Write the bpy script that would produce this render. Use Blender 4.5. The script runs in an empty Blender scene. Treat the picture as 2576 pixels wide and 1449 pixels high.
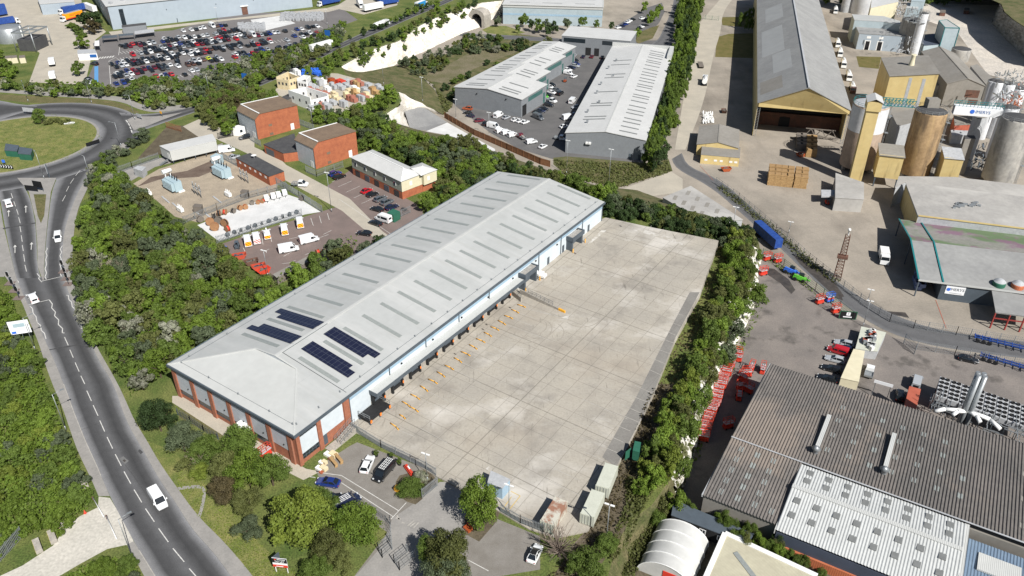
import bpy,bmesh,math,random
import numpy as np
from mathutils import Vector,Matrix
S=bpy.context.scene
COL=S.collection
PI=math.pi
rnd=random.Random(7)
H=110.0
FPX=2003.0
PITCH=math.radians(32.262);ROLL=math.radians(0.17)
cam_d=bpy.data.cameras.new('camera');cam=bpy.data.objects.new('camera',cam_d);COL.objects.link(cam)
cam_d.sensor_width=36.0;cam_d.lens=36.0*FPX/2576.0
cam_d.clip_start=1.0;cam_d.clip_end=6000.0
_fw=Vector((0,math.cos(PITCH),-math.sin(PITCH)));_rt=Vector((1,0,0));_up=Vector((0,math.sin(PITCH),math.cos(PITCH)))
_r=_rt*math.cos(ROLL)+_up*math.sin(ROLL);_u=-_rt*math.sin(ROLL)+_up*math.cos(ROLL)
cam.matrix_world=Matrix(((_r.x,_u.x,-_fw.x,0),(_r.y,_u.y,-_fw.y,0),(_r.z,_u.z,-_fw.z,H),(0,0,0,1)))
S.camera=cam
SUN_AZ=math.radians(147.5);SUN_EL=math.radians(44.6)
W=bpy.data.worlds.new("World");S.world=W;W.use_nodes=True
_n=W.node_tree.nodes;_bg=_n['Background']
_sk=_n.new('ShaderNodeTexSky');_sk.sky_type='NISHITA';_sk.sun_disc=False
_sk.sun_elevation=SUN_EL;_sk.sun_rotation=SUN_AZ
W.node_tree.links.new(_sk.outputs[0],_bg.inputs[0]);_bg.inputs[1].default_value=0.050
sun_d=bpy.data.lights.new('sun','SUN');sun_d.energy=5.0;sun_d.angle=math.radians(0.5);sun_d.color=(1.0,0.972,0.928)
sun=bpy.data.objects.new('sun',sun_d);COL.objects.link(sun)
sun.rotation_euler=Vector((-math.sin(SUN_AZ)*math.cos(SUN_EL),-math.cos(SUN_AZ)*math.cos(SUN_EL),-math.sin(SUN_EL))).to_track_quat('-Z','Y').to_euler()
S.view_settings.view_transform='Standard';S.view_settings.look='None'
S.view_settings.exposure=0.41;S.view_settings.gamma=1.0
LOW=-9.0
ZM=dict(A=(420,90,860/2576),B=(1780,160,500/1509),C=(860,450,900/1976),D=(1060,270,500/2576),E=(3232,0,800/2576),F=(3232,300,800/2576),I=(3232,700,800/2576),J=(3432,1250,600/1739))
def P(t,x,y):
 if t=='d':return(x,y)
 if t in ZM:a=ZM[t];return((a[0]+x*a[2])*.638889,(a[1]+y*a[2])*.638889)
 return(858.667*int(t[0])+x/3.0,483.0*int(t[1])+y/3.0)
def px(t,*v):return[P(t,v[i],v[i+1])for i in range(0,len(v),2)]
def ray(q):return _fw*FPX+_r*(q[0]-1288.0)-_u*(q[1]-724.5)
def G(q,z=0.0):
 d=ray(q);k=(z-H)/d.z
 return Vector((d.x*k,d.y*k,z))
def Gs(qs,z=0.0):return[G(q,z)for q in qs]
YO=Vector((-39.5,109.5,0));YU=Vector((math.sin(math.radians(34.3)),math.cos(math.radians(34.3)),0))
def yard_z(p):return max(0.06,0.06+0.0195*(p-YO).dot(YU))
def Gy(q,dz=0.0):
 p=G(q,1.0)
 for _ in range(6):p=G(q,yard_z(p)+dz)
 return p
def az_of(a,b):return math.atan2(b.x-a.x,b.y-a.y)
MATS={}
def lin(c):
 return tuple(x for x in c)
def mk(name,c,c2=None,scale=0.5,rough=0.8,metal=0.0,spec=0.3,fine=None,bump=0.0,coord='obj',ramp=(0.35,0.65),var=0.0):
 """noise mix of two colours, optional fine grain, optional per object brightness"""
 m=bpy.data.materials.new(name);m.use_nodes=True;MATS[name]=m
 nt=m.node_tree;N=nt.nodes;L=nt.links;b=N['Principled BSDF']
 b.inputs['Roughness'].default_value=rough;b.inputs['Metallic'].default_value=metal
 b.inputs['Specular IOR Level'].default_value=spec
 c=tuple(c)+(1,)
 if c2 is None and not var:b.inputs['Base Color'].default_value=c;return m
 if coord=='obj':
  co=N.new('ShaderNodeTexCoord').outputs['Object']
 else:
  co=N.new('ShaderNodeNewGeometry').outputs['Position']
 out=None
 if c2 is not None:
  nz=N.new('ShaderNodeTexNoise');nz.inputs['Scale'].default_value=scale;nz.inputs['Detail'].default_value=6;nz.inputs['Roughness'].default_value=0.65
  L.new(co,nz.inputs['Vector'])
  r=N.new('ShaderNodeValToRGB');r.color_ramp.elements[0].position=ramp[0];r.color_ramp.elements[1].position=ramp[1]
  r.color_ramp.elements[0].color=c;r.color_ramp.elements[1].color=tuple(c2)+(1,)
  L.new(nz.outputs[0],r.inputs[0]);out=r.outputs[0]
 else:
  rg=N.new('ShaderNodeRGB');rg.outputs[0].default_value=c;out=rg.outputs[0]
 if fine:
  nf=N.new('ShaderNodeTexNoise');nf.inputs['Scale'].default_value=fine[0];nf.inputs['Detail'].default_value=4
  L.new(co,nf.inputs['Vector'])
  mr=N.new('ShaderNodeMapRange');mr.inputs[1].default_value=.3;mr.inputs[2].default_value=.7;mr.inputs[3].default_value=1-fine[1];mr.inputs[4].default_value=1+fine[1]
  L.new(nf.outputs[0],mr.inputs[0])
  mx=N.new('ShaderNodeMix');mx.data_type='RGBA';mx.blend_type='MULTIPLY';mx.inputs[0].default_value=1
  L.new(out,mx.inputs[6]);cb=N.new('ShaderNodeCombineColor')
  for i in range(3):L.new(mr.outputs[0],cb.inputs[i])
  L.new(cb.outputs[0],mx.inputs[7]);out=mx.outputs[2]
  if bump:
   bp=N.new('ShaderNodeBump');bp.inputs['Strength'].default_value=bump;bp.inputs['Distance'].default_value=.05
   L.new(nf.outputs[0],bp.inputs['Height']);L.new(bp.outputs[0],b.inputs['Normal'])
 if var:
  oi=N.new('ShaderNodeObjectInfo');mr=N.new('ShaderNodeMapRange');mr.inputs[3].default_value=1-var;mr.inputs[4].default_value=1+var
  L.new(oi.outputs['Random'],mr.inputs[0])
  hs=N.new('ShaderNodeHueSaturation');L.new(mr.outputs[0],hs.inputs['Value']);L.new(out,hs.inputs['Color']);out=hs.outputs[0]
 L.new(out,b.inputs['Base Color'])
 m['_out']=1
 return m
def overlay(m,kind,col,amount=0.5,scale=1.0,**k):
 """add a second layer to the base colour: 'bricks' joints, 'wave' ribs, 'noise' stains, 'uv' ramp"""
 nt=m.node_tree;N=nt.nodes;L=nt.links;b=N['Principled BSDF']
 src=b.inputs['Base Color'].links[0].from_socket if b.inputs['Base Color'].links else None
 if src is None:
  rg=N.new('ShaderNodeRGB');rg.outputs[0].default_value=b.inputs['Base Color'].default_value;src=rg.outputs[0]
 tc=N.new('ShaderNodeTexCoord');co=tc.outputs['Object']
 if k.get('world'):co=N.new('ShaderNodeNewGeometry').outputs['Position']
 if k.get('uv'):co=tc.outputs['UV']
 if 'rot'in k or 'mscale'in k:
  mp=N.new('ShaderNodeMapping');mp.inputs['Rotation'].default_value=k.get('rot',(0,0,0));mp.inputs['Scale'].default_value=k.get('mscale',(1,1,1))
  mp.inputs['Location'].default_value=k.get('loc',(0,0,0))
  L.new(co,mp.inputs[0]);co=mp.outputs[0]
 mx=N.new('ShaderNodeMix');mx.data_type='RGBA';mx.blend_type=k.get('blend','MIX');mx.inputs[7].default_value=tuple(col)+(1,)
 L.new(src,mx.inputs[6])
 if kind=='bricks':
  t=N.new('ShaderNodeTexBrick');t.offset=k.get('offset',0);t.inputs['Scale'].default_value=scale
  t.inputs['Brick Width'].default_value=k.get('w',1);t.inputs['Row Height'].default_value=k.get('h',1)
  t.inputs['Mortar Size'].default_value=k.get('mortar',.02);t.inputs['Mortar Smooth'].default_value=.1
  L.new(co,t.inputs['Vector']);fac=t.outputs['Fac']
 elif kind=='wave':
  t=N.new('ShaderNodeTexWave');t.wave_type='BANDS';t.bands_direction=k.get('dir','X');t.inputs['Scale'].default_value=scale
  t.inputs['Distortion'].default_value=k.get('dist',0);L.new(co,t.inputs['Vector']);fac=t.outputs['Fac']
 else:
  t=N.new('ShaderNodeTexNoise');t.inputs['Scale'].default_value=scale;t.inputs['Detail'].default_value=k.get('detail',5)
  t.inputs['Roughness'].default_value=k.get('r',.6);L.new(co,t.inputs['Vector'])
  r=N.new('ShaderNodeMapRange');r.inputs[1].default_value=k.get('lo',.5);r.inputs[2].default_value=k.get('hi',.7);r.clamp=True
  L.new(t.outputs[0],r.inputs[0]);fac=r.outputs[0]
 mu=N.new('ShaderNodeMath');mu.operation='MULTIPLY';mu.inputs[1].default_value=amount;L.new(fac,mu.inputs[0]);L.new(mu.outputs[0],mx.inputs[0])
 if k.get('bump'):
  bp=N.new('ShaderNodeBump');bp.inputs['Strength'].default_value=k['bump'];bp.inputs['Distance'].default_value=k.get('bd',.04)
  L.new(fac,bp.inputs['Height']);L.new(bp.outputs[0],b.inputs['Normal'])
 L.new(mx.outputs[2],b.inputs['Base Color'])
 return m
class M:
 def __init__(s):s.v=[];s.f=[];s.mi=[];s.uv=None;s.m=0;s.sm=[];s.smooth=False
 def add(s,vs,fs):
  o=len(s.v);s.v+=[tuple(v)for v in vs]
  for f in fs:s.f.append(tuple(i+o for i in f));s.mi.append(s.m);s.sm.append(s.smooth)
  return s
 def poly(s,pts):return s.add(pts,[tuple(range(len(pts)))])
 def prism(s,pts,z0,z1,zt=None):
  n=len(pts)
  a=sum(pts[i][0]*pts[(i+1)%n][1]-pts[(i+1)%n][0]*pts[i][1]for i in range(n))
  if a<0:pts=pts[::-1]
  b=[(p[0],p[1],z0)for p in pts];t=[(p[0],p[1],(z1 if zt is None else zt(p)))for p in pts]
  return s.add(b+t,[tuple(range(n-1,-1,-1)),tuple(range(n,2*n))]+[(i,(i+1)%n,n+(i+1)%n,n+i)for i in range(n)])
 def box(s,x0,y0,z0,x1,y1,z1):return s.prism([(x0,y0),(x1,y0),(x1,y1),(x0,y1)],z0,z1)
 def obox(s,c,d,az=0.0,tilt=None):
  ca,sa=math.cos(az),math.sin(az);vs=[]
  for dx,dy,dz in((-1,-1,-1),(1,-1,-1),(1,1,-1),(-1,1,-1),(-1,-1,1),(1,-1,1),(1,1,1),(-1,1,1)):
   x,y,z=dx*d[0]/2,dy*d[1]/2,dz*d[2]/2
   if tilt:y,z=y*math.cos(tilt)-z*math.sin(tilt),y*math.sin(tilt)+z*math.cos(tilt)
   vs.append((c[0]+x*ca+y*sa,c[1]-x*sa+y*ca,c[2]+z))
  return s.add(vs,[(3,2,1,0),(4,5,6,7),(0,1,5,4),(1,2,6,5),(2,3,7,6),(3,0,4,7)])
 def bar(s,a,b,w,h=None):
  h=h or w;a=Vector(a);b=Vector(b);d=(b-a)
  if d.length<1e-6:return s
  d.normalize();u=d.cross(Vector((0,0,1)))
  if u.length<1e-3:u=Vector((1,0,0))
  u.normalize();w2=u.cross(d);vs=[]
  for p in(a,b):
   for i,j in((-1,-1),(1,-1),(1,1),(-1,1)):vs.append(p+u*(i*w/2)+w2*(j*h/2))
  return s.add(vs,[(0,1,2,3),(7,6,5,4),(0,4,5,1),(1,5,6,2),(2,6,7,3),(3,7,4,0)])
 def tube(s,a,b,r0,r1=None,n=10,cap=True):
  r1=r0 if r1 is None else r1;a=Vector(a);b=Vector(b);d=(b-a).normalized();u=d.cross(Vector((0,0,1)))
  if u.length<1e-3:u=Vector((1,0,0))
  u.normalize();w=d.cross(u);vs=[]
  for p,r in((a,r0),(b,r1)):
   for i in range(n):
    t=2*PI*i/n;vs.append(p+u*(r*math.cos(t))+w*(r*math.sin(t)))
  sm=s.smooth;s.smooth=True;o=len(s.v)
  s.add(vs,[(i,(i+1)%n,n+(i+1)%n,n+i)for i in range(n)]);s.smooth=False
  if cap:s.f+=[tuple(o+i for i in range(n-1,-1,-1)),tuple(o+n+i for i in range(n))];s.mi+=[s.m]*2;s.sm+=[False]*2
  s.smooth=sm;return s
 def lathe(s,c,prof,n=24):
  vs=[];fs=[];k=len(prof)
  for r,z in prof:
   for i in range(n):
    t=2*PI*i/n;vs.append((c[0]+r*math.cos(t),c[1]+r*math.sin(t),c[2]+z))
  for j in range(k-1):
   for i in range(n):fs.append((j*n+i,j*n+(i+1)%n,(j+1)*n+(i+1)%n,(j+1)*n+i))
  sm=s.smooth;s.smooth=True;o=len(s.v);s.add(vs,fs);s.smooth=sm
  s.f+=[tuple(o+(k-1)*n+i for i in range(n))];s.mi.append(s.m);s.sm.append(False)
  return s
 def rings(s,rings,cap=True):
  n=len(rings[0]);vs=[p for r in rings for p in r];fs=[]
  for j in range(len(rings)-1):
   for i in range(n):fs.append((j*n+i,j*n+(i+1)%n,(j+1)*n+(i+1)%n,(j+1)*n+i))
  o=len(s.v);s.add(vs,fs)
  if cap:
   s.f+=[tuple(o+i for i in range(n-1,-1,-1)),tuple(o+(len(rings)-1)*n+i for i in range(n))];s.mi+=[s.m]*2;s.sm+=[False]*2
  return s
 def mesh(s,name,mats):
  me=bpy.data.meshes.new(name);me.from_pydata(s.v,[],s.f)
  if not isinstance(mats,(list,tuple)):mats=[mats]
  for m in mats:me.materials.append(m)
  me.polygons.foreach_set('material_index',s.mi);me.polygons.foreach_set('use_smooth',s.sm)
  if s.uv is not None:
   ul=me.uv_layers.new(name='UVMap');ul.data.foreach_set('uv',s.uv)
  me.update();return me
 def obj(s,name,mats,parent=None,loc=None):
  o=bpy.data.objects.new(name,s.mesh(name,mats));COL.objects.link(o)
  if parent:o.parent=parent
  if loc is not None:o.location=loc
  return o
def tag(o,label,cat,group=None):
 o['label']=label;o['category']=cat
 if group:o['group']=group
 return o
def thing(name,label,cat,loc=(0,0,0),az=0.0,group=None):
 o=bpy.data.objects.new(name,None);COL.objects.link(o);o.location=loc;o.rotation_euler=(0,0,-az)
 o.empty_display_size=.5
 return tag(o,label,cat,group)
def struct(o,kind='structure',label=None):
 o['kind']=kind
 if label:o['label']=label
 return o
def sheet(name,pts,z,mat,label=None):
 me=M().poly([(p[0],p[1],z if not callable(z)else z(p))for p in pts])
 o=me.obj(name,mat)
 if o.data.polygons[0].normal.z<0:o.data.flip_normals()
 return struct(o,'structure',label)
def resample(pts,n):
 pts=[Vector(p)for p in pts];ls=[0]
 for a,b in zip(pts,pts[1:]):ls.append(ls[-1]+(b-a).length)
 out=[]
 for i in range(n):
  t=ls[-1]*i/(n-1);j=0
  while j<len(ls)-2 and ls[j+1]<t:j+=1
  k=(t-ls[j])/max(1e-6,ls[j+1]-ls[j]);out.append(pts[j].lerp(pts[j+1],k))
 return out
def smooth(pts,it=2):
 for _ in range(it):
  q=[pts[0]]
  for a,b in zip(pts,pts[1:]):q+=[a.lerp(b,.25),a.lerp(b,.75)]
  pts=q+[pts[-1]]
 return pts
def ribbon(name,A,B,z,mat,n=40,thick=0,label=None,sm=True):
 if sm:A=smooth(A);B=smooth(B)
 A=resample(A,n);B=resample(B,n);m=M();vs=[];fs=[];uv=[]
 K=8;l=0;ls=[]
 for i in range(n):
  if i:l+=((A[i]+B[i])/2-(A[i-1]+B[i-1])/2).length
  ls.append(l)
  for k in range(K+1):
   p=A[i].lerp(B[i],k/K);vs.append((p.x,p.y,p.z if z is None else z))
 for i in range(n-1):
  for k in range(K):
   a=i*(K+1)+k;fs.append((a,a+1,a+K+2,a+K+1))
   uv+=[ls[i],k/K,ls[i],(k+1)/K,ls[i+1],(k+1)/K,ls[i+1],k/K]
 m.add(vs,fs)
 if thick:
  for e in(0,K):
   for i in range(n-1):
    p=vs[i*(K+1)+e];q=vs[(i+1)*(K+1)+e]
    m.add([p,q,(q[0],q[1],q[2]-thick),(p[0],p[1],p[2]-thick)],[(0,1,2,3)]);uv+=[0,0,0,0,0,0,0,0]
 m.uv=uv;o=m.obj(name,mat)
 if o.data.polygons[0].normal.z<0:o.data.flip_normals()
 return struct(o,'structure',label)
def inside(p,poly):
 c=False;n=len(poly)
 for i in range(n):
  a,b=poly[i],poly[(i+1)%n]
  if(a[1]>p[1])!=(b[1]>p[1])and p[0]<(b[0]-a[0])*(p[1]-a[1])/(b[1]-a[1])+a[0]:c=not c
 return c
R34=math.radians(34.3)
mk('grass',(.062,.095,.020),(.14,.15,.045),.12,.95,fine=(3,.45),bump=.5,coord='w')
mk('verge',(.095,.125,.028),(.20,.19,.065),.25,.95,fine=(4,.4),bump=.5,coord='w')
mk('dry_grass',(.15,.125,.06),(.085,.09,.03),.2,.95,fine=(3,.4),bump=.5,coord='w')
mk('lawn',(.10,.095,.025),(.15,.12,.045),.3,.95,fine=(4,.2),coord='w')
mk('earth',(.075,.06,.04),(.12,.10,.065),.4,.95,fine=(3,.3),bump=.4,coord='w')
mk('field',(.17,.145,.095),(.11,.105,.05),.12,.95,fine=(2,.4),bump=.5,coord='w')
mk('asphalt',(.085,.085,.088),(.115,.113,.11),.3,.9,fine=(6,.15),coord='w')
mk('car_park',(.135,.125,.122),(.165,.155,.15),.06,.9,fine=(5,.1),coord='w')
mk('estate_tarmac',(.10,.098,.097),(.135,.13,.127),.12,.9,fine=(4,.12),coord='w')
mk('front_tarmac',(.175,.16,.14),(.215,.20,.18),.35,.9,fine=(5,.12),coord='w')
mk('hire_tarmac',(.215,.19,.17),(.15,.135,.125),.1,.9,fine=(3,.14),coord='w')
overlay(MATS['hire_tarmac'],'noise',(.06,.055,.05),.65,.16,world=True,lo=.56,hi=.68)
mk('footway',(.29,.275,.255),(.235,.225,.21),.3,.9,fine=(3,.08),coord='w')
mk('brick_paving',(.19,.145,.13),(.155,.122,.11),.25,.9,fine=(5,.12),coord='w')
mk('pale_concrete',(.42,.38,.31),(.35,.32,.265),.15,.9,fine=(3,.1),coord='w')
mk('white_slab',(.60,.60,.59),(.5,.5,.49),.2,.9,fine=(3,.06),coord='w')
mk('gravel',(.36,.30,.225),(.28,.235,.18),.3,.95,fine=(5,.4),bump=.5,coord='w')
mk('brown_gravel',(.10,.07,.055),(.15,.115,.09),.3,.95,fine=(5,.3),coord='w')
mk('track',(.52,.49,.43),(.42,.40,.35),.15,.95,fine=(2,.15),coord='w')
mk('pit_floor',(.33,.29,.24),(.235,.21,.175),.07,.95,fine=(2,.09),coord='w')
overlay(MATS['pit_floor'],'noise',(.10,.085,.07),.55,.05,world=True,lo=.50,hi=.68,mscale=(1,.35,1),rot=(0,0,.6),detail=9)
overlay(MATS['pit_floor'],'bricks',(.15,.13,.11),.3,1.0,world=True,w=11,h=8,mortar=.05,rot=(0,0,-.35))
mk('chalk_floor',(.55,.50,.43),(.42,.39,.35),.08,.95,fine=(1.5,.2),coord='w')
mk('chalk',(.70,.675,.62),(.56,.51,.43),.25,.95,fine=(1.2,.18),bump=.6,coord='w')
overlay(MATS['chalk'],'noise',(.40,.33,.22),.6,.35,world=True,lo=.56,hi=.72,mscale=(1,1,.4))
overlay(MATS['chalk'],'noise',(.42,.39,.33),.6,.22,world=True,lo=.5,hi=.62,mscale=(.4,.4,6),detail=8)
mk('chalk_scrub',(.66,.63,.57),(.10,.105,.045),.35,.95,fine=(1.2,.3),bump=.6,coord='w',ramp=(.49,.56))
mk('shaded_chalk',(.30,.29,.27),(.18,.17,.15),.12,.95,fine=(.8,.4),bump=.6,coord='w')  # chalk in a darker colour, painting in the shade on the quarry face
mk('slope_scrub',(.06,.075,.022),(.14,.12,.06),.25,.95,fine=(3,.4),bump=.5,coord='w')
mk('ramp_grey',(.24,.24,.235),(.19,.19,.19),.2,.9,fine=(3,.1),coord='w')
mk('yard_concrete',(.385,.352,.295),(.325,.30,.258),.07,.9,fine=(2.5,.08),coord='w')
_y=MATS['yard_concrete']
overlay(_y,'noise',(.19,.175,.155),.6,.13,world=True,lo=.5,hi=.68,detail=8)
overlay(_y,'noise',(.56,.53,.48),.75,.055,world=True,lo=.53,hi=.68,detail=9,mscale=(1,1.3,1),loc=(3,7,0))
overlay(_y,'noise',(.31,.265,.21),.5,.04,world=True,lo=.5,hi=.66,detail=9,loc=(31,17,0))
overlay(_y,'noise',(.15,.14,.125),.45,1.6,world=True,lo=.56,hi=.8,detail=9)
overlay(_y,'bricks',(.15,.135,.115),.6,1.0,world=True,w=4.6,h=4.6,mortar=.05,rot=(0,0,R34))
overlay(_y,'bricks',(.12,.11,.09),.6,1.0,world=True,w=23,h=18.4,mortar=.10,rot=(0,0,R34),loc=(2,3,0))
overlay(_y,'noise',(.10,.09,.075),.6,.9,world=True,lo=.62,hi=.74,detail=8,mscale=(1.6,.22,1),rot=(0,0,R34))
mk('yard_tarmac',(.225,.215,.195),(.185,.175,.16),.2,.9,fine=(3,.1),coord='w')
overlay(MATS['yard_tarmac'],'bricks',(.12,.11,.1),.5,1.0,world=True,w=4.6,h=30,mortar=.04,rot=(0,0,R34))
mk('line_white',(.62,.61,.58),(.42,.41,.38),1.5,.7,coord='w')
mk('line_worn',(.42,.40,.36),(.30,.28,.25),1.2,.8,coord='w')
mk('line_yellow',(.60,.40,.10),(.4,.3,.12),1.5,.7,coord='w')
mk('line_red',(.42,.12,.08),(.3,.15,.1),1.5,.7,coord='w')
mk('line_blue',(.10,.27,.5),None)
mk('wet',(.045,.04,.037),(.08,.07,.062),.6,.35,coord='w')
def road_mat(name,stops,base2=.02):
 m=mk(name,(.1,.1,.1),(.12,.12,.12),.5,.85,fine=(5,.14),coord='w')
 nt=m.node_tree;N=nt.nodes;L=nt.links;b=N['Principled BSDF'];src=b.inputs['Base Color'].links[0].from_socket
 tc=N.new('ShaderNodeTexCoord');sp=N.new('ShaderNodeSeparateXYZ');L.new(tc.outputs['UV'],sp.inputs[0])
 nz=N.new('ShaderNodeTexNoise');nz.inputs['Scale'].default_value=.12;gp=N.new('ShaderNodeNewGeometry');L.new(gp.outputs['Position'],nz.inputs['Vector'])
 ad=N.new('ShaderNodeMath');ad.operation='MULTIPLY_ADD';L.new(nz.outputs[0],ad.inputs[0]);ad.inputs[1].default_value=.07;L.new(sp.outputs[1],ad.inputs[2])
 sb=N.new('ShaderNodeMath');sb.operation='SUBTRACT';L.new(ad.outputs[0],sb.inputs[0]);sb.inputs[1].default_value=.035
 r=N.new('ShaderNodeValToRGB');cr=r.color_ramp
 while len(cr.elements)<len(stops):cr.elements.new(.5)
 for e,(p,v)in zip(cr.elements,stops):e.position=p;e.color=(v,v,v*1.02,1)
 L.new(sb.outputs[0],r.inputs[0])
 mx=N.new('ShaderNodeMix');mx.data_type='RGBA';mx.blend_type='MULTIPLY';mx.inputs[0].default_value=1;L.new(src,mx.inputs[6]);L.new(r.outputs[0],mx.inputs[7]);L.new(mx.outputs[2],b.inputs['Base Color'])
 return m
road_mat('road',[(0,1.9),(.10,1.3),(.18,.5),(.32,.62),(.46,.95),(.52,.95),(.62,.62),(.72,.42),(.84,.62),(.93,1.3),(1,2.0)])
road_mat('road_single',[(0,2.0),(.12,1.5),(.26,.6),(.5,.5),(.74,.6),(.88,1.5),(1,2.0)])
road_mat('road_plain',[(0,1.3),(.2,.9),(.5,1.0),(.8,.9),(1,1.3)])
# ==== TERRAIN
def edge_run(name,top,bot,mat,zt=0.0,zb=LOW,rough=.7,step=2.0,rows=8,label=None):
 A=Gs(top,zt);B=Gs(bot,zb)
 ln=max(sum((b-a).length for a,b in zip(A,A[1:])),sum((b-a).length for a,b in zip(B,B[1:])))
 n=max(3,int(ln/step));A=resample(A,n);B=resample(B,n);m=M();vs=[];fs=[]
 for i in range(n):
  t=(A[min(i+1,n-1)]-A[max(i-1,0)]);nn=Vector((t.y,-t.x,0))
  if nn.length>0:nn.normalize()
  if nn.dot(B[i]-A[i])<0:nn=-nn
  for k in range(rows+1):
   f=k/rows;p=A[i].lerp(B[i],f);p.z=zt+(zb-zt)*f
   if 0<k<rows:
    p+=nn*(rnd.uniform(-1,1)*rough);p.z+=rnd.uniform(-.25,.25)*rough
   if k==0:p.z=zt+.02;p-=nn*.5
   if k==rows:p.z=zb-.3;p+=nn*.2
   vs.append(p)
 for i in range(n-1):
  for k in range(rows):
   a=i*(rows+1)+k;fs.append((a,a+1,a+rows+2,a+rows+1))
 o=m.add(vs,fs).obj(name,MATS[mat])
 for p in o.data.polygons:p.use_smooth=True
 return struct(o,'structure',label)
c_top=px('10',1420,-120,1240,0,1060,20,900,70,700,140,600,190,430,310,240,370,160,410,0,500)
c_bot=px('10',1420,0,1250,95,1130,150,1050,205,930,245,740,335,650,380,460,455,300,560,130,640)
e_top=px('10',0,500,60,600,250,640,340,660,430,690)
e_bot=px('10',130,640,470,480,600,560,720,680,780,870)
n_top=px('10',430,690,455,760,430,800,350,850,330,900)
n_bot=px('10',780,870,640,850,485,880,525,975,620,1000)
s_top=px('10',330,900)+px('d',1000,325,1130,385,1220,405,1300,425,1400,445,1490,485,1530,500,1700,530,1850,570,1890,600)
s_bot=px('10',620,1000,850,1030,1150,1135,1500,1260,1700,1330,2080,1440)+px('d',1600,475,1660,497,1860,552,1905,585,1915,640)
r_top=px('d',1890,600,1866,660,1850,720,1800,820,1760,950,1720,1080,1690,1200,1640,1270,1560,1330,1530,1449,1510,1700)
r_bot=px('d',1915,640,1905,720,1895,780,1835,900,1760,1090,1740,1160,1705,1260,1665,1320,1640,1370,1595,1449,1560,1700)
edge_run('chalk_cliff',c_top,c_bot,'chalk',rough=.55,step=1.2,rows=12,label='tall white chalk cliff below the tree lined road')
edge_run('flower_bank',e_top,e_bot,'slope_scrub',rough=.25,rows=6)
edge_run('chalk_spur',n_top,n_bot,'chalk',rough=.5)
BANK=-5.0
_ba,_bu,_bv=Vector((35.1,103.4,0)),Vector((math.sin(.53407),math.cos(.53407),0)),Vector((math.cos(.53407),-math.sin(.53407),0))
bank_poly=[tuple((_ba+_bu*u+_bv*v).xy)for u,v in((-30,-8),(-.5,-8),(-.5,70),(-30,70))]
_m=M();_m.prism(bank_poly,LOW,BANK);struct(_m.obj('lower_bank',MATS['earth']))
edge_run('wooded_slope',s_top,s_bot,'slope_scrub',rough=.3)
edge_run('chalk_face',r_top[:7],r_bot[:7],'chalk_scrub',rough=.8,label='scrubby white chalk face beside the concrete yard')
edge_run('scrub_bank',r_top[6:],r_bot[6:],'slope_scrub',rough=.4)
top_all=Gs(c_top+e_top[1:]+n_top[1:]+s_top[1:]+r_top[1:],0)
plate=[Vector((60,1500,0))]+top_all+[Vector((10,-200,0)),Vector((-1800,-200,0)),Vector((-1800,1500,0))]
sheet('upper_ground',plate,0.0,MATS['grass'])
sheet('pit_ground',[(-1800,-300),(1800,-300),(1800,2500),(-1800,2500)],LOW,MATS['pit_floor'])
q_bot=px('20',2380,60,2330,175,2450,310,2576,425,2720,540)
q_top=px('20',2405,30,2430,90,2500,150,2600,215,2750,300)
edge_run('quarry_face',q_top,q_bot,'shaded_chalk',zt=6.0,rough=1.0)
qt=Gs(q_top,6.0)
sheet('quarry_rim',qt+[qt[-1]+Vector((200,-60,0)),qt[0]+Vector((300,300,0)),qt[0]+Vector((0,200,0))],6.0,MATS['slope_scrub'])
zl=LOW
def low_sheet(name,q,mat,k=1,label=None):return sheet(name,Gs(q,zl),zl+.004*k,MATS[mat],label)
low_sheet('estate_yard',px('10',850,790,900,830,990,900,1120,1000,1330,1120,1590,1200,1710,1180,1740,1190,2270,1230,2340,1190,2560,300,1750,320,1560,550,1350,740),'estate_tarmac',1)
low_sheet('field',px('10',620,600,820,640,1000,520,1250,420,1360,380,1200,350,1000,380,840,470,640,560),'field',2)
low_sheet('grass_bank',px('10',430,490,560,450,840,400,1000,300,1300,250,1640,300,1560,310,1250,480,860,640,840,800,770,870,700,640,560,560),'slope_scrub',1)
low_sheet('lawn',px('10',1060,225,1130,195,1240,195,1390,245,1280,270,1100,250),'verge',3)
low_sheet('grass_verge',px('10',1600,1190,1700,1180,2300,1230,2470,1200,2500,1290,2080,1420,1700,1330,1600,1240),'slope_scrub',2)
low_sheet('concrete_path',px('10',640,990,800,925,1160,1125,1160,1155,1000,1080,800,1020),'white_slab',3)
low_sheet('concrete_apron',px('10',2080,1440,2490,1295,2576,1350,2576,1449,2200,1500),'pale_concrete',3)
rp=[G(P('10',435,700),-2.0),G(P('10',520,975),-8.9),G(P('10',650,985),-8.95),G(P('10',800,922),-8.95),G(P('10',560,770),-5)]
sheet('ramp',rp,lambda p:p.z,MATS['ramp_grey'])
ribbon('estate_road',Gs(px('d',1120,70,1180,85,1270,88,1420,97,1520,110,1590,118),zl),Gs(px('d',1110,80,1180,96,1270,98,1400,106,1500,118,1590,128),zl),zl+.016,MATS['road_plain'])
ribbon('through_road',Gs(px('10',2110,420,2380,330,2440,200,2500,60,2520,-80),zl),Gs(px('10',2480,420,2500,250,2550,120,2600,0,2620,-80),zl),zl+.020,MATS['road_plain'])
low_sheet('office_parking',px('10',2060,200,2210,120,2300,60,2420,20,2440,90,2400,170,2290,300,2190,270),'estate_tarmac',2)
low_sheet('road_verge',px('10',2190,270,2330,210,2400,190,2350,290,2240,330),'dry_grass',6)
ribbon('works_road',Gs(px('20',330,-60,200,90,105,200,60,420,0,780,-60,1130),zl),Gs(px('20',420,-60,300,90,290,230,230,420,160,780,20,1130),zl),zl+.024,MATS['pale_concrete'])
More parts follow.
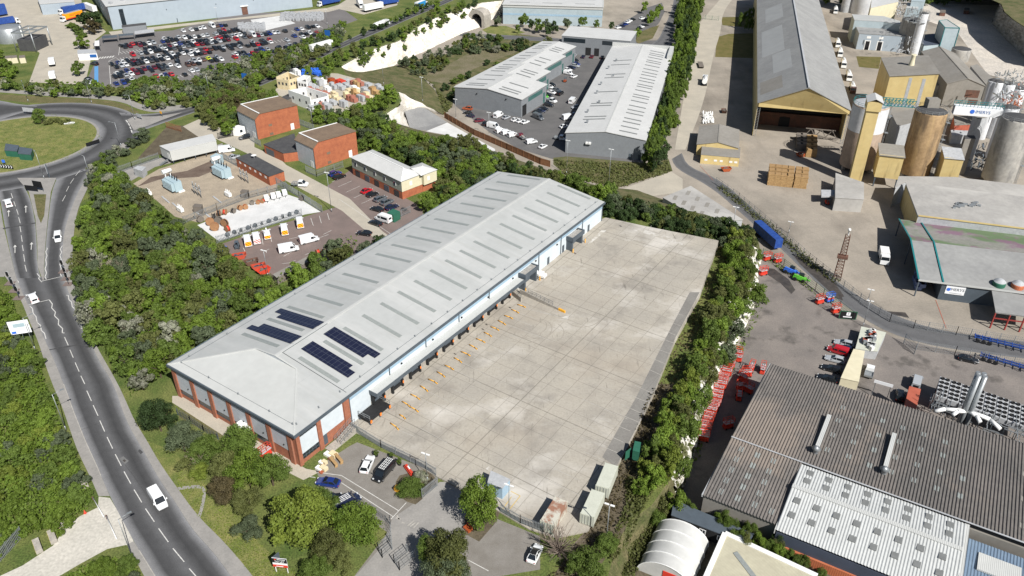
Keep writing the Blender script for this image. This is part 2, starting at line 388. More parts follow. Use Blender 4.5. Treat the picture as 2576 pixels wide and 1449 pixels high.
ribbon('lane',Gs(px('d',1690,400,1700,425,1790,470,1880,550,1960,620,2040,700,2150,790,2260,850,2400,880,2600,905),zl),Gs(px('d',1715,385,1730,420,1810,450,1900,530,1990,615,2080,690,2180,760,2300,815,2420,842,2600,862),zl),zl+.03,MATS['road_plain'])
low_sheet('works_lawn',px('20',260,280,350,255,560,250,555,440,245,430),'lawn',4)
low_sheet('front_lawn',px('20',290,130,560,125,560,215,300,190),'lawn',5)
low_sheet('island_lawn',px('20',1310,425,1500,430,1480,520,1330,505),'lawn',4)
low_sheet('chalk_floor',px('20',1810,20,2400,40,2330,170,2460,320,2576,420,2576,640,2300,560,2070,240,1830,150),'chalk_floor',2)
low_sheet('hire_yard',px('d',1905,620,1960,660,2050,730,2130,790,2250,850,2400,885,2600,915,2600,1200,2300,1100,1900,1449,1560,1449,1740,1160,1860,880),'hire_tarmac',3)
for i,q in enumerate((px('21',600,570,690,580,800,660,850,740,820,770,740,690,620,610),px('21',830,470,1000,560,1150,690,1220,790,1160,800,1010,660,880,540),px('21',1060,690,1180,740,1210,820,1150,800),px('21',1540,900,1680,910,1710,950,1600,930))):
 low_sheet('wet_patch',q,'wet',9+i)
sheet('low_path_strip',Gs(px('d',1560,1310,1600,1290,1680,1275,1660,1340,1600,1449,1545,1449),LOW+.02),LOW+.02,MATS['earth'])
def up_sheet(name,q,mat,k=1,label=None):return sheet(name,Gs(q,0),.004*k,MATS[mat],label)
up_sheet('depot_car_park',px('00',640,640,735,430,700,330,790,260,1300,230,1740,110,2110,90,2576,60,2700,150,2480,230,2330,330,1900,520,1500,640,900,665),'car_park',2)
up_sheet('depot_yard',px('00',-200,60,-200,-150,600,-150,620,60,800,240,720,300,640,640,220,620,300,400,170,300),'pale_concrete',1)
up_sheet('depot_forecourt',px('00',820,240,2470,60,2900,-60,2900,-20,2480,90,1760,150,840,265),'pale_concrete',3)
up_sheet('cage_yard',px('00',1890,150,2110,120,2230,175,1960,240),'white_slab',4)
up_sheet('depot_apron',px('10',-60,60,100,-40,460,-60,420,40,170,110),'pale_concrete',4)
ribbon('main_road',Gs(px('02',1330,1650,1170,1449,1040,1240,930,1040,830,850,740,640,640,420,560,220,480,0)+px('01',400,1250,330,1100,280,980,215,860,160,740,120,640),0),Gs(px('02',1900,1650,1740,1449,1620,1280,1450,1100,1330,900,1200,720,1080,500,950,280,860,0)+px('01',760,1300,690,1150,640,1030,520,770,480,640),0),.012,MATS['road'],n=80)
ribbon('left_carriageway',Gs(px('01',122,650,75,450,40,280,10,100,-20,-40)+px('00',-120,1330),0),Gs(px('01',310,650,282,560,278,400,265,200,215,0)+px('00',120,1340),0),.016,MATS['road'],n=40)
ribbon('right_carriageway',Gs(px('01',335,650,335,560,345,400,365,200,390,0)+px('00',430,1340,520,1250,640,1210),0),Gs(px('01',483,650,470,520,475,400,490,280,530,150,590,0)+px('00',660,1340,790,1180,930,1080),0),.020,MATS['road_single'],n=40)
RC=Vector((-180.5,271.2,0))
def ring(name,r0,r1,z,mat,a0=0,a1=360,n=96,thick=0):
 A=[RC+Vector((math.cos(math.radians(a0+(a1-a0)*i/n)),math.sin(math.radians(a0+(a1-a0)*i/n)),0))*r0 for i in range(n+1)]
 B=[RC+(p-RC)*(r1/r0)for p in A]
 return ribbon(name,A,B,z,MATS[mat],n+1,sm=False,thick=thick)
ring('roundabout_carriageway',28.5,43.7,.024,'road')
ring('roundabout_kerb',27.6,28.5,.13,'footway',thick=.14)
sheet('roundabout_lawn',[RC+Vector((math.cos(PI*i/40),math.sin(PI*i/40),0))*27.7 for i in range(80)],.10,MATS['verge'])
ribbon('link_road',Gs(px('00',900,850,1100,866,1300,838,1500,796,1700,722,1950,615,2235,490)+px('10',0,322,230,218,540,96,780,0,1000,-100),0),Gs(px('00',1000,1010,1120,970,1300,905,1500,838,1720,760,1950,655,2235,535)+px('10',30,345,270,250,570,118,830,10,1050,-90),0),.028,MATS['road'],n=80)
ribbon('west_road',Gs(px('00',-250,735,0,758,120,785,280,800),0),Gs(px('00',-250,960,0,905,160,850,260,830),0),.032,MATS['road_single'],n=20)
ribbon('cycle_path',Gs(px('00',-200,655,0,672,400,697,800,718,960,738,1060,790,1180,808,1380,790),0),Gs(px('00',-200,680,0,697,400,727,800,750,950,778,1040,825,1180,855,1400,818),0),.036,MATS['footway'])
ribbon('dry_verge',Gs(px('00',-200,690,0,712,400,735,800,755,940,785,1060,850),0),Gs(px('00',-200,740,0,750,240,780,600,778,800,815,960,855),0),.020,MATS['dry_grass'])
FR=px('02',2040,1650,1910,1449,1690,1190,1500,1010,1340,790,1200,590,1110,430,1010,270,960,150,890,0)+px('01',800,1290,720,1150,680,1000,620,850,560,700,545,550,550,400,565,250,590,120,650,0)+px('00',700,1330,830,1200,960,1110)
RR=px('02',1900,1650,1740,1449,1620,1280,1450,1100,1330,900,1200,720,1080,500,950,280,860,0)+px('01',760,1300,690,1150,640,1030,520,770,480,640,470,520,475,400,490,280,530,150,590,0)+px('00',660,1340,790,1180,930,1080)
ribbon('footway',Gs(FR,0),Gs(RR,0),.13,MATS['footway'],n=90,thick=.15)
ribbon('left_footway',Gs(px('02',745,850,690,720,590,520,530,350,480,200,430,80,395,0)+px('01',345,1310,290,1130,215,960,170,840,120,750,40,640,-40,540),0),Gs(px('02',830,850,740,640,640,420,560,220,480,0)+px('01',400,1250,330,1100,280,980,215,860,160,740,120,640,90,520),0),.13,MATS['footway'],n=60,thick=.15)
ribbon('lower_footway',Gs(px('02',1210,1650,1085,1449,1010,1300,960,1215),0),Gs(px('02',1330,1650,1170,1449,1050,1255,1010,1190),0),.13,MATS['footway'],n=20,thick=.15)
sheet('lay_by',Gs(px('01',-200,640,30,640,90,520,55,380,25,250,0,100,-200,100),0),.008,MATS['footway'])
sheet('dirt_track',Gs(px('02',745,850,830,860,930,1030,1030,1230,950,1215,810,1245,600,1360,430,1460,300,1700,-400,1700,0,1449,170,1370,400,1220,500,1080,600,1000,740,930),0),.008,MATS['track'])
m=M()
isl=Gs(px('01',218,0,268,200,283,400,285,560,322,665,333,665,333,560,343,400,362,200,385,0)+px('00',425,1345,130,1345),0)
m.prism([(p.x,p.y)for p in isl],-.05,.14);struct(m.obj('traffic_island',MATS['footway']))
sheet('island_grass',Gs(px('01',255,20,350,20,335,180,310,240,285,180),0),.15,MATS['dry_grass'])
sheet('splitter_island',Gs(px('00',960,905,1010,880,1180,880,1380,850,1230,905,1120,950,1010,985),0),.10,MATS['footway'])
sheet('near_verge',Gs(px('02',1110,430,1200,590,1340,790,1500,1010,1690,1190,1910,1449,2050,1449,2250,1449,1950,1200,1760,900,1550,760,1300,500),0),.010,MATS['verge'])
ribbon('worn_path',Gs(px('02',1340,780,1440,765,1535,760,1560,820,1530,960,1510,1010),0),Gs(px('02',1350,800,1450,788,1525,785,1535,830,1505,960,1490,1000),0),.016,MATS['footway'],n=16)
up_sheet('compound_gravel',px('d',335,462,400,425,480,400,560,370,600,395,700,460,690,492,500,560,440,545,395,505),'gravel',2)
up_sheet('transformer_bund',px('d',345,470,400,452,500,445,560,420,530,405,470,430,380,445),'brown_gravel',3)
up_sheet('transformer_bund',px('d',395,505,455,490,520,505,500,545,440,545),'gravel',3)
up_sheet('brick_yard',px('d',545,618,640,585,815,530,850,520,960,600,900,640,740,700,690,700),'brick_paving',2)
up_sheet('brick_parking',px('d',820,470,885,425,1060,520,1070,560,985,600,900,540),'brick_paving',3)
up_sheet('access_drive',px('d',460,318,500,300,560,325,640,335,640,370,705,400,720,415,880,500,960,580,1000,610,960,615,860,530,720,455,620,385,545,350,500,345),'pale_concrete',4)
up_sheet('storage_slab',px('01',1490,250,2000,45,2130,5,2260,50,2420,150,2300,170,1650,370),'white_slab',5)
up_sheet('compound_road',px('d',275,440,390,400,500,380,560,360,560,372,480,398,390,420,330,455),'footway',3)
up_sheet('waste_ground',px('d',345,400,420,318,480,315,540,345,420,385),'earth',1)
up_sheet('builders_yard',px('d',690,230,720,190,760,180,850,185,960,215,960,245,850,290,700,240),'pale_concrete',2)
up_sheet('front_car_park',px('12',-200,640,60,470,120,440,640,640,730,690,730,770,610,860,800,960,940,980,1000,1050,1180,1020,1500,1150,1500,1400,900,1500,60,1500,350,1120,-120,800),'front_tarmac',2)
up_sheet('entrance_drive',px('12',60,1500,300,1230,390,1010,610,860,740,740,950,730,940,980,900,1100,700,1300,600,1500),'footway',3)
up_sheet('warehouse_path',px('02',1300,90,1370,90,2310,640,2420,660,2290,725,1900,530,1300,140),'pale_concrete',2)
up_sheet('worn_grass',px('02',1350,200,1450,180,1750,350,1800,420,1640,400,1350,260),'dry_grass',1)
up_sheet('planting_bed',px('12',410,740,440,690,640,640,720,720,610,870,560,910,500,890,410,830),'earth',5)
up_sheet('planting_bed',px('12',930,990,1000,960,1200,960,1170,1040,1040,1190,930,1130),'earth',5)
up_sheet('ramp_side_earth',px('12',2360,0,2576,0,2300,700,2140,1100,1900,1449,1600,1449,1800,1150,1880,1080,2080,660,2200,380),'earth',1)
yq=px('d',884,1082,925,1100,1000,1140,1098,1198,1180,1240,1262,1290,1330,1330,1400,1352,1480,1335,1550,1180,1600,1080,1640,1000,1700,850,1762,735,1808,605,1620,568,1524,547)
yp=[Gy(q)for q in yq]
A0=Vector((-71.3,130.96,0));AZ=R34;AU=YU;AV=Vector((math.cos(R34),-math.sin(R34),0))
def WH(s,t,z=0):return A0+AU*s+AV*t+Vector((0,0,z))
yp+=[WH(118.0,36.5),WH(14.5,36.5)]
mm=M();mm.prism([(p.x,p.y)for p in yp],-.3,0,zt=lambda p:yard_z(Vector((p[0],p[1],0))))
struct(mm.obj('concrete_yard',MATS['yard_concrete']),'structure','large bare concrete lorry yard beside the warehouse')
def ysheet(name,q,dz,mat):return sheet(name,[Gy(a,dz)for a in q],lambda p:p.z,MATS[mat])
ysheet('tarmac_strip',px('d',1515,1150,1550,1175,1600,1078,1640,998,1700,848,1760,735,1735,735,1690,820,1600,1000),.006,'yard_tarmac')
def line(name,pts,w,z,mat,zf=None):
 m=M();pts=[Vector(p)for p in pts]
 for a,b in zip(pts,pts[1:]):
  d=(b-a);d.normalize();n=Vector((d.y,-d.x,0))*(w/2)
  q=[a-n,b-n,b+n,a+n];m.add([(p.x,p.y,(yard_z(p)+z)if zf else z)for p in q],[(3,2,1,0)]if(n.cross(d)).z<0 else[(0,1,2,3)])
 o=m.obj(name,MATS[mat])
 for p in o.data.polygons:pass
 bm=bmesh.new();bm.from_mesh(o.data);bmesh.ops.recalc_face_normals(bm,faces=bm.faces)
 for f in bm.faces:
  if f.normal.z<0:f.normal_flip()
 bm.to_mesh(o.data);bm.free()
 return struct(o)
def marks(name,segs,w,z,mat,yard=False):
 m=M()
 for s in segs:
  pts=[Gy(q)if yard else G(q,z)for q in s]
  for a,b in zip(pts,pts[1:]):
   d=(b-a);d.normalize();n=Vector((d.y,-d.x,0))*(w/2)
   q=[a-n,a+n,b+n,b-n];vs=[(p.x,p.y,yard_z(p)+z if yard else z)for p in q]
   ar=sum(vs[i][0]*vs[(i+1)%4][1]-vs[(i+1)%4][0]*vs[i][1]for i in range(4))
   m.add(vs,[(0,1,2,3)if ar>0 else(3,2,1,0)])
 return struct(m.obj(name,MATS[mat]))
def segs(t,*v):return[px(t,*v[i:i+4])for i in range(0,len(v),4)]
marks('lane_dashes',segs('02',655,50,690,128,703,160,740,240,753,275,790,358,808,400,850,487,870,530,915,617,936,660,987,752,1012,797,1070,893,1098,940,1165,1040,1197,1090,1270,1192,1305,1240,1390,1342,1428,1392,1500,1475)+segs('01',487,1095,515,1157,527,1190,553,1250,567,1287,597,1355,610,1387,640,1449,84,10,97,48,104,70,117,108,125,130,138,170,140,190,153,235,150,258,158,302,160,328,168,375,168,400,176,445,178,470,186,525,188,550,200,600,470,70,495,25)+segs('00',500,1445,520,1405,530,1385,558,1345,570,1325,605,1285),.16,.034,'line_white')
marks('zigzag_lines',[px('01',225,860,245,880,250,915,272,940,280,985,305,1005,312,1045,335,1065,347,1107),px('01',370,812,395,845,390,875,418,905,412,935,443,965,440,1000,472,1030,470,1062,487,1064),px('01',500,778,515,780,520,812,540,830,545,865,568,885,570,925,597,945,600,985,625,1028,610,1030),px('01',350,423,360,425,345,450,355,480,345,510,352,545,340,580,352,610,340,640,350,660),px('01',470,405,455,430,465,455,452,480,463,510,452,545,462,580,453,610,465,640),px('01',305,675,465,638),px('01',215,852,300,830,372,812),px('01',280,615,300,640,290,650,315,680),px('01',125,660,140,680,130,700,150,720)],.2,.034,'line_white')
for a in((65,185,65,150),(195,155,195,115),(113,460,113,415),(235,435,238,395)):
 q0,q1=G(P('01',a[0],a[1]),.03),G(P('01',a[2],a[3]),.03);d=(q1-q0).normalized();nn=Vector((d.y,-d.x,0));m=M()
 m.poly([q0-nn*.1,q0+nn*.1,q1+nn*.1,q1-nn*.1]);m.poly([q1-nn*.45,q1+nn*.45,q1+d*1.4])
 o=m.obj('road_arrow',MATS['line_white']);o.location.z+=.008;struct(o)
 if o.data.polygons[0].normal.z<0:o.data.flip_normals()
marks('give_way_marks',segs('00',950,905,965,925,968,930,978,948,980,955,988,972,990,980,996,1000),.4,.036,'line_white')
bays=[]
for x0,y0,x1,y1 in((1360,875,1620,935),(1395,870,1700,960),(1345,915,1480,960),(1300,955,1440,1010),(1245,1000,1580,1120),(1195,1045,1380,1120),(1140,1090,1300,1150),(1088,1138,1250,1230),(1030,1185,1240,1260),(975,1235,1190,1330),(910,1285,1130,1400),(850,1340,1060,1449)):bays.append(px('11',x0,y0,x1,y1))
for x0,y0,x1,y1 in((660,58,1160,300),(600,115,780,195),(590,210,760,300),(435,348,560,400),(600,335,800,445),(820,30,1200,210),(1820,115,2160,265),(1890,230,2180,355),(1800,290,2130,440),(1740,370,2110,530),(1830,510,1990,580),(1560,615,1800,730),(1480,690,1790,835),(2215,10,2370,80),(2180,85,2330,145),(2110,150,2270,225),(2080,220,2250,290),(1910,5,2180,90)):bays.append(px('12',x0,y0,x1,y1))
for x0,y0,x1,y1 in((2440,650,2576,690),(2490,905,2576,930),(2450,970,2560,1010),(2430,1040,2520,1080),(2390,1100,2510,1140),(2340,1170,2480,1220),(2310,1240,2450,1300),(2280,1320,2420,1385),(2220,240,2190,280),(2340,255,2310,295),(2430,280,2400,320),(2500,300,2470,335),(2560,320,2530,350)):bays.append(px('11',x0,y0,x1,y1))
marks('bay_lines',bays,.12,.012,'line_worn',True)
marks('bay_lines',[px('12',1280,810,1350,845,1250,970),px('12',1285,850,1215,950)],.14,.014,'line_yellow',True)
marks('parking_lines',[px('12',0,745,390,1000),px('12',0,690,430,955),px('12',375,1020,490,895),px('12',960,1330,1110,1410)]+segs('02',2340,700,2380,705,2390,665,2576,690),.14,.020,'line_white')
letters=[px('12',410,1010,450,1020),px('12',420,990,440,1030),px('12',455,1045,480,1050),px('12',500,1070,550,1030),px('12',520,1075,560,1045),px('12',545,1085,585,1045)]
marks('drive_lettering',letters,.25,.024,'line_worn')
marks('red_line',[px('21',1910,815,1990,1030)],.18,LOW+.05,'line_red');marks('red_line',[px('20',130,1250,230,1360)],.12,LOW+.05,'line_red')
marks('blue_lane',[px('00',727,500,727,620)],1.6,.03,'line_blue');marks('depot_zebra',segs('00',745,445,760,430,765,443,780,428,785,441,800,426,805,439,820,424,825,437,840,422,845,434,860,420),.7,.03,'line_white')
bl=[]
for r in range(9):
 y0=318+r*38;bl.append(px('00',900-r*8,y0+60-r*5,1700-r*60,y0-30+r*6))
dl=[px('00',895,415,905,345),px('00',905,345,960,330),px('00',835,635,822,460),px('00',822,460,880,430),px('00',835,560,900,600)]
for(x0,y0,x1,y1,n)in((900,390,1100,365,8),(880,440,1000,425,5),(1300,580,1560,520,9),(1560,500,1900,440,11),(2040,310,2200,285,6),(2080,360,2250,320,6),(2200,230,2440,190,8)):
 for i in range(n):
  f=i/n;x=x0+(x1-x0)*f;y=y0+(y1-y0)*f;dl.append(px('00',x,y,x+26,y+17))
marks('car_park_lines',dl,.22,.024,'line_white')
marks('brick_yard_lines',segs('01',1850,450,1835,420,2345,195,2365,255,2410,180,2425,235,2180,355,2330,320,2240,405,2480,320,2140,485,2250,425,2500,290,2440,320,2470,160,2485,210,1985,395,1978,350,2050,375,2040,330)+[px('01',2130,540,2180,535,2230,515),px('01',2300,475,2350,455),px('01',2010,460,2012,440,2030,430)],.13,.024,'line_white')
marks('parking_lines',segs('d',885,455,850,470,905,468,870,484,925,482,890,498,945,496,910,512,868,440,835,458,852,500,985,590),.12,.026,'line_white')
# ==== BUILDINGS, common
mk('roof_grey',(.425,.432,.42),(.39,.397,.385),.08,.55,spec=.4,fine=(.6,.04),coord='obj')
overlay(MATS['roof_grey'],'wave',(.33,.345,.34),.30,1.6,dir='Y',bump=.35,bd=.05)
overlay(MATS['roof_grey'],'noise',(.49,.49,.475),.6,.2,lo=.48,hi=.7,mscale=(.12,1,1),detail=8)
overlay(MATS['roof_grey'],'bricks',(.33,.34,.33),.5,1.0,w=9.4,h=400,mortar=.05)
overlay(MATS['roof_grey'],'noise',(.36,.36,.335),.55,.5,lo=.55,hi=.75,mscale=(.1,1.2,1),detail=9)
mk('roof_light',(.49,.495,.475),(.455,.46,.44),.1,.55,spec=.4,fine=(.6,.04))
overlay(MATS['roof_light'],'wave',(.40,.41,.40),.35,1.1,dir='X',bump=.4,bd=.06)
mk('rooflight',(.27,.29,.275),(.225,.24,.23),2,.35,spec=.5)
mk('wall_white',(.56,.61,.64),(.52,.57,.60),.3,.5,fine=(1,.04))
mk('wall_silver',(.50,.53,.56),(.46,.49,.52),.4,.45,fine=(1,.05))
overlay(MATS['wall_silver'],'wave',(.36,.38,.41),.45,2.2,dir='Z',bump=.3)
mk('band_blue',(.30,.42,.52),(.27,.38,.47),.5,.45)
mk('dark_steel',(.085,.105,.125),(.07,.085,.10),.6,.45)
mk('black_rubber',(.014,.014,.015),(.025,.025,.026),2,.7)
mk('brick',(.36,.13,.07),(.27,.09,.05),1.5,.85,fine=(6,.2))
overlay(MATS['brick'],'bricks',(.30,.20,.15),.5,1.0,w=.45,h=.15,mortar=.02,offset=.5,mscale=(1,1,1),rot=(PI/2,0,0))
mk('brick_red',(.40,.135,.065),(.30,.095,.05),.6,.85,fine=(5,.22))
mk('glass_dark',(.02,.028,.034),None,rough=.08,spec=.8)
mk('solar',(.011,.013,.032),(.016,.018,.04),.5,.22,spec=.6)
overlay(MATS['solar'],'bricks',(.07,.08,.10),.9,1.0,w=1.13,h=1.65,mortar=.035)
mk('steel_galv',(.36,.38,.39),(.28,.30,.31),1.5,.45,metal=.5)
mk('paint_yellow',(.78,.40,.03),(.68,.33,.03),2,.5)
mk('paint_orange',(.85,.22,.03),None,rough=.5)
mk('white_paint',(.78,.78,.76),(.70,.70,.68),1,.45)
mk('gravel_roof',(.36,.34,.31),(.25,.24,.22),1.5,.9,fine=(5,.3))
mk('concrete',(.40,.37,.32),(.27,.25,.22),.6,.9,fine=(3,.15))
def wallbox(root,L,Wd,face,a0,a1,z0,z1,mat,name,d=.06,extra=None,out=0.0):
 """a panel on a wall of a root whose plan is x in 0..Wd, y in 0..L"""
 m=M()if extra is None else extra
 o=out
 if face=='S':m.box(a0,-d-o,z0,a1,-o if not o else-o,z1)
 if face=='N':m.box(a0,L+o,z0,a1,L+d+o,z1)
 if face=='W':m.box(-d-o,a0,z0,-o,a1,z1)
 if face=='E':m.box(Wd+o,a0,z0,Wd+d+o,a1,z1)
 if extra is None:return m.obj(name,MATS[mat],root)
def roof_panel(m,pts,th=.18):
 """thick sheet from 3/4 points"""
 pts=[Vector(p)for p in pts];n=(pts[1]-pts[0]).cross(pts[2]-pts[0]).normalized()
 if n.z<0:pts=pts[::-1]
 k=len(pts);b=[p-Vector((0,0,th))for p in pts]
 m.add(pts+b,[tuple(range(k)),tuple(range(2*k-1,k-1,-1))]+[((i+1)%k,i,k+i,k+(i+1)%k)for i in range(k)])
 # ==== THE WAREHOUSE
LW,WW,ZE,ZR=118.6,37.7,8.4,10.8
wh=thing('warehouse','very long grey gabled warehouse with brick office front and dock doors onto the concrete yard','warehouse',A0,AZ)
def rz(t):return ZE+(ZR-ZE)*(WW/2-abs(t-WW/2))/(WW/2)
HS,T0,T1=12.7,12.7,25.0
m=M();i=.45
m.add([(i,i,-.3),(i,LW-i,-.3),(WW-i,LW-i,-.3),(WW-i,14.2,-.3),(i,i,ZE-.1),(i,LW-i,ZE-.1),(WW-i,LW-i,ZE-.1),(WW-i,14.2,ZE-.1),(WW/2,LW-i,ZR-.15)],[(0,4,5,1),(2,6,7,3),(1,5,8,6,2)])
m.obj('wall',MATS['wall_white'],wh)
m=M();m.add([(i,i,-.3),(WW-i,i,-.3),(WW-i,14.2,-.3),(i,i,ZE-.12),(WW-i,i,ZE-.12),(WW-i,14.2,ZE-.12)],[(0,1,4,3),(1,2,5,4)])
m.obj('brick_wall',MATS['brick'],wh)
m=M()
roof_panel(m,[(0,0,ZE),(T0,HS,rz(T0)),(WW/2,HS,ZR),(WW/2,LW,ZR),(0,LW,ZE)])
roof_panel(m,[(WW,0,ZE),(WW,LW,ZE),(WW/2,LW,ZR),(WW/2,HS,ZR),(T1,HS,rz(T1))])
rf=m.obj('roof',MATS['roof_grey'],wh)
m=M();roof_panel(m,[(0,0,ZE),(WW,0,ZE),(T1,HS,rz(T1)),(T0,HS,rz(T0))]);m.obj('front_roof',MATS['roof_light'],wh)
m=M();m.add([(T0,HS-.02,rz(T0)-.05),(T1,HS-.02,rz(T1)-.05),(WW/2,HS-.02,ZR)],[(0,1,2)]);m.obj('gablet',MATS['wall_silver'],rf)
m=M()
m.bar((WW/2,HS,ZR+.04),(WW/2,LW,ZR+.04),.7,.10);m.bar((WW,0,ZE+.05),(T1,HS,rz(T1)+.05),.35,.1);m.bar((0,0,ZE+.05),(T0,HS,rz(T0)+.05),.35,.1);m.bar((T0,HS,rz(T0)+.05),(WW/2,HS,ZR+.05),.3,.1);m.bar((WW/2,HS,ZR+.05),(T1,HS,rz(T1)+.05),.3,.1)
m.obj('ridge_cap',MATS['roof_light'],rf)
m=M()
m.box(-.28,-.28,ZE-.62,0.0,LW+.1,ZE-.06);m.box(WW,-.28,ZE-.62,WW+.28,LW+.1,ZE-.06);m.box(0,-.28,ZE-.62,WW,0,ZE-.06)
m.obj('gutter',MATS['dark_steel'],wh)
m=M();m.box(-.31,0,ZE-.3,-.285,LW,ZE-.05);m.obj('gutter_trim',MATS['band_blue'],wh)
for k in range(18):
 for side in(0,1):
  s=15.5 if k==0 else 22.5+5.9*(k-1);t0,t1=(4.9,16.6)if side==0 else(22.8,33.8)
  m=M();roof_panel(m,[(t0,s-.48,rz(t0)+.06),(t0,s+.48,rz(t0)+.06),(t1,s+.48,rz(t1)+.06),(t1,s-.48,rz(t1)+.06)],.05)
  m.obj('rooflight',MATS['rooflight'],wh)
for parts in(((23.7,25.2,6.4,18.2),(25.2,27.0,4.1,18.3)),((17.3,18.9,3.9,18.2),(18.9,20.5,6.0,18.3)),((23.9,25.4,21.2,32.5),(25.4,27.2,21.2,34.4)),((17.5,19.6,21.2,34.4),(19.6,20.8,21.2,32.6))):
 m=M()
 for s0,s1,t0,t1 in parts:roof_panel(m,[(t0,s0,rz(t0)+.16),(t0,s1,rz(t0)+.16),(t1,s1,rz(t1)+.16),(t1,s0,rz(t1)+.16)],.06)
 m.obj('solar_array',MATS['solar'],wh)
m=M()
for s0,s1,t0,t1 in((14.3,14.3,19.2,36.0),(14.3,14.3,19.2,37)):m.bar((t0,s0,rz(t0)+.06),(t1,s1,rz(t1)+.06),.07)
for s in(20.5,27):m.bar((18.2,s-3,rz(18.2)+.06),(19,s-3,ZR+.12),.07)
m.bar((19.3,14.3,ZR+.05),(19.3,27,ZR+.05),.07);m.bar((36.0,14.3,rz(36)+.06),(36.0,LW-1,rz(36)+.06),.05);m.bar((1.8,1.8,rz(1.8)+.06),(1.8,LW-1,rz(1.8)+.06),.04);m.bar((1.8,1.8,rz(1.8)+.06),(36,1.8,rz(1.8)+.06),.04)
m.obj('roof_cable',MATS['dark_steel'],wh)
def anchor(t,s):
 m=M();z=rz(t)if s>HS else min(rz(t),ZE+(ZR-ZE)/(WW/2)*s)
 m.box(t-.16,s-.16,z,t+.16,s+.16,z+.06);m.tube((t,s,z),(t,s,z+.38),.05,.05,6);m.tube((t,s,z+.34),(t,s,z+.42),.12,.12,6);m.obj('roof_anchor',MATS['steel_galv'],wh)
for k in range(21):anchor(36.0,2.2+k*5.7)
for k in range(12):anchor(1.8,4+k*9.8)
for t in(2.2,11,20,29,35.4):anchor(t,1.8)
S_BAYS=[(1.55+k*5.78,1.55+k*5.78+4.75)for k in range(6)]
zo=.45
for k,(a,b)in enumerate(S_BAYS):
 m=M();m.box(a,.45-.10,2.35 if k<5 else 2.7,b,.45,6.7);m.obj('cladding_panel',MATS['wall_silver'],wh)
 m=M();m.box(a,.45-.06,6.7,b,.45,7.65);w=m.obj('window',MATS['glass_dark'],wh)
 f=M()
 for q in range(5):x=a+(b-a)*q/4;f.box(x-.05,.45-.12,6.7,x+.05,.45-.061,7.65)
 f.obj('frame',MATS['dark_steel'],w)
 if k<5:
  m=M();m.box(a,.45-.06,1.35,b,.45,2.35);w=m.obj('window',MATS['glass_dark'],wh)
  f=M();f.box(a,.45-.12,1.28,b,.45-.061,1.36);f.box(a,.45-.12,2.30,b,.45-.061,2.35);f.obj('frame',MATS['dark_steel'],w)
for k in range(7):
 x=.45+k*5.78+(0 if k else.0);m=M();m.box(max(.3,x),.1,-.1,min(WW-.3,x+1.1),.449,7.75);m.obj('brick_pier',MATS['brick'],wh)
m=M();m.box(.4,-.02,7.66,WW-.4,.449,7.78);m.obj('soffit',MATS['dark_steel'],wh)
m=M();m.box(21.0,-1.7,3.2,24.6,.4,3.5);m.obj('entrance_canopy',MATS['white_paint'],wh)
m=M();m.box(22.0,.3,0,23.8,.43,2.9);m.obj('entrance_door',MATS['glass_dark'],wh)
for k in range(6):
 a,b=S_BAYS[k];m=M();m.lathe(((a+b)/2+.8,.3,3.6),[(.02,0),(.16,.05),(.16,.2),(.02,.3)],8);m.obj('floodlight',MATS['black_rubber'],wh)
xE=WW-.45
for a,b in((.35,1.2),(5.6,6.6),(12.7,14.2)):
 m=M();m.box(xE,a,-.1,xE+.3,b,7.75);m.obj('brick_pier',MATS['brick'],wh)
m=M();m.box(xE,1.3,2.5,xE+.12,5.5,6.6);m.obj('cladding_panel',MATS['wall_white'],wh)
m=M();m.box(xE,6.7,3.0,xE+.12,12.5,7.4);m.obj('cladding_panel',MATS['wall_white'],wh)
for z0,z1 in((6.65,7.6),(1.1,2.4)):
 m=M();m.box(xE,1.3,z0,xE+.07,5.5,z1);w=m.obj('window',MATS['glass_dark'],wh)
 f=M()
 for q in range(6):y=1.3+4.2*q/5;f.box(xE+.071,y-.05,z0,xE+.13,y+.05,z1)
 f.box(xE+.071,1.3,(z0+z1)/2-.04,xE+.125,5.5,(z0+z1)/2+.04);f.obj('frame',MATS['dark_steel'],w)
m=M();m.box(xE,6.75,.5,xE+.1,7.75,2.9);m.obj('door',MATS['dark_steel'],wh)
m=M()
for k in range(9):m.box(xE+.3+.0,8.0+k*.0,0,xE+.3,8,0)
m=M()
for k in range(10):m.box(xE+.35,9.0+k*.5,0,xE+2.4,9.5+k*.5,.12+k*.15)
m.box(xE+.35,6.5,0,xE+2.4,9.0,.12);st=m.obj('steps',MATS['concrete'],wh)
m=M()
for x in(xE+.45,xE+1.4,xE+2.35):
 for k in range(6):m.bar((x,9.0+k,.1+.3*k),(x,9.0+k,1.15+.3*k),.06)
 for dz in(.55,1.1):m.bar((x,9.0,.1+dz),(x,14.0,1.6+dz),.06)
m.obj('handrail',MATS['steel_galv'],st)
m=M();m.box(xE,14.3,6.4,xE+.10,LW-.45,ZE-.62);m.obj('blue_band',MATS['band_blue'],wh)
m=M()
for s in(14.4,26.3,38.2,50.1,62,84.1,95.2,106.7,118.1):m.box(xE+.1,s-.1,.3,xE+.22,s+.1,ZE-.6)
m.obj('downpipe',MATS['dark_steel'],wh)
for k in range(8):m=M();m.bar((xE+.12,30+10.5*k,6.0),(xE+.4,30+10.5*k,6.0),.3);m.obj('floodlight',MATS['black_rubber'],wh)
ys=lambda s:.06+.0195*s
m=M();m.box(xE,20.2,5.05,39.4,74.0,5.25);cn=m.obj('dock_canopy',MATS['roof_light'],wh)
m=M();m.box(39.4,20.0,4.35,39.52,74.2,5.28);m.box(xE,20.0,4.35,39.39,20.15,5.28);m.obj('fascia',MATS['dark_steel'],cn)
